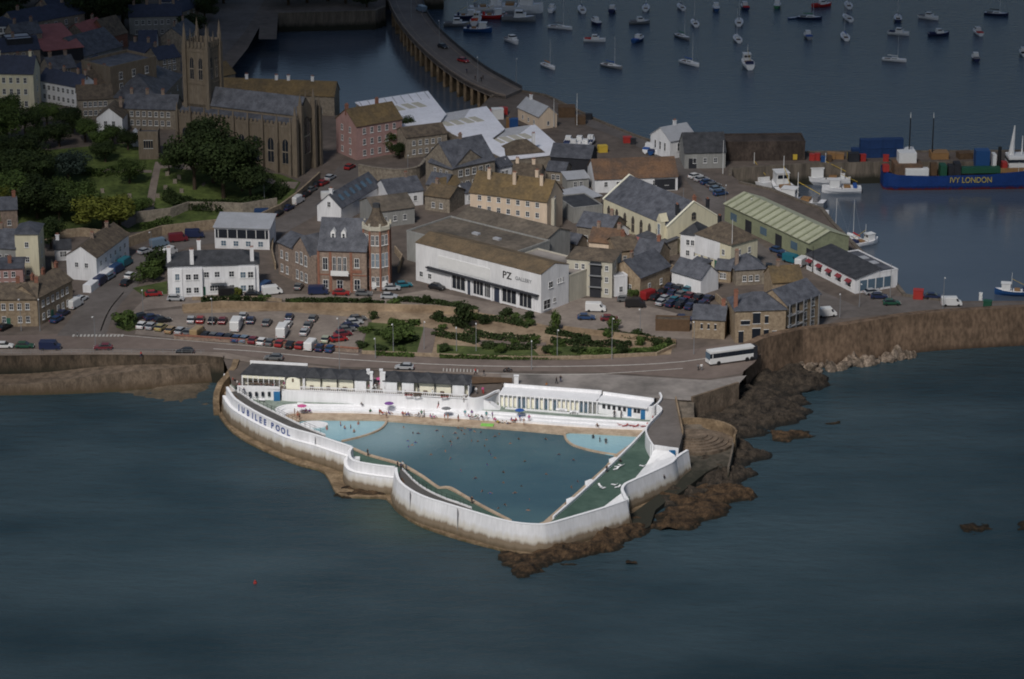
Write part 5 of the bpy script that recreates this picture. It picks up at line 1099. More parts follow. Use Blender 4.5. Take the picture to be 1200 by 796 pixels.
H('white_house', 'pale house with long white side at the top edge above the grey terrace', (187, 20), (219, 20), 8, 5.6, 'gable', 2.6, 'white_town', 'navy_roof', (1, 3.4), 4, (), ())
H('white_house', 'small white house at the far left edge below the dark wood', (-10, 49), (14, 49), 7, 5, 'hip', 2.6, 'white_town', 'navy_roof', (1, 3.), 3, (), ())
H('terrace_house', 'dark roofed terrace across the slope left of the red warehouse', (-20, 84), (48, 78), 10, 5.6, 'gable', 3.2, 'stone', 'navy_roof', (1, 3.4), 6, (), ((.2, .5), (.6, .5)), 'brick')
H('flat_store', 'low flat pale roofed store above the cream house', (10, 79.5), (40, 77), 8, 8.6, 'flat', .3, 'dark', 'pale_roof', (), 0, (), (), cat='building')
H('terrace_house', 'dim terrace high on the slope below the dark wood', (20, 44), (100, 36), 10, 6, 'gable', 3.4, 'stone', 'navy_roof', (1, 3.4), 6, (), ((.15, .5), (.5, .5), (.8, .5)), 'brick')
H('spired_hall', 'brown roofed hall with small pointed turret left of the grey terrace', (128, 56), (150, 55), 10, 5, 'gable', 5, 'redbrick', 'slate_brown', (1,), 2, (), ())
H('shop_row', 'row of shops with orange lichen roofs behind the church nave', (252, 131), (392, 136), 8, 6.2, 'gable', 3.4, 'stone', 'lichen', (1,), 6, (), ((.25, .5), (.5, .5), (.6, .5), (.8, .5)), 'white_town', 'building')
H('kiosk_building', 'dark quay store beside the west quay road behind the church tower', (258, 108), (276, 104), 9, 5, 'gable', 3, 'stone', 'lichen', (1,), 1, (), (), cat='building')

FILL = [((60, 101), (90, 97), 8, 5, 'slate'), ((0, 100), (34, 96), 8, 4, 'slate_brown'), ((100, 118), (130, 117), 7, 5.5, 'slate_brown'), ((215, 30), (240, 20), 7, 5, 'navy_roof'), ((216, 62), (232, 50), 8, 5, 'slate'), ((150, 78), (176, 80), 8, 4.5, 'navy_roof'), ((60, 24), (96, 20), 8, 5, 'navy_roof'), ((100, 52), (126, 50), 8, 5, 'redroof'), ((186, 88), (212, 84), 9, 5, 'navy_roof'), ((18, 60), (50, 56), 8, 5, 'slate')]
FL = ['above the pale blue cottages', 'above the cream house at the left edge', 'between the cottages and the square stone building', 'highest behind the church tower', 'just left of the church tower battlements', 'behind the square stone building', 'in the wood near the top edge', 'with dull red roof behind the pale grey warehouse', 'between the slate hall and the grey terrace', 'above the dark terrace at the far left']
for (A_, B_, D_, h_, rm_), lb in zip(FILL, FL): H('town_house', 'dim slate roofed house ' + lb, A_, B_, D_, h_, 'gable', 3, 'stone', rm_, (1, 3.2), 3, (), ((.2, .5), (.8, .5)), 'brick')

# ------------------------------------------------------------------ road bridge
bl = [(452, -8), (458, 8), (468, 26), (486, 48), (512, 72), (544, 94), (575, 108), (592, 113)]
br = [(494, -8), (497, 6), (505, 22), (520, 40), (545, 62), (572, 82), (597, 96), (612, 104)]
bls = sm([P(x, y, 7).xy for x, y in bl], 4); brs = sm([P(x, y, 7).xy for x, y in br], 4)
b0 = bls[0]; e = empty('road_bridge', (b0.x, b0.y, 0), 0, 'long curved road bridge on dark piers crossing the harbour entrance', 'bridge')
def bp(mb, n_, m): return mb.build(n_, m, e, loc=(-b0.x, -b0.y, 0))
bp(MB().prism([tuple(v) for v in bls] + [tuple(v) for v in brs[::-1]], 5.9, 7.0), 'deck', M['asphalt_grey'])
bp(sweep(bls, [(.0, 5.6), (.0, 7.5), (-.35, 7.5), (-.35, 5.6)]), 'kerb_beam', M['pave'])
bp(sweep(brs, [(.35, 5.6), (.35, 8.0), (0, 8.0), (0, 5.6)]), 'parapet', M['slate_dark'])
for k in (.22, .8):
    mid = [bls[i] * (1 - k) + brs[i] * k for i in range(len(bls))]; bp(sweep(mid, [(-.12, 7.003), (-.12, 7.12 if k > .7 else 7.015), (.12, 7.12 if k > .7 else 7.015), (.12, 7.003)]), 'road_edge', M['pave'])
nbp = len(bls)
for k in range(3, nbp - 3, 1):
    if k % 2 and k < 8: continue
    p = bls[k]; q_ = brs[min(k, nbp - 1)]; d = (q_ - p).normalized()
    a_ = p + d * .3; b_ = p + d * 9
    mb = MB(); mb.prism([tuple(a_ + Vector((-d.y, d.x)) * .45), tuple(b_ + Vector((-d.y, d.x)) * .45), tuple(b_ - Vector((-d.y, d.x)) * .45), tuple(a_ - Vector((-d.y, d.x)) * .45)], -2, 5.88); bp(mb, 'pier', M['apron'])

# ------------------------------------------------------------------ lido buildings
# retaining wall below the cafe terrace
TE = [(330, 456.8), (337, 457.6), (352, 458.2), (390, 459.6), (460, 463), (500, 465), (540, 467.3), (547, 467.8)]
te = [P(x, y, 6).xy for x, y in TE]
wall_run(te, 2, 6.05, .4, M['white'], 'terrace_wall', 'long white retaining wall below the cafe terrace with pilaster lines', 'wall')
wall_run([P(x, y, 6).xy for x, y in [(278, 455.5), (292, 455.6), (310, 456), (328, 456.8)]], 2, 6.6, .4, M['white'], 'terrace_wall', 'white wall with four small dark windows below the left end of the cafe', 'wall')
lw_ = [o for o in COL.objects if o.name.startswith('terrace_wall')][-1]
for px_ in (293, 300.5, 308, 315.5):
    p = P(px_, 461.2, 5.0); MB().box(p.x - .3, p.x + .3, -.45, -.2, 4.4, 5.4).build('window', M['glass'], lw_, loc=(0, P(px_, 455.9, 6).y, 0))
p = P(325, 462, 4.5); MB().box(p.x - .7, p.x + .7, -.5, -.2, 3.45, 5.6).build('door', M['door_blue'], lw_, loc=(0, P(325, 456.6, 6).y, 0))
tag(sweep(sm([P(x, y, 6).xy for x, y in [(547, 467.8), (556, 469.5), (568, 467.2), (576, 463.6), (581, 461), (586, 459.7)]], 4), [(-.45, 2), (-.45, 6.5), (0, 6.5), (0, 2)]).build('ramp_wall', M['white']), 'curving white wall linking the cafe terrace to the changing cubicles', 'wall')
# double stair in the middle
c = P(556, 480, 3.4)
st_ = MB(); st_.add([(-6.5, -2.2, -.5), (-2.2, -2.2, 2.4), (2.2, -2.2, 2.4), (6.5, -2.2, -.5), (-6.5, .0, -.5), (-2.2, .0, 2.4), (2.2, .0, 2.4), (6.5, .0, -.5)], [(3, 2, 1, 0), (4, 5, 6, 7), (0, 1, 5, 4), (1, 2, 6, 5), (2, 3, 7, 6), (0, 4, 7, 3)])
so_ = st_.build('double_stair', M['white'], loc=(c.x, c.y + 2.2, 3.5), rot=(0, 0, R(-6))); tag(so_, 'white double stair rising to the terrace between cafe and cubicles', 'stairs')
# balustrade
def balustrade(pts, z, label, stp=.42, h=.95):
    pp = [Vector(p) for p in pts]; e = empty('balustrade', (pp[0].x, pp[0].y, z), 0, label, 'balustrade'); o0 = pp[0]
    sweep([p - o0 for p in pp], [(-.2, h - .12), (-.2, h), (.1, h), (.1, h - .12)]).build('handrail', M['white'], e)
    sweep([p - o0 for p in pp], [(-.2, .0), (-.2, .14), (.1, .14), (.1, .0)]).build('plinth', M['white'], e)
    bm_ = MB().tube((0, 0, .14), (0, 0, h - .12), .075, .075, 5).mesh('baluster', M['white']); tot = sum((b - a).length for a, b in zip(pp[:-1], pp[1:])); stp = max(stp, tot / 98)
    for a, b in zip(pp[:-1], pp[1:]):
        n = int((b - a).length / stp)
        for k in range(n):
            q_ = a + (b - a) * (k / n) - o0; link('baluster', bm_, e, (q_.x, q_.y + .05, 0))
balustrade(te[2:6], 6.05, 'white balustrade along the cafe terrace edge, left of the double stair')
balustrade(te[5:], 6.05, 'short end of the white balustrade beside the double stair')
railing([P(x, y, 6).xy for x, y in [(280, 455), (310, 455.6), (328, 456.4)]], 6.6, .8, 'terrace_railing', 'thin railing above the four small windows at the left end of the cafe', M['metal'], 1.6)
# cafe pavilion, left
def zf_(A, B): 
    a = P(A[0], A[1], 6); b = P(B[0], B[1], 6); d = b - a; return a, math.atan2(d.y, d.x), d.length
a, th, L_ = zf_((284.5, 452.2), (355, 456)); e = empty('cafe_pavilion', a, th, 'left cafe pavilion with dark slate roof, glazed cream front and arched bay', 'pavilion')
MB().box(0, L_, 1.3, 4.2, 0, 2.6).build('wall', M['cream_lit'], e)
MB().box(-.2, 0, 0, 4.2, 0, 2.6).box(L_, L_ + .2, 0, 4.2, 0, 2.6).build('side_wall', M['white'], e)
r_ = MB(); slab(r_, (-.5, -.1, 2.75), (L_ + .4, -.1, 2.75), (L_ + .2, 4.1, 4.0), (1.2, 4.1, 4.0)); rf_ = r_.build('roof', M['slate_dark'], e)
MB().box(.8, L_ + .2, 4.15, 4.5, 0, 4.5).build('parapet', M['white'], rf_)
for k in range(9): 
    x = k * (L_ * .7) / 8; MB().box(x - .07, x + .07, -.05, .09, 0, 2.6).build('pillar', M['white'], e)
MB().box(0, L_ * .7, -.03, .02, 1.9, 2.6).build('fascia', M['cream_lit'], e)
ar = MB(); n = 12; cx = L_ * .845; rr = L_ * .115
pts = [(cx - rr, -.5, 0), (cx + rr, -.5, 0)] + [(cx + rr * math.cos(math.pi * i / n), -.5, 1.9 + rr * .5 * math.sin(math.pi * i / n)) for i in range(n + 1)]
m_ = len(pts); ar.add(pts + [(p[0], 1.5, p[2]) for p in pts], [tuple(range(m_))] + [(i, i + m_, (i + 1) % m_ + m_, (i + 1) % m_) for i in range(m_)] + [tuple(range(m_, 2 * m_))[::-1]])
ar.build('arched_bay', M['cream_lit'], e); MB().box(cx - .2, cx + .2, -.56, -.502, 1.7, 2.5).build('emblem', M['timber'], e)
# cafe terraces with hipped bays
def pav(A, B, nb_, label, lit):
    a, th, L_ = zf_(A, B); e = empty('terrace_pavilion', a, th, label, 'pavilion')
    MB().box(0, L_, 1.3, 3.8, 0, 2.7).build('wall', M['cream_lit'], e); MB().box(-.15, 0, 0, 3.8, 0, 2.7).box(L_, L_ + .15, 0, 3.8, 0, 2.7).build('side_wall', M['white'], e)
    r_ = MB(); slab(r_, (-.4, -.1, 2.8), (L_ + .4, -.1, 2.8), (L_ + .3, 3.8, 3.7), (-.3, 3.8, 3.7)); rf_ = r_.build('roof', M['slate_dark'], e)
    for k in range(nb_):
        cx = (k + .5) * L_ / nb_; hw = L_ / nb_ * .5; h_ = MB()
        h_.add([(cx - hw, -.05, 2.83), (cx + hw, -.05, 2.83), (cx + hw, 4.0, 3.6), (cx - hw, 4.0, 3.6), (cx, 2.6, 4.4)], [(0, 1, 4), (1, 2, 4), (2, 3, 4), (3, 0, 4)]); h_.build('roof_hip', M['slate_dark'], rf_)
    for k in range(nb_ + 1):
        x = k * L_ / nb_; MB().box(x - .09, x + .09, -.12, .1, 0, 2.6).build('pillar', M['black'] if 0 < k < nb_ else M['white'], e)
    for k, kind in enumerate(lit):
        x0_ = k * L_ / nb_ + .15; x1_ = (k + 1) * L_ / nb_ - .15
        if kind == 'w': MB().box(x0_, x1_ - .8, .1, .25, 0, 2.6).build('shutter', M['white'], e)
        elif kind == 'y': 
            MB().box(x0_, x1_, .7, .85, 0, 2.6).build('mural', M['cream_lit'], e)
            MB().box(x0_ + 1.0, x1_ - 1.6, .3, .5, 0, .8).build('counter', M['timber'], e)
pav((357, 456.3), (434, 459.6), 4, 'left terrace pavilion with peaked dark roofs and open cream bays beside the entrance steps', 'yyyw')
pav((450.5, 460.2), (549, 465), 5, 'right terrace pavilion with peaked dark roofs and white shuttered bays', 'wwyyw')
# entrance gate between them
for x, y in ((431.8, 456), (435.5, 459), (447, 456), (450, 459.5)):
    p = P(x, y, 6); o = MB().box(-.3, .3, -.3, .3, 0, 4.4).box(-.4, .4, -.4, .4, 4.403, 4.7).build('gate_post', M['white'], loc=p); tag(o, 'tall white gate post beside the entrance gap between the terrace pavilions', 'gate post', 'gate posts at the pool entrance')
for k in range(5): 
    p = P(441, 449 + k * 2, 6); tag(MB().box(p.x - 1.6, p.x + 1.6, p.y - .6, p.y + 1., 5, 6.9 - k * .17).build('entrance_steps', M['gravel_pale']), kind='structure')
# hedge bed right of pavilions
# changing cubicles
A, B, C_ = P(586, 475.8, 3.43), P(700, 484.4, 3.43), P(759, 492.3, 3.43)
def cub(A, B, label, doors, wins_, D=4.4):
    d = B - A; th = math.atan2(d.y, d.x); L_ = d.length; e = empty('changing_cubicles', A, th, label, 'changing rooms')
    MB().box(0, L_, 0, D, -1, 2.85).build('wall', M['white'], e)
    rf_ = MB().box(-.1, L_ + .1, -.7, D, 2.853, 3.1).build('roof', M['white'], e)
    MB().box(-.1, L_ + .1, D + .003, D + .4, 2.5, 3.7).build('parapet', M['white'], rf_)
    for (x0_, x1_, m_) in doors: 
        o = MB().box(x0_ * L_, x1_ * L_, -.04, -.003, .02, 2.3).build('door', M[m_], e)
    for x_ in wins_: MB().box(x_ * L_ - .35, x_ * L_ + .35, -.05, -.003, 1.3, 2.3).build('window', M['glass'], e)
    return e, L_
N_ = 22; kinds = ['cream_lit', 'cream_lit', 'cream_lit', 'cream_lit', 'glass_blue', 'glass_blue', 'cream_lit', 'cream_lit', 'glass_blue', 'cream_lit', 'glass_blue', 'cream_lit', 'glass_blue', 'cream_lit', 'cream_lit', 'cream_lit', 'cream_lit', 'cream_lit', 'glass_blue', 'glass_blue', 'grey_render', 'grey_render']
dm_ = [((i + .22) / N_, (i + .88) / N_, kinds[i]) for i in range(N_)]
e, L_ = cub(A, B, 'long row of white changing cubicles with alternating cream and dark doors', dm_, [])
for i in range(N_ + 1): MB().box(i * L_ / N_ - .12, i * L_ / N_ + .12, -.7, -.004, 0, 2.85).build('pier', M['white'], e)
e, L_ = cub(B, C_, 'white changing block with small square windows and two blue doors at the east end', [(.60, .68, 'door_blue'), (.86, .95, 'door_blue')], [.13, .23, .33, .44, .54, .75, .82], 3.8)
cv = sm([C_.xy, P(766, 491.5, 3.43).xy, P(773, 486, 3.43).xy, P(776, 480, 3.43).xy, P(774, 475, 3.43).xy], 4)
tag(sweep(cv, [(-.4, 2), (-.4, 6.5), (0, 6.5), (0, 2)]).build('curved_wall', M['white']), 'curved white wall closing the east end of the changing block', 'wall')
# hedge bank behind the cubicle terrace
drape('planting_bed', [(552, 443), (600, 444.5), (600, 450.5), (589, 450), (552, 451.5)], M['timber'], .35)
p = P(605, 450, 6); tag(MB().box(-.5, .5, -.3, .3, 0, 1.9).box(-.6, .6, -.4, .4, 1.903, 2.1).build('white_pillar', M['white'], loc=p), 'white square gate pillar at the road end of the cubicle roof', 'pillar')

# ------------------------------------------------------------------ vehicles
PAINT = {}
def paint(n_, c): 
    m = mat('car_paint_' + n_.replace(' ', '_'), c, .3, .03, .5, spec=.5); PAINT[n_] = m; return m
for n_, c in (('white', (.7, .7, .7)), ('silver', (.38, .39, .41)), ('grey', (.13, .135, .14)), ('black', (.018, .018, .02)), ('navy', (.02, .03, .08)), ('blue', (.025, .06, .15)), ('light blue', (.16, .22, .29)), ('teal', (.02, .15, .20)), ('red', (.28, .02, .022)), ('maroon', (.15, .02, .03)), ('yellow', (.38, .32, .14)), ('pale green', (.34, .37, .28)), ('tan', (.34, .24, .13)), ('dark green', (.02, .08, .05))): paint(n_, c)
CARM = {}
def car_parts(kind, colr):
    k = (kind, colr)
    if k in CARM: return CARM[k]
    m = PAINT[colr]; out = []
    if kind == 'car':
        prof = [(-2.1, .28), (-2.15, .75), (-2.0, .95), (-1.75, .98), (1.1, .95), (1.95, .78), (2.15, .55), (2.1, .28)]
        cab = [(-1.8, .97), (-1.35, 1.40), (.25, 1.42), (1.05, .95)]; W = .88; wz = [-1.35, 1.35]; roofp = (-1.36, .28, 1.40, 1.46)
    elif kind == 'van':
        prof = [(-2.5, .3), (-2.5, 2.1), (-2.3, 2.2), (1.3, 2.15), (1.75, 1.35), (2.4, 1.1), (2.5, .3)]; cab = [(1.2, 1.3), (.9, 1.95), (1.30, 2.05), (1.70, 1.32)]; W = .98; wz = [-1.6, 1.6]; roofp = (-2.3, 1.2, 2.18, 2.26)
    elif kind == 'camper':
        prof = [(-2.9, .35), (-2.9, 2.6), (-2.7, 2.75), (1.6, 2.75), (2.2, 2.3), (1.7, 1.4), (2.6, 1.15), (2.7, .35)]; cab = [(1.0, 1.4), (1.0, 2.1), (1.5, 2.1), (1.9, 1.35)]; W = 1.1; wz = [-1.8, 1.8]; roofp = (-2.6, 1.5, 2.76, 2.84)
    b = MB(); n = len(prof)
    b.add([(x, -W, z) for x, z in prof] + [(x, W, z) for x, z in prof], [tuple(range(n))[::-1] if False else tuple(range(n)), tuple(range(n, 2 * n))[::-1]] + [(i, i + n, (i + 1) % n + n, (i + 1) % n) for i in range(n)])
    out.append(('body', b.mesh('body', m, bev=.06), (0, 0, 0)))
    g = MB(); t = .12 if kind == 'car' else -.02
    g.add([(cab[0][0], -W + .04 - (0 if kind == 'car' else .06), cab[0][1]), (cab[3][0], -W + .04 - (0 if kind == 'car' else .06), cab[3][1]), (cab[3][0], W - .04 + (0 if kind == 'car' else .06), cab[3][1]), (cab[0][0], W - .04 + (0 if kind == 'car' else .06), cab[0][1]),
           (cab[1][0], -W + t, cab[1][1]), (cab[2][0], -W + t, cab[2][1]), (cab[2][0], W - t, cab[2][1]), (cab[1][0], W - t, cab[1][1])], [(0, 3, 2, 1), (4, 5, 6, 7), (0, 1, 5, 4), (1, 2, 6, 5), (2, 3, 7, 6), (3, 0, 4, 7)])
    out.append(('windows', g.mesh('windows', M['glass']), (0, 0, 0)))
    rp = MB().box(roofp[0], roofp[1], -W + .14, W - .14, roofp[2] + .003, roofp[3]); out.append(('roof', rp.mesh('roof', m), (0, 0, 0)))
    wm_ = MB().tube((0, -.11, 0), (0, .11, 0), .33, .33, 10).mesh('wheel', M['black'])
    for x in wz:
        for y in (-W + .08, W - .08): out.append(('wheel', wm_, (x, y, .33)))
    hm = MB().box(-.03, .03, -.16, .16, -.08, .08).mesh('headlight', M['frame']); 
    for y in (-W + .25, W - .25): out.append(('headlight', hm, (prof[-2][0] + (.02 if kind == 'car' else .07), y, .62)))
    tm_ = MB().box(-.03, .03, -.13, .13, -.08, .08).mesh('tail_light', M['redpaint'])
    for y in (-W + .2, W - .2): out.append(('tail_light', tm_, (prof[1][0] - .03 if kind == 'car' else prof[0][0] - .02, y, .72)))
    CARM[k] = out; return out
ncar = [0]
def car(px_, py_, colr, rz, label, kind='car', group=None, z=None):
    p = G(px_, py_) if z is None else P(px_, py_, z)
    z_ = p.z + (.06 if z is None else .02)
    e = empty('parked_car' if kind == 'car' else ('parked_van' if kind == 'van' else 'parked_camper'), (p.x, p.y, z_), R(rz), label, {'car': 'car', 'van': 'van', 'camper': 'camper van'}[kind], group)
    for n_, me, l_ in car_parts(kind, colr): link(n_, me, e, l_)
    ncar[0] += 1; return e
def carrow(lst, where, rz, group, jit=4):
    for i, t in enumerate(lst):
        x, y, c_ = t[:3]; kd = t[3] if len(t) > 3 else 'car'; r_ = t[4] if len(t) > 4 else rz
        car(x, y, c_, r_ + ru(-jit, jit), '%s %s, %s from left %s' % (c_, {'car': 'car', 'van': 'van', 'camper': 'camper van'}[kd], ORD[i], where), kd, group)
y6 = 3.5   # the listed points are car centres seen a little above the ground
carrow([(167, 384, 'white'), (178, 385, 'silver'), (189, 386.5, 'yellow'), (201, 389.5, 'tan'), (212, 390.5, 'silver'), (222, 392, 'grey'), (232, 394, 'tan', 'van'), (242, 395.5, 'black'), (251, 396.5, 'grey'), (259.5, 397.5, 'navy'), (269, 398, 'black'), (278, 399.5, 'blue'), (287.5, 400, 'light blue'), (297.5, 401.5, 'maroon'), (307.5, 403, 'white'), (317.5, 404, 'grey'), (329, 405.3, 'red'), (341, 407, 'black'), (352.5, 407.5, 'red'), (364.5, 408.8, 'white', 'van'), (376, 410.4, 'navy'), (388, 411.4, 'blue')], 'in the front car park row', 72, 'cars in the front row of the seafront car park')
carrow([(168, 373.5, 'black'), (179, 375, 'navy'), (190.6, 378, 'black')], 'behind the round bush', 30, 'cars at the west end of the car park')
carrow([(224, 377.5, 'silver'), (235, 377.5, 'red'), (249, 378.5, 'black'), (261, 378.5, 'maroon'), (277, 386, 'white', 'camper'), (280, 379.5, 'white'), (285, 373, 'silver'), (294, 378, 'navy')], 'in the middle car park row', 88, 'cars in the middle of the car park')
carrow([(313, 381, 'grey'), (331, 393.5, 'white', 'camper'), (337, 383, 'white'), (339, 374.5, 'navy'), (357, 392, 'silver'), (361, 384, 'grey'), (367, 376, 'grey'), (382, 400.5, 'pale green')], 'in the right car park block', 84, 'vehicles in the right block of the car park')
carrow([(397, 400, 'red'), (402, 394, 'maroon'), (406, 389, 'grey'), (410, 385, 'navy'), (415, 380.5, 'silver'), (419, 376, 'grey')], 'in the slanting car park row', 20, 'cars in the slanting row of the car park')
carrow([(180, 347, 'red', 'car', 10), (206, 352.5, 'silver', 'car', 0), (268, 347, 'black', 'van', 0), (297, 347.5, 'black', 'car', 0), (311, 340, 'blue', 'van', 60), (319, 345, 'white', 'van', 20), (350, 338.5, 'grey', 'car', 85), (373, 345, 'navy', 'van', 5), (400, 346, 'red', 'car', 0), (426, 346.5, 'grey', 'car', 0), (448, 339.5, 'white', 'van', 0), (459, 340, 'silver', 'car', 0), (473, 336.5, 'teal', 'car', 15), (456, 350, 'silver', 'car', 0), (512, 339, 'black', 'car', -35)], 'along the upper road', 0, 'vehicles along the upper road')
for x, y, c_, rz, lb, kd in [(217, 415, 'black', 178, 'black car on the beach road left of the pool', 'car'), (321, 422, 'grey', 175, 'dark grey car on the beach road behind the left cafe pavilion', 'car'), (474, 433, 'silver', 175, 'silver estate car on the beach road behind the pool entrance', 'car'), (5, 408, 'white', 0, 'white car at the left edge of the beach road', 'car'), (29, 408, 'dark green', 0, 'dark green car near the left edge of the beach road', 'car'), (59, 410, 'navy', 0, 'navy van on the beach road at the left', 'van'), (121, 410, 'maroon', 180, 'maroon car on the beach road near the side street', 'car')]:
    car(x, y, c_, rz, lb, kd)
carrow([(5, 386, 'black'), (66.6, 377, 'blue', 'car', 68), (74, 370, 'navy', 'car', 68), (88, 360, 'white', 'van', 68), (95, 353, 'white', 'car', 68), (118, 333, 'navy', 'van', 70), (128, 327, 'light blue', 'car', 70), (137, 319.5, 'blue', 'van', 70), (147, 311.5, 'teal', 'van', 70), (148, 334, 'black', 'car', 70), (153, 325.5, 'white', 'car', 70), (170, 297, 'silver', 'car', 50), (177, 309, 'grey', 'car', 70), (187, 289, 'light blue', 'van', 30), (198, 299, 'white', 'van', 60), (209, 283, 'maroon', 'van', 15), (228, 278.5, 'navy', 'van', 8)], 'up the side street', 60, 'vehicles up the side street')
carrow([(309, 254.5, 'blue', 'van', 5), (326, 252, 'black'), (338, 246, 'navy'), (348.5, 238.5, 'white', 'van'), (358, 230, 'black'), (365, 224.5, 'grey'), (371, 219, 'black'), (378.6, 217, 'red'), (387, 210.5, 'silver'), (386.7, 234, 'white', 'van', 10), (394, 229.5, 'grey', 'car', 10), (402, 228.5, 'black', 'car', 10), (410, 198, 'red', 'car', 68)], 'in the line below the church', 66, 'vehicles below the church')
carrow([(687, 374.5, 'blue'), (698, 365, 'white', 'van'), (714, 376, 'maroon'), (733, 353.5, 'grey'), (744.5, 360, 'black', 'van')], 'before the beige flats', 0, 'vehicles before the beige flats')
carrow([(761, 350, 'red', 'van', 45)] + [(769 + 11 * k, 351 + 1.6 * k, c_) for k, c_ in enumerate(['black', 'silver', 'teal', 'navy', 'black', 'navy'])] + [(778 + 10.5 * k, 344.5 + 1.6 * k, c_) for k, c_ in enumerate(['black', 'navy', 'grey', 'maroon', 'black', 'navy'])] + [(786 + 10.5 * k, 338.5 + 1.6 * k, c_) for k, c_ in enumerate(['navy', 'black', 'teal'])] + [(776 + 11 * k, 357 + 1.6 * k, c_) for k, c_ in enumerate(['silver', 'navy', 'black', 'navy'])], 'in the tightly packed car yard', 58, 'cars packed into the yard')
carrow([(801, 376, 'navy', 'car', 0), (901, 315, 'black', 'car', 80), (909, 317.5, 'black', 'car', 80), (911, 296, 'blue', 'car', -45), (920, 303, 'navy', 'car', -45), (928, 308, 'teal', 'van', -45), (930, 317, 'silver', 'car', 70), (940, 311, 'white', 'van', 60), (948, 381, 'navy', 'van', 5), (968, 371, 'white', 'van', 10), (1022, 345, 'silver', 'car', 20), (1030, 350, 'navy', 'car', 0), (1044.5, 357.5, 'dark green', 'car', 0), (1093.5, 350, 'navy', 'car', -10), (1115, 358.5, 'white', 'van', 0)], 'on the harbour road', 0, 'vehicles on the harbour road')
carrow([(815, 209, 'white'), (822, 212.5, 'silver'), (829, 216, 'blue'), (836, 219.5, 'grey'), (840, 224, 'light blue'), (844, 229, 'blue')], 'beside the quay road', 30, 'cars beside the quay road')
carrow([(494, 17, 'light blue', 'van', 120), (519, 60, 'black', 'car', -52), (543, 76.5, 'red', 'car', -48)], 'on the road bridge', 0, 'cars on the bridge')
for o in COL.objects:
    if o.get('group') == 'cars on the bridge': o.location.z = 7.03
# coach
cp = G(857, 424); e = empty('coach', (cp.x, cp.y, 6.06), R(22), 'long white coach with dark windows parked at the head of the pier wall', 'coach')
MB().box(-6, 6, -1.25, 1.25, .35, 1.75).build('body', PAINT['white'], e, bev=.08)
MB().box(-5.95, 5.95, -1.22, 1.22, 1.76, 2.85).build('windows', M['glass'], e)
MB().box(-5.9, 5.4, -1.18, 1.18, 2.86, 3.35).box(-5.5, -2.8, -.8, .8, 3.353, 3.5).build('roof', PAINT['white'], e, bev=.03)
MB().box(5.0, 6.02, -1.26, 1.26, .3, 3.3).build('rear_panel', M['dark'], e)
for k in range(6): MB().box(-5.4 + 1.9 * k, -5.25 + 1.9 * k, -1.27, 1.27, 1.77, 2.84).build('window_post', M['dark'] if k else PAINT['white'], e)
for x in (-3.8, 3.4, 4.6):
    for y in (-1.15, 1.15): MB().tube((0, -.15, 0), (0, .15, 0), .5, .5, 12).build('wheel', M['black'], e, loc=(x, y, .5))
for y in (-.9, .9): MB().box(-6.1, -6.0, y - .2, y + .2, .6, .9).build('headlight', M['frame'], e)
MB().box(-6.06, -5.96, -1.1, 1.1, 1.4, 2.9).build('windscreen', M['glass_blue'], e)
# motorbike
mp_ = P(595, 436, 6); e = empty('motorbike', (mp_.x, mp_.y, 6.05), R(5), 'black motorbike with rider on the beach road right of the pavilions', 'motorbike')
for x in (-.75, .75): MB().tube((x, -.06, .33), (x, .06, .33), .33, .33, 12).build('wheel', M['black'], e)
MB().tube((-.75, 0, .33), (0, 0, .75), .08).tube((0, 0, .75), (.75, 0, .33), .08).tube((.55, 0, .6), (.45, 0, 1.05), .04).build('frame', M['metal'], e)
MB().box(-.7, .0, -.14, .14, .72, .85).build('seat', M['black'], e); MB().box(.0, .45, -.15, .15, .7, .95).build('fuel_tank', M['dark'], e, bev=.04)
MB().tube((.45, -.35, 1.05), (.45, .35, 1.05), .03).build('handlebar', M['metal'], e)

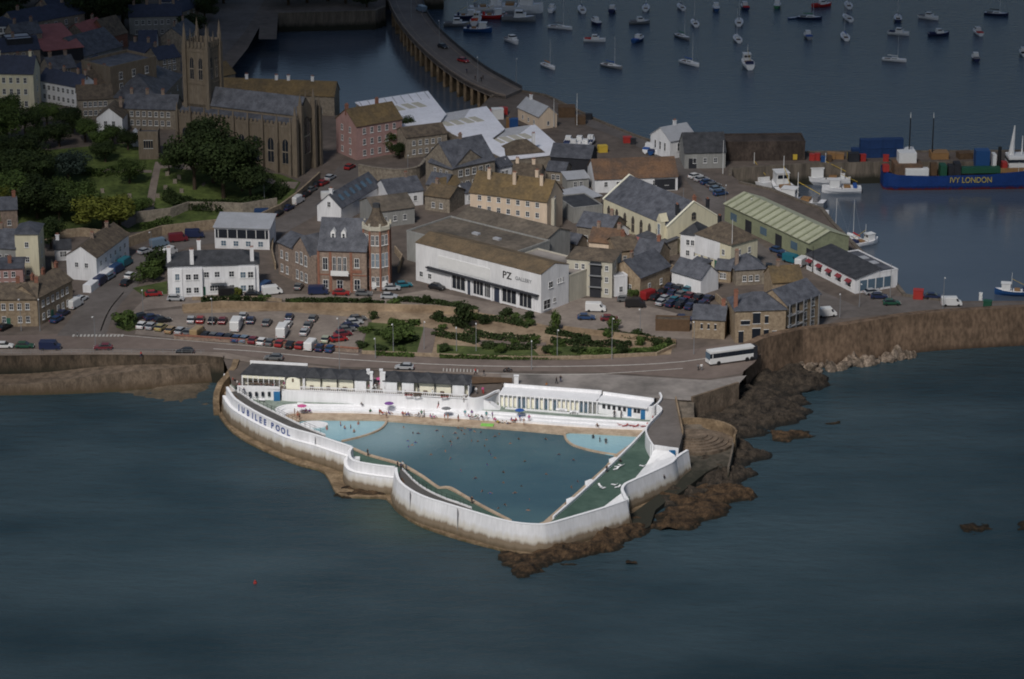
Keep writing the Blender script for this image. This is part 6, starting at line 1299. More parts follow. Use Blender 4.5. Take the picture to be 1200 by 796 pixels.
# ------------------------------------------------------------------ people
def person_mesh(pose):
    J = {}
    def j(n_, *c): J[n_] = Vector(c)
    if pose == 'sit':
        j('pel', 0, 0, .12); j('ch', -.12, 0, .48); j('nk', -.12, 0, .64); j('hd', -.10, 0, .76); j('tp', -.10, 0, .88)
        for s_, k in ((-1, 'r'), (1, 'l')):
            j('sh' + k, -.13, .19 * s_, .57); j('el' + k, -.26, .28 * s_, .32); j('ha' + k, -.22, .30 * s_, .06)
            j('hp' + k, .02, .10 * s_, .12); j('kn' + k, .42, .14 * s_, .38 if s_ > 0 else .14); j('ft' + k, .72 if s_ > 0 else .86, .15 * s_, .08); j('to' + k, .84 if s_ > 0 else .98, .16 * s_, .08)
    else:
        a_ = {'stand': (.30, .95, .36, .72), 'wade': (.42, 1.2, .50, 1.05), 'walk': (.26, .98, .28, .78)}[pose]
        j('pel', 0, 0, .95); j('ch', .02, 0, 1.28); j('nk', 0, 0, 1.47); j('hd', .03, 0, 1.60); j('tp', .02, 0, 1.72)
        for s_, k in ((-1, 'r'), (1, 'l')):
            f_ = .22 * s_ if pose == 'walk' else .03
            j('sh' + k, 0, .19 * s_, 1.40); j('el' + k, -.5 * f_, a_[0] * s_, a_[1] + .14); j('ha' + k, -f_ + .05, a_[2] * s_, a_[3] + .12)
            j('hp' + k, 0, .10 * s_, .90); j('kn' + k, .05 + f_ * .5, .12 * s_, .49); j('ft' + k, f_ * (1.2 if pose == 'walk' else .3), .13 * s_, .07); j('to' + k, f_ * (1.2 if pose == 'walk' else .3) + .17, .15 * s_, .04)
    rad = dict(pel=.145, ch=.155, nk=.062, hd=.098, tp=.075, sh=.07, el=.047, ha=.04, hp=.09, kn=.062, ft=.05, to=.038)
    E = [('pel', 'ch'), ('ch', 'nk'), ('nk', 'hd'), ('hd', 'tp')]
    for k in 'rl': E += [('ch', 'sh' + k), ('sh' + k, 'el' + k), ('el' + k, 'ha' + k), ('pel', 'hp' + k), ('hp' + k, 'kn' + k), ('kn' + k, 'ft' + k), ('ft' + k, 'to' + k)]
    ks = list(J); me = bpy.data.meshes.new('person'); me.from_pydata([J[k] for k in ks], [(ks.index(a), ks.index(b)) for a, b in E], [])
    o = bpy.data.objects.new('tmp', me); COL.objects.link(o); m_ = o.modifiers.new('s', 'SKIN'); m_.use_smooth_shade = True
    for i, k in enumerate(ks):
        r_ = rad[k[:2] if k not in rad else k]; me.skin_vertices[0].data[i].radius = (r_, r_ * (.8 if k in ('pel', 'ch') else 1)); me.skin_vertices[0].data[i].use_root = (k == 'pel')
    m2 = o.modifiers.new('d', 'SUBSURF'); m2.levels = 1; dg = bpy.context.evaluated_depsgraph_get(); dg.update()
    out = bpy.data.meshes.new_from_object(o.evaluated_get(dg)); bpy.data.objects.remove(o); return out
SK = [mat('skin_pale', (.38, .22, .155), .7, .05), mat('skin_tan', (.22, .12, .075), .7, .05)]
HR = [mat('hair_dark', (.03, .02, .015), .8, .1), mat('hair_fair', (.22, .14, .07), .8, .1)]
CL = {}
for n_, c in (('red', (.5, .03, .03)), ('white', (.75, .75, .75)), ('black', (.02, .02, .025)), ('blue', (.03, .10, .35)), ('pink', (.6, .12, .3)), ('green', (.05, .2, .1)), ('purple', (.2, .08, .3)), ('navy', (.02, .03, .09)), ('grey', (.2, .2, .21)), ('teal', (.03, .3, .32)), ('orange', (.55, .2, .03)), ('yellow', (.6, .45, .06))): CL[n_] = mat('cloth_' + n_, c, .9, .1)
PM = {p: person_mesh(p) for p in ('stand', 'wade', 'walk', 'sit')}
SUB = {}
def piece(pose, kind):
    if (pose, kind) in SUB: return SUB[pose, kind]
    src = PM[pose]; bm = bmesh.new(); bm.from_mesh(src); base = 0 if pose != 'sit' else -.83
    def keep(c):
        z = c.z
        if pose == 'sit':
            if kind == 'hair': return z > .80 or (z > .70 and c.x < -.14)
            if kind == 'top': return .2 < z < .60 and c.x < .12 and abs(c.y) < .3
            return z < .30 and c.x < .34 and abs(c.y) < .24 if kind != 'trousers' else (c.x > -.1 and c.x < .7 and z < .42)
        if kind == 'hair': return z > 1.66 or (z > 1.56 and c.x < -.02)
        if kind == 'top': return .98 < z < 1.44 and (abs(c.y) < .30)
        if kind == 'shorts': return .70 < z < 1.0 and abs(c.y) < .24
        return .12 < z < 1.0 and abs(c.y) < .24
    bmesh.ops.delete(bm, geom=[f for f in bm.faces if not keep(f.calc_center_median())], context='FACES')
    bm.normal_update()
    for v in bm.verts: v.co += v.normal * .014
    me = bpy.data.meshes.new(kind); bm.to_mesh(me); bm.free(); SUB[pose, kind] = me; return me
DM = {}
def dmesh(me, m):
    k = (me.name, m.name)
    if k not in DM: c = me.copy(); c.materials.clear(); c.materials.append(m); DM[k] = c; [setattr(p, 'use_smooth', True) for p in c.polygons]
    return DM[k]
def person(px_, py_, z, pose, top, bottom, label, group=None, rz=None, dz=0., lie=False, bare=False):
    p = P(px_, py_, z); rz = ru(0, 360) if rz is None else rz
    s_ = ru(.94, 1.04)
    o = link('person', dmesh(PM[pose], random.choice(SK)), None, (p.x, p.y, z + dz), (R(-90) if lie else 0, 0, R(rz)), (s_,) * 3)
    if lie: o.location.z = z + .16
    tag(o, label, 'person', group)
    link('hair', dmesh(piece(pose, 'hair'), random.choice(HR)), o)
    if top: link('top', dmesh(piece(pose, 'top'), CL[top]), o)
    if bottom: link('shorts' if bare else 'trousers', dmesh(piece(pose, 'shorts' if bare else 'trousers'), CL[bottom]), o)
    return o
# swimmers
SW = [(473, 501), (484, 508), (490, 508.5), (478, 517), (483, 522), (487, 519), (479, 524), (528, 518), (537, 502), (541, 505), (533.4, 508), (544, 509), (556, 506), (563.6, 507), (536.4, 514), (529, 522), (522, 529), (528, 538), (552.8, 517), (560, 517.5), (570, 515.6), (580, 512), (573, 529), (575, 533), (580, 537), (590, 554), (611, 570), (603.5, 578), (585, 509), (639.6, 515), (672, 539.5), (620.6, 586), (619, 598.5), (592, 592), (584, 596), (677, 564.6), (669.6, 571.6), (565, 576), (574.6, 578.4), (551, 504), (545, 502.5), (512, 505), (519, 512), (568, 523), (598, 520), (615, 541), (640, 556), (655, 533), (505, 533), (540, 552), (557, 561), (608, 515), (590, 566), (571, 545)]
for i, (x, y) in enumerate(SW):
    person(x, y, 1.9, 'wade', None if i % 4 == 0 else random.choice(['black', 'navy', 'black', 'blue']), random.choice(['black', 'navy', 'blue']), 'swimmer up to the chest in the dark water of the main pool', 'swimmers in the main pool', dz=-1.3, bare=True)
for i, (x, y, d_) in enumerate([(404, 503, -.7), (411, 502, -.7), (399, 499, -.7), (420, 497.5, -.7), (383, 504, -.5), (415, 507, -.8)]):
    person(x, y, 2.0, 'stand', None, random.choice(['black', 'blue', 'red']), 'bather standing in the pale blue left paddling pool', 'bathers in the left paddling pool', dz=d_, bare=True)
for i, (x, y, d_) in enumerate([(703, 518, -.5), (710, 520, -.4), (695, 514, -.6)]):
    person(x, y, 2.0, 'stand', 'black', 'black', 'bather standing in the pale blue right paddling pool', 'bathers in the right paddling pool', dz=d_, bare=True)
# on the tiers and walks: (x, y, z, pose, top, bottom, where)
PP = [(273, 450, 5.0, 'stand', 'red', 'navy'), (275.5, 451.5, 5, 'walk', 'black', 'black'), (278, 453.5, 5, 'stand', 'white', 'navy'), (280.5, 456, 5, 'walk', 'red', 'black'), (283, 459, 5, 'stand', 'white', 'grey'), (286, 462, 5, 'walk', 'navy', 'grey')]
def crowd(lst, where, grp, bare=False):
    for i, t in enumerate(lst):
        x, y, z, pose, tp, bt = t; act = {'stand': 'standing', 'walk': 'walking', 'sit': 'sitting', 'wade': 'standing'}[pose]
        wears = ('in %s top' % tp) if tp else ('in %s swim shorts' % bt)
        person(x, y, z, pose, tp, bt, 'person %s %s, %s from left %s' % (act, wears, ORD[i], where), grp, bare=bare)
crowd(PP, 'on the left raised walkway', 'people on the left walkway')
crowd([(333, 455, 6.05, 'stand', 'pink', 'white'), (401, 458.5, 6.05, 'sit', 'black', 'black'), (406.5, 458.3, 6.05, 'sit', 'white', 'black'), (432.5, 458.5, 6.05, 'stand', 'pink', 'grey'), (437, 459.5, 6.05, 'walk', 'white', 'black'), (440, 457.5, 6.05, 'walk', 'white', 'white'), (446, 455, 6.05, 'walk', 'pink', 'grey'), (450.5, 459.6, 6.05, 'stand', 'black', 'black'), (442.5, 450, 6.05, 'walk', 'red', 'white'), (475, 462, 6.05, 'sit', 'black', 'navy'), (490.5, 459.5, 6.05, 'stand', 'black', 'white'), (509, 461, 6.05, 'walk', 'black', 'white'), (507, 464.5, 6.05, 'walk', 'white', 'black'), (516, 465, 6.05, 'sit', 'black', 'red')], 'on the cafe terrace', 'people on the cafe terrace')
crowd([(424, 475.2, 3.43, 'sit', 'grey', 'grey'), (514, 478.6, 3.43, 'walk', 'black', 'red'), (570, 479, 3.43, 'stand', 'black', 'black'), (574, 479.5, 3.43, 'stand', 'black', 'navy'), (583, 476, 3.43, 'sit', 'green', 'black'), (543.5, 471.8, 6, 'stand', 'white', 'black'), (558, 462, 6.05, 'walk', 'white', 'grey'), (566, 461.5, 6.05, 'walk', 'pink', 'red'), (720, 489.5, 3.43, 'stand', 'black', 'black'), (728, 490, 3.43, 'stand', 'grey', 'black'), (765, 495, 3.5, 'stand', 'red', 'blue'), (768, 497, 3.5, 'stand', 'pink', 'white')], 'on the upper walk by the cubicles', 'people on the upper walk')
TT = []
for x, y, z, pose, tp, bt in [(345.5, 487.5, 2.75, 'stand', None, 'navy'), (349, 490, 2.3, 'stand', None, 'red'), (351, 492, 2.3, 'walk', None, 'black'), (358, 482.5, 2.75, 'sit', 'pink', 'black'), (363, 483, 2.75, 'sit', 'purple', 'black'), (434, 483, 2.75, 'sit', 'green', 'black'), (445, 487, 2.75, 'stand', 'red', 'black'), (447.5, 484.5, 2.75, 'sit', 'orange', 'red'), (453, 490.5, 2.3, 'stand', None, 'black'), (456, 485, 2.75, 'sit', 'purple', 'navy'), (472, 486, 2.75, 'sit', 'red', 'black'), (475.5, 486.3, 2.75, 'sit', 'orange', 'blue'), (479, 486.6, 2.75, 'sit', 'purple', 'grey'), (490, 487.4, 2.75, 'sit', 'black', 'black'), (494, 488.6, 2.75, 'stand', 'green', 'black'), (497, 489, 2.3, 'stand', None, 'black'), (505, 489, 2.75, 'sit', 'pink', 'blue'), (508, 489, 2.75, 'sit', 'white', 'pink'), (521, 493, 2.3, 'stand', 'red', 'black'), (525, 493, 2.3, 'stand', 'orange', 'red'), (537, 494, 2.3, 'stand', None, 'red')]: TT.append((x, y, z, pose, tp, bt))
crowd(TT, 'on the left tiers', 'people on the left white tiers', True)
crowd([(545, 488, 3.1, 'stand', 'teal', 'blue'), (550, 489, 3.1, 'sit', 'pink', 'black'), (553, 489, 3.1, 'stand', 'purple', 'white'), (557, 489.3, 3.1, 'sit', 'green', 'black'), (560, 489.5, 3.1, 'sit', 'white', 'grey'), (565, 490, 3.1, 'sit', 'black', 'navy'), (570, 490.5, 3.1, 'stand', 'teal', 'grey'), (577, 490.5, 3.1, 'stand', 'purple', 'black'), (580, 493, 2.75, 'sit', 'pink', 'pink'), (584, 496, 2.3, 'sit', 'yellow', 'black'), (589, 496.5, 2.3, 'sit', 'white', 'black'), (594, 497, 2.3, 'sit', 'white', 'navy'), (600, 493.2, 2.75, 'sit', 'purple', 'red'), (604, 493.4, 2.75, 'sit', 'red', 'navy'), (609, 493.6, 2.75, 'stand', 'blue', 'purple'), (620, 494, 2.75, 'stand', 'pink', 'purple'), (614, 498.5, 2.3, 'walk', None, 'white'), (700, 500, 2.75, 'sit', None, 'black')], 'on the right tiers', 'people on the right white tiers', True)
crowd([(431, 534.5, 2.6, 'stand', 'black', 'black'), (466, 549, 4.6, 'walk', 'black', 'black'), (470, 551, 4.6, 'stand', 'navy', 'black'), (472, 549, 4.6, 'walk', 'white', 'black'), (476, 552.5, 2.6, 'walk', 'grey', 'navy'), (553, 590.5, 2.5, 'stand', 'black', 'black'), (663, 598, 2.3, 'stand', 'black', 'navy'), (711, 553.5, 3.3, 'stand', 'black', 'black'), (727, 541.5, 3.3, 'sit', 'black', 'navy')], 'around the near sides of the pool', 'people around the near sides of the pool')
crowd([(557, 439, 6.15, 'walk', 'red', 'black'), (567, 441, 6.15, 'walk', 'black', 'grey'), (594.5, 435, 6.3, 'sit', 'black', 'black'), (652, 450, 6.1, 'walk', 'black', 'black'), (657, 448, 6.1, 'stand', 'black', 'navy'), (641, 452.5, 6.1, 'sit', 'orange', 'grey'), (818, 434, 6.1, 'walk', 'grey', 'black'), (822, 434, 6.1, 'walk', 'white', 'grey'), (798.5, 494, 2.95, 'walk', 'blue', 'navy'), (824, 499, 2.95, 'stand', 'red', 'red')], 'on the road behind the pool', 'people along the road behind the pool')
crowd([(91, 395, 6.1, 'walk', 'grey', 'black'), (165.5, 419, 6.2, 'walk', 'maroon' if 'maroon' in CL else 'red', 'navy'), (175, 255, None, 'walk', 'white', 'grey')][:2], 'beside the beach road at the left', 'people by the beach road')
person(778, 565, 2.9, 'stand', 'black', 'black', 'person in dark clothes standing under the white wall on the slipway path')
for i, (x, y) in enumerate([(547, 86), (557, 94), (564, 96), (566, 93.5)]):
    person(x, y, 7.02, 'walk', random.choice(['black', 'navy']), 'black', 'person in dark clothes walking on the bridge pavement near the abutment', 'walkers on the bridge')
# loungers, umbrellas, tables
def deckchair(px_, py_, z, m, rz, label, group):
    p = P(px_, py_, z); e = empty('sun_lounger', (p.x, p.y, z), R(rz), label, 'sun lounger', group); e.scale = (.75,) * 3
    MB().box(-.6, .7, -.3, .3, .28, .34).build('seat', m, e); b = MB(); b.add([(-.6, -.3, .34), (-.6, .3, .34), (-1.15, .3, .8), (-1.15, -.3, .8), (-.65, -.3, .28), (-.65, .3, .28), (-1.2, .3, .74), (-1.2, -.3, .74)], [(0, 1, 2, 3), (7, 6, 5, 4), (0, 3, 7, 4), (1, 5, 6, 2), (3, 2, 6, 7), (0, 4, 5, 1)]); b.build('backrest', m, e)
    for x in (-.5, .6):
        for y in (-.26, .26): MB().box(x - .03, x + .03, y - .03, y + .03, 0, .28).build('leg', M['metal'], e)
for i, (x, y) in enumerate([(728, 498.5), (731.5, 500), (740.5, 499.5), (744, 500.6), (754, 500.5), (755, 499)]):
    deckchair(x, y, 2.75, M['redpaint'], 200 if i % 2 else 20, 'red sun lounger on the white tiers above the right paddling pool', 'red loungers on the tiers')
for i, (x, y) in enumerate([(704, 571), (707, 573), (719, 569), (723, 572), (723, 548), (727, 546), (721, 551), (752, 547), (757, 552)]):
    deckchair(x, y, 3.3, M['white'], ru(0, 360), 'white sun lounger on the green sun deck', 'white loungers on the green deck')
def parasol(px_, py_, z, c_, label):
    p = P(px_, py_, z); e = empty('beach_umbrella', (p.x, p.y, z), 0, label, 'umbrella'); MB().tube((0, 0, 0), (0, 0, 1.9), .03).build('pole', M['metal'], e)
    n = 8; MB().add([(0, 0, 2.1)] + [(1.1 * math.cos(2 * math.pi * i / n), 1.1 * math.sin(2 * math.pi * i / n), 1.65) for i in range(n)], [(0, i + 1, (i + 1) % n + 1) for i in range(n)]).build('canopy', CL[c_], e)
parasol(354, 484, 2.75, 'pink', 'pink beach umbrella on the left white tiers'); parasol(456, 481, 3.1, 'purple', 'purple beach umbrella on the white tiers below the balustrade'); parasol(523, 487, 3.1, 'grey', 'grey beach umbrella on the white tiers')
parasol(609, 489, 3.1, 'blue', 'blue beach umbrella on the white tiers right of the stair')
parasol(446, 452, 6.05, 'pink', 'pink umbrella at the pool entrance')
p = P(571, 498.5, 2.3); tag(MB().box(-1.4, 1.4, -.8, .8, 0, .12).build('beach_mat', mat('lime_cloth', (.25, .6, .12), .8, .1), loc=(p.x, p.y, 2.33), rot=(0, 0, R(-8)), bev=.03), 'bright lime green mat on the sandy edge of the pool', 'mat')
for i, (x, y) in enumerate([(296, 450.5), (303, 451.5), (310, 450.6), (317, 452), (324, 451), (313, 453.6), (300, 453.5), (479, 464), (489, 464.6), (521, 466)]):
    p = P(x, y, 6.05); e = empty('picnic_table', p, R(ru(-8, 8)), ('dark picnic table on the left cafe terrace' if i < 7 else 'dark picnic table behind the white balustrade'), 'table', 'picnic tables on the left cafe terrace' if i < 7 else 'picnic tables behind the balustrade')
    MB().box(-.9, .9, -.4, .4, .72, .78).build('tabletop', M['timber'], e)
    for y_ in (-.75, .75): MB().box(-.9, .9, y_ - .14, y_ + .14, .42, .47).build('seat', M['redpaint'] if i % 2 else M['timber'], e)
    for x_ in (-.6, .6): MB().box(x_ - .04, x_ + .04, -.75, .75, .35, .41).box(x_ - .05, x_ + .05, -.3, .3, 0, .72).build('leg', M['timber'], e)
crowd([(295, 449.5, 6.05, 'sit', 'black', 'black'), (301, 450.5, 6.05, 'sit', 'red', 'navy'), (308, 449.8, 6.05, 'sit', 'black', 'grey'), (315, 450.6, 6.05, 'sit', 'navy', 'black'), (320, 450, 6.05, 'sit', 'pink', 'black')], 'at the cafe tables', 'people at the cafe tables')
for i, (x, y) in enumerate([(655, 481.8), (658, 482.3), (661, 482.6), (671, 484.5), (674, 484.6), (352, 475), (307, 470)]):
    p = P(x, y + 1, 3.43); e = empty('bench', (p.x, p.y, 3.43), R(-6), 'small slatted bench on the upper walk before the cubicles', 'bench', 'benches on the upper walk'); MB().box(-.7, .7, -.2, .2, .4, .46).build('seat', M['white'], e); MB().box(-.7, .7, .16, .2, .46, .85).build('backrest', M['white'], e)
    for x_ in (-.55, .55): MB().box(x_ - .05, x_ + .05, -.18, .18, 0, .4).build('leg', M['black'], e)
# red buoy
p = P(299, 684, 0); tag(MB().tube((0, 0, -.1), (0, 0, .45), .38, .3, 12).tube((0, 0, .45), (0, 0, .75), .3, .05, 12).build('buoy', M['redpaint'], loc=p, smooth=True), 'small red buoy floating alone in the foreground sea', 'buoy')

# ------------------------------------------------------------------ trees and shrubs
def crown_mesh(n, leaf, lobes, seed_, rz=1., hollow=.55):
    rs = random.Random(seed_); L_ = []
    for i in range(lobes):
        a = rs.uniform(0, 6.283); r_ = rs.uniform(.15, .62); L_.append((Vector((r_ * math.cos(a), r_ * math.sin(a), rs.uniform(-.35, .5) * rz)), rs.uniform(.26, .48)))
    L_.append((Vector((0, 0, .25 * rz)), .5)); vs = []; fs = []
    for k in range(n):
        c, r_ = L_[rs.randrange(len(L_))]
        u = Vector((rs.gauss(0, 1), rs.gauss(0, 1), rs.gauss(0, 1))).normalized(); rad = r_ * (hollow + (1 - hollow) * rs.random() ** .5) * (1 + .25 * noise.noise(u * 3 + c * 5))
        p = c + Vector((u.x, u.y, u.z * rz)) * rad
        nr = (u + Vector((rs.gauss(0, .5), rs.gauss(0, .5), rs.gauss(0, .5)))).normalized(); t = nr.orthogonal().normalized(); b = nr.cross(t); an = rs.uniform(0, 6.28)
        t, b = t * math.cos(an) + b * math.sin(an), b * math.cos(an) - t * math.sin(an); s_ = leaf * rs.uniform(.6, 1.4)
        i0 = len(vs); vs += [p - t * s_, p - b * s_ * .6, p + t * s_, p + b * s_ * .6]; fs.append((i0, i0 + 1, i0 + 2, i0 + 3))
    me = bpy.data.meshes.new('crown'); me.from_pydata(vs, [], fs); return me
CROWN = [crown_mesh(5200, .045, 13, s_) for s_ in (1, 2, 3)]
BUSH = [crown_mesh(900, .085, 7, s_, .8, .7) for s_ in (5, 6, 7)]
CM = {}
def cm(me, m):
    k = (me.name, m)
    if k not in CM: c = me.copy(); c.materials.append(M[m]); CM[k] = c
    return CM[k]
def tree(px_, py_, r_, h, m, label, group=None, name='tree', dz=0):
    p = G(px_, py_); e = empty(name, (p.x, p.y, p.z + dz), ru(0, 6.28), label, 'tree', group)
    t = MB(); th_ = h * .55; t.tube((0, 0, -.5), (.1, .1, th_), .06 * r_ + .12, .03 * r_ + .06, 8)
    for k in range(5):
        a = k * 1.26 + ru(-.3, .3); z0_ = th_ * ru(.45, .9); t.tube((.05, .05, z0_), (math.cos(a) * r_ * .5, math.sin(a) * r_ * .5, z0_ + h * .28), .03 * r_ + .04, .03, 5)
    t.build('trunk', M['bark'], e)
    link('crown', cm(random.choice(CROWN), m), e, (0, 0, h * .56), (0, 0, ru(0, 6.28)), (r_ * 1.25, r_ * 1.25, h * .52))
    return e
def bush(px_, py_, r_, h, m, label, group, name='shrub'):
    p = G(px_, py_); return tag(link(name, cm(random.choice(BUSH), m), None, (p.x, p.y, p.z + h * .42), (0, 0, ru(0, 6.28)), (r_ * 1.3, r_ * 1.3, h * .75)), label, 'shrub', group)
for x, y, r_, h, i in [(228, 222, 7.5, 17, 0), (250, 214, 7.5, 18, 1), (262, 232, 8.5, 17, 2), (284, 224, 7.0, 15, 3), (240, 196, 6.0, 15, 4), (294, 236, 6.0, 11, 5)]:
    tree(x, y, r_, h, 'leaf_dark', 'broad dark evergreen tree in the clump in front of the church wall', 'dark evergreen trees before the church', 'evergreen_tree')
for x, y, r_, h, m, lb in [(122, 273, 7.5, 10.5, 'leaf_yellow', 'bushy yellow green tree above the white cottage row'), (140, 268, 6, 9, 'leaf_yellow', 'smaller yellow green tree leaning on the right of the bushy one'), (8, 262, 3.4, 11, 'leaf_yellow', 'narrow yellow tree at the left edge behind the brick house'), (80, 214, 5.5, 9, 'leaf_blue', 'rounded blue green tree in the churchyard lawn'),
                          (152, 215, 4, 7, 'leaf_mid', 'green tree left of the granite gatehouse'), (198, 205, 2.6, 7, 'leaf_mid', 'small slim tree right of the granite gatehouse'), (124, 190, 3.6, 6, 'leaf_dark', 'dark tree under the white gabled cottage'), (60, 292, 4.5, 9, 'leaf_dark', 'dark tree between the cream block and the cottage annex'), (454, 180, 2.6, 7, 'leaf_mid', 'small palm like tree in front of the pink building'), (478, 168, 2.2, 9, 'leaf_dark', 'pointed dark conifer right of the pink building'), (468, 186, 2.4, 5, 'leaf_dark', 'dark shrub tree below the pink building')]:
    tree(x, y, r_, h, m, lb)
for i, (x, y, r_, h) in enumerate([(20, 252, 7, 13), (44, 256, 7.5, 12), (70, 262, 6.5, 10), (96, 258, 6, 11), (16, 226, 7.5, 13), (42, 228, 6.5, 12), (66, 246, 5, 9), (30, 206, 6, 12), (4, 206, 6, 12), (168, 252, 3, 5), (-10, 240, 7, 13), (54, 212, 4, 8)]):
    tree(x, y, r_, h, 'leaf_dark' if i % 3 else 'leaf_mid', 'dark leafy tree in the dense garden wood at the left of the churchyard', 'trees in the left garden wood')
for i, (x, y, r_, h) in enumerate([(8, 168, 6, 10), (30, 160, 5, 9), (55, 150, 4.5, 8), (85, 156, 5, 8), (100, 166, 4.5, 7), (70, 172, 4, 7), (12, 146, 5, 9), (44, 176, 4, 7), (118, 176, 4, 6), (150, 176, 3.5, 6), (132, 166, 3, 5)]):
    tree(x, y, r_, h, 'leaf_dark' if i % 2 else 'leaf_mid', 'dim bushy tree in the gardens between the cream house and the gabled cottage', 'trees in the hillside gardens')
for i, (x, y, r_, h) in enumerate([(104, 32, 8, 13), (124, 34, 8, 14), (144, 30, 8, 13), (112, 14, 9, 14), (138, 10, 9, 14), (-5, 18, 8, 11), (20, 12, 9, 12), (48, 8, 9, 12), (76, 6, 9, 12), (5, 32, 7, 9), (98, 12, 8, 12)]):
    tree(x, y, r_, h, 'leaf_dark', 'almost black tree in the wood along the top left edge', 'trees in the top left wood')
for i, (x, y, r_, h) in enumerate([(338, 6, 8, 11), (360, 3, 8, 12), (384, 1, 8, 12), (405, 4, 7, 10), (430, 8, 5, 6), (262, 4, 8, 12), (236, 8, 8, 12), (215, 4, 7, 11), (240, 24, 5, 9), (226, 44, 5, 8)]):
    tree(x, y, r_, h, 'leaf_dark', 'dark tree behind the quay at the top edge beyond the basin', 'trees behind the quay')
# named bushes
for x, y, r_, h, m, lb in [(148, 383, 3.1, 4.2, 'leaf_mid', 'big round bush at the corner of the side street and beach road'), (172, 330, 3.4, 4.5, 'leaf_mid', 'round bush left of the guest house'), (188, 318, 4.0, 6.5, 'leaf_dark', 'tall dark bush at the back left of the guest house'), (180, 322, 3, 5, 'leaf_mid', 'leafy bush between the two bushes left of the guest house'), (278, 347, 1.8, 2.6, 'leaf_yellow', 'yellowish shrub in front of the guest house'), (463, 402, 4.2, 5.0, 'leaf_mid', 'large spreading shrub on the left sunken lawn'), (545, 385, 3.0, 7.0, 'leaf_dark', 'tall dark cordyline clump in the middle of the gardens'), (652, 388, 1.6, 5.5, 'leaf_mid', 'slim upright shrub tree right of the gallery'), (718, 385, 1.8, 3.5, 'leaf_mid', 'shrub in front of the beige flats')]:
    bush(x, y, r_, h, m, lb, None)
GB = [(445, 410), (452, 412), (470, 410), (500, 412), (520, 410), (560, 410), (585, 412), (610, 411), (640, 412), (452, 379), (462, 378), (475, 377), (484, 378), (512, 378), (518, 384), (508, 390), (513, 372), (540, 372), (552, 372), (556, 380), (566, 377), (552, 366), (604, 375), (612, 379), (594, 368), (600, 371), (621, 380), (498, 399), (478, 398), (458, 395), (604, 402), (616, 403), (570, 404), (590, 393), (627, 400), (640, 404),
      (400, 356), (380, 357), (348, 357), (335, 357), (430, 355), (450, 356), (462, 357), (250, 352), (276, 352), (300, 351), (310, 350), (490, 352), (500, 354), (478, 350), (536, 356), (575, 362), (620, 372), (560, 356),
      (655, 402), (664, 405), (676, 411), (690, 409), (702, 412), (716, 411), (730, 413), (745, 410), (758, 412), (770, 409), (782, 404), (742, 400), (752, 403), (762, 402), (772, 405), (735, 399), (648, 413), (662, 413), (685, 398), (700, 392), (712, 393), (728, 396), (745, 393),
      (735, 349), (742, 346), (724, 352), (423, 405), (418, 396), (428, 386), (433, 379), (438, 372)]
for i, (x, y) in list(enumerate(GB))[::2]:
    bush(x + ru(-1, 1), y + 2, ru(1.1, 2.2), ru(1.3, 2.6), ['leaf_dark', 'leaf_mid', 'leaf_mid', 'leaf_dark'][i % 4], 'low green shrub in the beds of the seafront gardens', 'shrubs in the seafront gardens')
def hedge(pts, w_, h, label, m='leaf_dark', n=None):
    pp = [G(x, y) for x, y in pts]; vs = []; fs = []; o0 = pp[0]; tot = sum((b - a).length for a, b in zip(pp[:-1], pp[1:])); n = n or int(tot * 70)
    for k in range(n):
        t = rnd() * tot; 
        for a, b in zip(pp[:-1], pp[1:]):
            if t <= (b - a).length: break
            t -= (b - a).length
        d = (b - a).normalized(); q_ = a + d * t; nr = Vector((-d.y, d.x, 0)); an = ru(0, math.pi)
        hh = h * (.8 + .35 * noise.noise(q_ * .25)); c = q_ + nr * (w_ / 2 * math.cos(an)) * ru(.7, 1) + Vector((0, 0, hh * (math.sin(an) * ru(.75, 1) if rnd() < .7 else rnd() * .6)))
        u = Vector((rnd() - .5, rnd() - .5, rnd() - .2)).normalized(); t_ = u.orthogonal().normalized(); b_ = u.cross(t_); s_ = ru(.14, .34); i0 = len(vs); c = c - o0
        vs += [c - t_ * s_, c - b_ * s_, c + t_ * s_, c + b_ * s_]; fs.append((i0, i0 + 1, i0 + 2, i0 + 3))
    me = bpy.data.meshes.new('hedge'); me.from_pydata(vs, [], fs); me.materials.append(M[m]); return tag(link('hedge', me, None, o0), label, 'hedge')
hedge([(196, 232), (215, 242), (250, 246), (290, 243), (318, 234), (330, 222)], 5, 3.6, 'thick dark hedge curving round the front of the churchyard lawn', n=6500)
hedge([(236, 354), (270, 354), (308, 354)], 1.6, 1.6, 'clipped hedge in front of the guest house car spaces')
hedge([(545, 392), (575, 396), (600, 399), (626, 400)], 3, 2.2, 'dense dark hedge across the middle of the sunken garden')
for pts_, w2_, h2_, lb_ in [([(508, 392), (545, 399), (560, 403)], 2.4, 1.8, 'dark hedge band left of the tall cordyline clump'), ([(566, 408), (600, 410), (628, 408)], 2.4, 1.6, 'hedge band below the dense middle garden hedge'), ([(646, 401), (690, 405), (740, 406)], 2.6, 1.9, 'long hedge band through the right hand garden beds'), ([(700, 391), (740, 396), (778, 402)], 2.2, 1.7, 'hedge band along the back of the right hand beds'), ([(440, 392), (470, 396), (490, 399)], 2.2, 1.5, 'hedge band across the left sunken lawn'), ([(512, 376), (545, 380)], 2.2, 1.8, 'short hedge behind the paved garden ramp'), ([(640, 390), (670, 395), (690, 399)], 2.0, 1.6, 'hedge below the yard of the beige flats'), ([(335, 354), (400, 354), (450, 356)], 1.6, 1.4, 'clipped hedge below the gothic building'), ([(465, 352), (520, 357), (560, 366)], 2.0, 1.6, 'hedge along the road before the gallery')]:
    hedge(pts_, w2_, h2_, lb_)
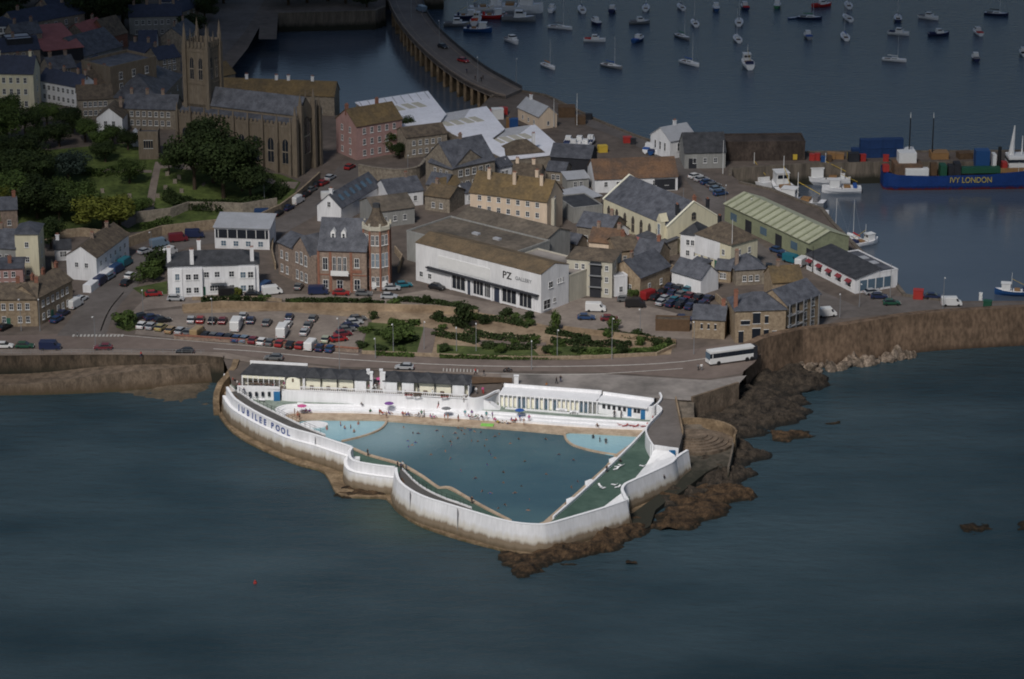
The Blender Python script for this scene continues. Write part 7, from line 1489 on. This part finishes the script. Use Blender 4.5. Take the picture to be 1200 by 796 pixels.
hedge([(455, 380), (492, 381)], 2, 1.6, 'short dark hedge above the left sunken lawn', 'leaf_mid')
hedge([(556, 374), (590, 377), (620, 384)], 2.2, 2., 'dark hedge below the gallery forecourt')
hedge([(680, 414), (720, 416), (768, 413), (788, 404)], 2.2, 1.6, 'low hedge along the front of the right hand garden', 'leaf_mid')
hedge([(440, 416), (485, 418)], 1.4, 1.0, 'low hedge along the front edge of the left lawn', 'leaf_mid')
hedge([(515, 419), (600, 421), (680, 420)], 1.4, 1.0, 'low hedge along the front edge of the middle lawn', 'leaf_mid')
hedge([(290, 262), (315, 260), (200, 262), (165, 268)][2:], 3, 2.2, 'ragged green hedge above the churchyard retaining wall', 'leaf_mid')
hedge([(140, 200), (120, 206), (100, 204), (90, 200)], 3, 2, 'ragged bushes along the upper edge of the churchyard lawn', 'leaf_mid')
# churchyard tombs
for i, (x, y) in enumerate([(185, 232), (194, 222), (205, 215), (213, 226), (165, 200), (172, 238), (152, 232), (120, 226), (130, 245), (196, 206), (210, 210)]):
    p = G(x, y); tag(MB().box(-.5, .5, -.12, .12, 0, 1.2).box(-.6, .6, -.2, .2, -.2, .12).build('gravestone', M['stone'], loc=p, rot=(R(ru(-6, 6)), 0, R(ru(-20, 20)))), 'weathered gravestone standing in the churchyard grass', 'gravestone', 'gravestones in the churchyard')

# ------------------------------------------------------------------ street lamps
def lamp(px_, py_, h, label, group, z=None, both=False):
    p = G(px_, py_) if z is None else P(px_, py_, z); e = empty('street_lamp', p, ru(-.2, .2), label, 'street lamp', group)
    MB().tube((0, 0, 0), (0, 0, 1.2), .12, .09, 8).tube((0, 0, 1.2), (0, 0, h), .09, .05, 8).build('post', M['metal'], e)
    MB().tube((0, 0, h), (0, -1.2, h + .25), .05, .04, 6).build('arm', M['metal'], e); MB().box(-.14, .14, -1.75, -1.1, h + .18, h + .34).build('lamp_head', M['frame'], e, bev=.03)
for x, y, h in [(112, 409, 8), (249, 382, 7), (168, 372, 7), (25, 388, 8), (47, 388, 8), (398, 436, 13), (461, 413, 7), (497, 410, 7), (535, 412, 6), (623, 433, 7), (653, 420, 7), (717, 421, 10), (813, 415, 8), (750, 395, 7), (558, 412, 7)]:
    lamp(x, y, h, 'grey street lamp beside the beach road or its gardens', 'street lamps along the seafront')
for x, y, h in [(478, 206, 6), (310, 240, 6), (178, 298, 6), (440, 420, 5), (850, 246, 7), (880, 262, 7), (984, 372, 6), (1007, 360, 6), (1105, 362, 8)]:
    lamp(x, y, h, 'thin pale street lamp on a back street or the quay', 'street lamps in the back streets')
for x, y in [(482, 22), (515, 52), (560, 96), (605, 98)]:
    lamp(x, y, 8, 'tall pale street lamp on the road bridge', 'street lamps on the bridge', z=7)
# flagpoles and white poles on the quays
for x, y, h, c_ in [(857, 320, 14, 'frame'), (800, 272, 12, 'metal'), (649, 150, 9, 'frame'), (676, 148, 10, 'frame'), (847, 205, 10, 'frame'), (692, 190, 8, 'metal'), (1043, 350, 9, 'metal'), (952, 320, 7, 'black')]:
    p = G(x, y); e = empty('flagpole', p, 0, 'tall thin pole standing on the quay side of the town', 'pole', 'tall poles on the quay side'); MB().tube((0, 0, 0), (0, 0, h), .11, .05, 6).build('shaft', M[c_], e); MB().box(-.25, .25, -.25, .25, 0, .3).build('base', M['quay'], e)
for x, y, h in [(1065, 186, 12), (1092, 186, 12)]:
    p = P(x, y, 6); e = empty('dock_mast', p, 0, 'tall black mast on the pier behind the blue cargo ship, %s one' % ('left' if x < 1080 else 'right'), 'mast'); MB().tube((0, 0, 0), (0, 0, h), .22, .14, 8).build('shaft', M['black'], e); MB().tube((0, 0, h), (0, 0, h + 1.6), .12, .04, 6).build('tip', M['frame'], e)

# ------------------------------------------------------------------ boats
def hull_mesh(L_, B_, H_, m, tr=.7):
    st = [(-.5, tr, 1.0, .12), (-.25, .95, .95, .05), (0, 1., .95, 0), (.25, .82, 1.05, .0), (.42, .40, 1.18, .1), (.5, .03, 1.3, .55)]; vs = []; fs = []
    for (x, b, h, k) in st:
        for (yy, zz) in ((-1, 1), (-.86, .45), (-.45, -.1), (0, -.35), (.45, -.1), (.86, .45), (1, 1)): vs.append((x * L_, yy * b * B_ / 2, (zz * (h if zz > 0 else 1 - k)) * H_ + (k * H_ * .5 if zz <= 0 else 0)))
    for i in range(5):
        for j_ in range(6): fs.append((i * 7 + j_, i * 7 + j_ + 1, (i + 1) * 7 + j_ + 1, (i + 1) * 7 + j_))
    fs.append(tuple(range(7))); me = bpy.data.meshes.new('hull'); me.from_pydata(vs, [], fs); me.materials.append(m)
    dk = MB(); dv = []; 
    for (x, b, h, k) in st: dv += [(x * L_ * .995, -b * B_ / 2 * .96, h * H_ - .08), (x * L_ * .995, b * B_ / 2 * .96, h * H_ - .08)]
    dk.add(dv, [(2 * i, 2 * i + 2, 2 * i + 3, 2 * i + 1) for i in range(5)]); return me, dk.mesh('deck', M['boat_white'])
BT = {}
def boat(px_, py_, kind, rz, label, hull='white', cover='navy', s_=1., group=None, z=0.):
    p = P(px_, py_, z); e = empty({'yacht': 'sailing_yacht', 'motor': 'motor_boat', 'fish': 'fishing_boat', 'row': 'rowing_boat'}[kind], (p.x, p.y, z), R(rz), label, {'yacht': 'yacht', 'motor': 'motor boat', 'fish': 'fishing boat', 'row': 'rowing boat'}[kind], group)
    e.scale = (s_,) * 3; hm = {'white': M['boat_white'], 'navy': CL['navy'], 'red': CL['red'], 'blue': M['bluepaint'], 'black': M['black'], 'green': CL['green'], 'grey': M['metal'], 'cream': M['cream_lit']}[hull]
    dims = {'yacht': (9, 3.0, 1.0), 'motor': (7.5, 2.8, 1.15), 'fish': (11, 4.2, 1.8), 'row': (4, 1.6, .55)}[kind]; k = (kind, hull)
    if k not in BT: BT[k] = hull_mesh(*dims, hm)
    h_, d_ = BT[k]; link('hull', h_, e); link('deck', d_, e); L_, B_, H_ = dims
    if kind == 'yacht':
        c = MB().add([(-1.2, -.8, .95), (2.2, -.5, 1.0), (2.2, .5, 1.0), (-1.2, .8, .95), (-1.0, -.65, 1.5), (1.4, -.38, 1.4), (1.4, .38, 1.4), (-1.0, .65, 1.5)], [(3, 2, 1, 0), (4, 5, 6, 7), (0, 1, 5, 4), (1, 2, 6, 5), (2, 3, 7, 6), (3, 0, 4, 7)]).build('cabin', M['frame'], e)
        MB().box(-.8, 1.0, -.73, -.69, 1.15, 1.32).box(-.8, 1.0, .69, .73, 1.15, 1.32).build('window', M['glass'], c)
        MB().box(-3.6, -1.5, -.7, .7, .9, .96).build('cockpit', M['timber'], e)
        MB().tube((1.2, 0, 1.2), (1.2, 0, 11.2), .075, .045, 6).build('mast', M['frame'], e)
        MB().tube((1.1, 0, 2.1), (-2.6, 0, 2.2), .2, .15, 6).build('sail_cover', CL[cover], e)
        MB().tube((4.4, 0, 1.25), (1.2, 0, 11.0), .03, n=4).tube((-4.3, 0, 1.0), (1.2, 0, 11.0), .02, n=4).build('rigging', M['metal'], e)
    elif kind == 'motor':
        MB().box(-1.0, 1.6, -.95, .95, 1.0, 1.9).box(-.9, .9, -.9, .9, 1.903, 2.5).build('cabin', M['frame'], e, bev=.06); MB().box(-.6, .94, -.93, .93, 1.95, 2.38).build('window', M['glass'], e)
        MB().box(-3.4, -1.2, -1.05, 1.05, 1.02, 1.3).build('cockpit_cover', CL[cover], e)
    elif kind == 'fish':
        MB().box(.6, 3.4, -1.2, 1.2, 1.8, 3.9).box(.4, 3.6, -1.35, 1.35, 3.903, 4.05).build('wheelhouse', M['frame'], e, bev=.03); MB().box(.56, 3.44, -1.0, 1.0, 2.9, 3.6).build('window', M['glass'], e)
        MB().tube((.3, 0, 1.8), (.3, 0, 7.4), .1, .06, 6).build('mast', M['frame'], e); MB().tube((.3, 0, 5.4), (-4.4, 0, 3.2), .06, n=5).build('derrick', M['yellowpaint'], e)
        MB().box(-4.2, -3.2, -1.3, 1.3, 1.75, 2.6).build('gantry', CL[cover], e); MB().box(-2.4, -.6, -1.1, 1.1, 1.75, 2.2).build('deck_gear', M['orange'], e)
        MB().tube((0, -1.9, 1.6), (0, 1.9, 1.6), .12, n=6).build('fender', M['black'], e)
    else:
        MB().box(-.7, -.4, -.6, .6, .35, .42).build('seat', M['timber'], e); MB().box(.5, .8, -.55, .55, .35, .42).build('seat', M['timber'], e)
    return e
bl_ = [(647, 13, 'motor', 80, 'white', 'white', 'far row, left of the two stern-on boats'), (656.5, 34, 'yacht', -20, 'white', 'grey', 'lying broadside below the first boats'), (681.7, 13, 'yacht', 95, 'white', 'navy', 'in the far row near the top edge'), (698, 28, 'motor', 110, 'navy', 'white', 'navy hulled boat under the far row'), (696.7, 49, 'motor', -5, 'white', 'red', 'with a red stern cover and white wheelhouse'), (717.6, 14, 'motor', 80, 'navy', 'navy', 'dark hulled boat in the far row'), (717, 79.5, 'yacht', -40, 'grey', 'blue', 'with the tallest mast nearest the quay'), (642.7, 79.5, 'yacht', -60, 'white', 'orange', 'closest to the bridge end'),
       (749.5, 28, 'motor', 10, 'grey', 'grey', 'grey boat in the second row'), (748, 48.5, 'motor', 60, 'blue', 'blue', 'blue and white boat below the grey one'), (757, 11, 'yacht', 85, 'white', 'blue', 'beside the top edge right of the dark hull'), (798, 10, 'yacht', 100, 'white', 'navy', 'at the top edge above the tall masts'), (800, 45, 'yacht', -60, 'grey', 'green', 'turned diagonally below the top edge boats'), (808.5, 76, 'yacht', -50, 'white', 'blue', 'nearest the quay left of the fishing boat'), (814, 29, 'yacht', 95, 'white', 'grey', 'bow-on with bright white deck'), (839, 11, 'motor', 90, 'blue', 'white', 'small blue boat at the top edge'), (866, 28, 'yacht', 85, 'white', 'grey', 'stern-on above the fishing boat'), (864, 47.5, 'yacht', 95, 'white', 'white', 'just above the large fishing boat'), (872.6, 10, 'motor', 100, 'navy', 'red', 'dark boat at the top edge above two yachts'), (876, 78, 'fish', 95, 'white', 'navy', 'large and bow-on, nearest in the middle of the harbour'),
       (911, 8, 'motor', 80, 'green', 'white', 'green boat touching the top edge'), (949, 22.5, 'yacht', -10, 'navy', 'green', 'long broadside yacht with dark hull'), (946.5, 44, 'motor', 95, 'grey', 'blue', 'with a blue canopy below the long yacht'), (963, 8, 'motor', 20, 'red', 'red', 'red boat at the top edge'), (994, 8, 'yacht', 90, 'white', 'grey', 'top of the column of three right of centre'), (993, 23, 'yacht', 100, 'white', 'navy', 'middle of the column of three'), (990, 45, 'yacht', 92, 'white', 'blue', 'with a bright blue sail cover'), (1052, 23, 'yacht', 85, 'navy', 'grey', 'dark hulled at the head of the right column'), (1053, 41, 'motor', -20, 'white', 'navy', 'middle boat of the right column'), (1048, 72, 'yacht', -20, 'white', 'white', 'long white yacht lying broadside nearest in the right column'), (1088, 22.5, 'motor', -30, 'white', 'grey', 'small white boat angled right of the column'), (1100, 42, 'motor', 10, 'navy', 'navy', 'black hulled with white wheelhouse'), (1145.7, 40, 'motor', 100, 'white', 'red', 'with a red canopy near the right edge'), (1143, 70, 'motor', 90, 'navy', 'grey', 'dark hulled boat nearest at the right'), (1167.6, 18, 'yacht', -20, 'navy', 'black', 'dark yacht near the top right corner'), (1199, 64, 'motor', 90, 'white', 'black', 'cut by the right edge'), (929.5, 22, 'row', 20, 'blue', 'blue', 'tiny blue dinghy beside the long yacht')]
KN = {'motor': 'motor boat', 'yacht': 'yacht', 'fish': 'fishing boat', 'row': 'dinghy'}
for i, (x, y, k, rz, hl, cv_, lb) in enumerate(bl_):
    boat(x, y, k, rz, 'moored %s, %s' % (KN[k], lb), hl, cv_, 1.0 if k != 'yacht' else ru(.9, 1.05), 'boats moored in the outer harbour')
for x, y, k, rz, hl, cv_, lb, s_ in [(535, 31, 'motor', 0, 'grey', 'grey', 'grey boat left of the raft of boats beside the bridge', 1.2), (547, 22, 'fish', 0, 'navy', 'navy', 'dark boat at the back left of the raft by the bridge', .8), (558, 27, 'fish', 80, 'white', 'red', 'white wheelhouse boat in the middle of the raft by the bridge', .9), (560, 38, 'fish', -5, 'blue', 'navy', 'blue hulled boat at the front of the raft by the bridge', .9), (572, 14, 'fish', 5, 'white', 'grey', 'white boat at the back of the raft by the bridge', 1.2), (578, 22, 'fish', 0, 'red', 'red', 'red boat in the raft by the bridge', .9), (589, 22, 'motor', 0, 'navy', 'navy', 'navy boat right of the red one by the bridge', 1.), (606, 15, 'fish', -5, 'white', 'white', 'long white passenger boat at the top right of the raft', 1.7), (608, 25, 'motor', -5, 'grey', 'grey', 'grey boat in front of the long passenger boat', 1.6), (600, 50, 'motor', -60, 'white', 'grey', 'white boat alone between the raft and the yachts', 1.1)]:
    boat(x, y, k, rz, lb, hl, cv_, s_, 'boats rafted beside the bridge')
# inner harbour
for x, y, k, rz, hl, cv_, lb, s_ in [(968, 216, 'fish', 172, 'white', 'white', 'long white motor yacht alongside the inner pier', 1.25), (986, 226, 'fish', 178, 'white', 'blue', 'white fishing boat with blue tarpaulin in front of the motor yacht', 1.0), (936, 243, 'fish', 160, 'grey', 'grey', 'grey workboat moored behind the long green shed', 1.35), (952, 253, 'motor', -10, 'white', 'blue', 'white launch with blue flag behind the long green shed', 1.2), (918, 228, 'fish', 100, 'grey', 'grey', 'large grey vessel with flat deck behind the long green shed', 1.5), (884, 216, 'fish', 120, 'white', 'white', 'shiny white fishing boat at the left of the inner dock', 1.25), (898, 210, 'yacht', 100, 'white', 'blue', 'yacht with blue cover behind the shiny white fishing boat', 1.), (983, 286, 'yacht', 130, 'black', 'red', 'dark hulled yacht moored behind the restaurant roof', 1.1), (1002, 283, 'yacht', 110, 'white', 'red', 'white yacht moored beside the dark one behind the restaurant', 1.0), (1013, 288, 'fish', 30, 'white', 'navy', 'small white fishing boat right of the yachts behind the restaurant', .8), (1186, 346, 'fish', 170, 'blue', 'navy', 'small blue fishing boat at the right edge beside the pier wall', .8), (1030, 330, 'row', 40, 'white', 'white', 'rowing boat beside the restaurant quay', 1.3)]:
    boat(x, y, k, rz, lb, hl, cv_, s_)
# cargo ship
a = P(1036, 224, 0); b = P(1290, 221, 0); d = b - a; th = math.atan2(d.y, d.x); L_ = d.length; e = empty('cargo_ship', a, th, 'big blue cargo ship with red waterline and yellow lettering moored at the pier', 'ship')
W_ = 9.
def ring(x, hw, zt): return [(x, W_ / 2 - hw, zt), (x, W_ / 2 - hw * .98, 1.2), (x, W_ / 2 - hw * .8, -.8), (x, W_ / 2 + hw * .8, -.8), (x, W_ / 2 + hw * .98, 1.2), (x, W_ / 2 + hw, zt)]
secs = [(0, 2.6, 5.6), (1.2, 3.9, 5.2), (4, 4.5, 4.6), (14, 4.5, 4.2), (30, 4.5, 4.5), (42, 4.5, 5.6), (50, 4.3, 6.6), (58, 2.4, 7.6), (L_, .2, 8.4)]
hv = [v for s_ in secs for v in ring(*s_)]; hf = [(i * 6 + j_, i * 6 + j_ + 1, (i + 1) * 6 + j_ + 1, (i + 1) * 6 + j_) for i in range(len(secs) - 1) for j_ in range(5)] + [tuple(range(6))]
MB().add(hv, hf).build('hull', mat('ship_blue', (.012, .045, .19), .5, .15, .2, stain=[((.15, .02, .015), .2, .9)]), e)
dv = []; 
for x, hw, zt in secs: dv += [(x, W_ / 2 - hw * .97, zt - .9), (x, W_ / 2 + hw * .97, zt - .9)]
MB().add(dv, [(2 * i, 2 * i + 2, 2 * i + 3, 2 * i + 1) for i in range(len(secs) - 1)]).build('deck', M['rust_roof'], e)
tx_ = text(e, 'IVY LONDON', 2.3, (18.5, -.12, 2.2), (R(90), 0, 0), mat('ship_lettering', (.42, .34, .10), .7, .2)); tx_.scale = (.85, 1, 1)
MB().box(3, 11, 1.5, 7.5, 3.5, 7.2).build('deck_house', M['rust_roof'], e, bev=.05); MB().box(4.4, 9.4, 3, 7, 7.2, 10.2).build('deck_house', M['frame'], e); MB().box(6, 12.6, .4, 2.6, 3.6, 6.2).build('tank', M['frame'], e, bev=.1)
for x, c_ in ((13.5, 'timber'), (16, 'greenpaint'), (18.4, 'dark'), (20, 'dark')): MB().box(x, x + 1.8, 1 + (x % 2), 4.5, 3.6, 6.4 + (x % 3) * .5).build('deck_gear', M[c_], e)
MB().box(22, 33, .8, 3, 4.6, 6.2).build('crane_jib', M['greenpaint'], e); MB().box(26.5, 30.5, 4, 7.5, 4.2, 10.2).build('container', M['bluepaint'], e); MB().box(31.2, 32.2, 3, 6, 4.5, 9.4).build('funnel', M['frame'], e); MB().tube((33.2, 4, 4.5), (33.2, 4, 11.5), .6, .5, 8).build('funnel', M['black'], e)
MB().box(33.6, 35, 1.2, 3.4, 5, 7.6).build('winch', M['redpaint'], e)
MB().box(33, 40, .5, 1.4, 4.8, 6.0).build('deck_gear', M['orange'], e); MB().box(35.5, L_ - 8, 1.8, 7.4, 5.2, 9.0).build('bridge', M['frame'], e, bev=.1); MB().box(35.4, L_ - 9, 1.6, 7.6, 7.4, 8.2).build('window', M['glass'], e); MB().tube((36.6, 4.5, 9), (37.2, 4.5, 17.5), .9, .15, 8).build('mast', M['frame'], e)
MB().tube((39.6, 4.5, 9), (39.6, 4.5, 14.5), .25, .1, 8).build('mast', M['frame'], e)
for k in range(3): MB().tube((38 + k * 1.6, .2, 5), (38 + k * 1.6, .2, 8), .06, n=5).build('davit', M['frame'], e)
MB().box(-.3, 1.4, 1, 3, 5.3, 7.2).build('stern_gear', M['redpaint'], e)
# containers and gear on the pier
QC = ['%s crate at the landward end of the far pier, left of a pair', '%s crate at the landward end of the far pier, right of a pair', '%s low stack on the far pier, left of two', '%s low stack on the far pier, right of two', '%s crate on the pier just left of the blue containers', '%s crate on the pier edge below the blue containers', '%s crate on the pier edge at the stern of the cargo ship', '%s crate on the pier behind the white motor yacht', '%s crate beside the blue crate behind the motor yacht', '%s block on the pier edge left of the cargo ship stern', '%s low store on the pier behind the ship deck house', '%s pile of timber coloured gear on the pier behind the ship lettering', '%s pile on the pier behind the ship crane', '%s bin on the quay beside the pier wall at the right edge', '%s crate beside the cars at the end of the harbour yard', '%s stall roof by the bridge abutment, left of two', '%s stall roof by the bridge abutment, right of two', '%s van sized box between the bridge abutment stalls', '%s tall box beside the tan gabled building', '%s narrow box beside the tall one near the tan gabled building', '%s skip beside the boatyard on the quay road', '%s crate on the harbour edge left of the white gabled shed', '%s bin on the harbour edge left of the white gabled shed', '%s crate on the quay above the boatyard', '%s net store at the bend of the quay road', '%s gear pile beside the net store at the quay bend', '%s slim cabinet on the harbour edge near the right pier wall']
for i, (x, y) in enumerate([(1010, 184), (1019.5, 184), (1035, 183.5), (1045, 183)]):
    p = P(x, y, 6); o = MB().box(-3, 3, -1.2, 1.2, 0, 2.6).box(-3.03, -2.9, -1.23, 1.23, 0, 2.65).box(2.9, 3.03, -1.23, 1.23, 0, 2.65).build('shipping_container', mat('container_blue', (.015, .045, .14), .6, .2, .6), loc=p, rot=(0, 0, R(3))); tag(o, 'dark blue shipping container in the row on the pier left of the ship', 'container', 'blue containers on the pier')
    if i: o2 = o.copy(); COL.objects.link(o2); o2.location = p + Vector((0, 0, 2.66)); o2['label'] = 'dark blue shipping container stacked on the row on the pier left of the ship'; o2['group'] = 'upper blue containers on the pier'
for i, (x, y, c_, w2, h2) in enumerate([(952, 188, 'redpaint', 1.6, 1.8), (958, 188, 'redpaint', 1.5, 2), (974, 186, 'orange', 2.2, 1.8), (984, 186, 'orange', 2.4, 1.5), (996, 186, 'yellowpaint', 1.6, 1.5), (1011, 190, 'redpaint', 1.5, 2.2), (1038, 190, 'redpaint', 1.6, 2.0), (965, 190, 'bluepaint', 1.4, 1.6), (970, 189, 'timber', 2., 1.6), (1000, 190, 'dark', 3, 2.6), (1062, 183, 'frame', 4, 2.2), (1100, 185, 'orange', 5, 1.8), (1130, 185, 'timber', 4, 1.6), (1157, 363, 'greenpaint', 2.0, 2.2), (1076, 350, 'redpaint', 2.4, 2.2), (574, 137, 'redpaint', 3, 2), (590, 134, 'redpaint', 2.4, 2), (583, 139, 'frame', 3.4, 3), (602, 151, 'bluepaint', 2.6, 3), (596, 150, 'orange', 1.4, 3), (706, 178, 'yellowpaint', 2.6, 1.8), (735, 167, 'redpaint', 2.4, 1.6), (742, 169, 'dark', 1.5, 1.6), (690, 140, 'dark', 2, 1.6), (664, 136, 'timber', 5, 3), (680, 145, 'timber', 3, 2.4), (1149, 352, 'frame', .8, 1.8)]):
    p = G(x, y); bx_ = MB().box(-w2 / 2, w2 / 2, -w2 * .4, w2 * .4, 0, h2).box(-w2 / 2 - .06, w2 / 2 + .06, -w2 * .4 - .06, w2 * .4 + .06, h2 + .003, h2 + .14).box(-w2 / 2 + .1, -w2 / 2 + .3, -w2 * .4 - .08, -w2 * .4, .2, h2 - .1).box(w2 / 2 - .3, w2 / 2 - .1, -w2 * .4 - .08, -w2 * .4, .2, h2 - .1)
    cn = {'redpaint': 'red', 'orange': 'orange', 'yellowpaint': 'yellow', 'bluepaint': 'blue', 'timber': 'brown', 'dark': 'dark', 'frame': 'white', 'greenpaint': 'green'}[c_]
    tag(bx_.build('storage_crate', M[c_], loc=p, rot=(0, 0, R(ru(-15, 15)))), QC[i] % cn, 'crate', 'crates of gear on the quays')
# boats laid up ashore by the quay road
for i, (x, y, rz) in enumerate([(666, 168, 80), (672, 172, 80), (679, 168, 80), (686, 172, 80), (692, 167, 80), (760, 176, 70), (766, 178, 70), (772, 177, 70)]):
    boat(x, y, 'motor', rz, 'white boat laid up ashore in the boatyard beside the quay road', 'white' if i % 3 else 'blue', random.choice(['navy', 'blue', 'white']), .9, 'boats laid up ashore', z=6.3)
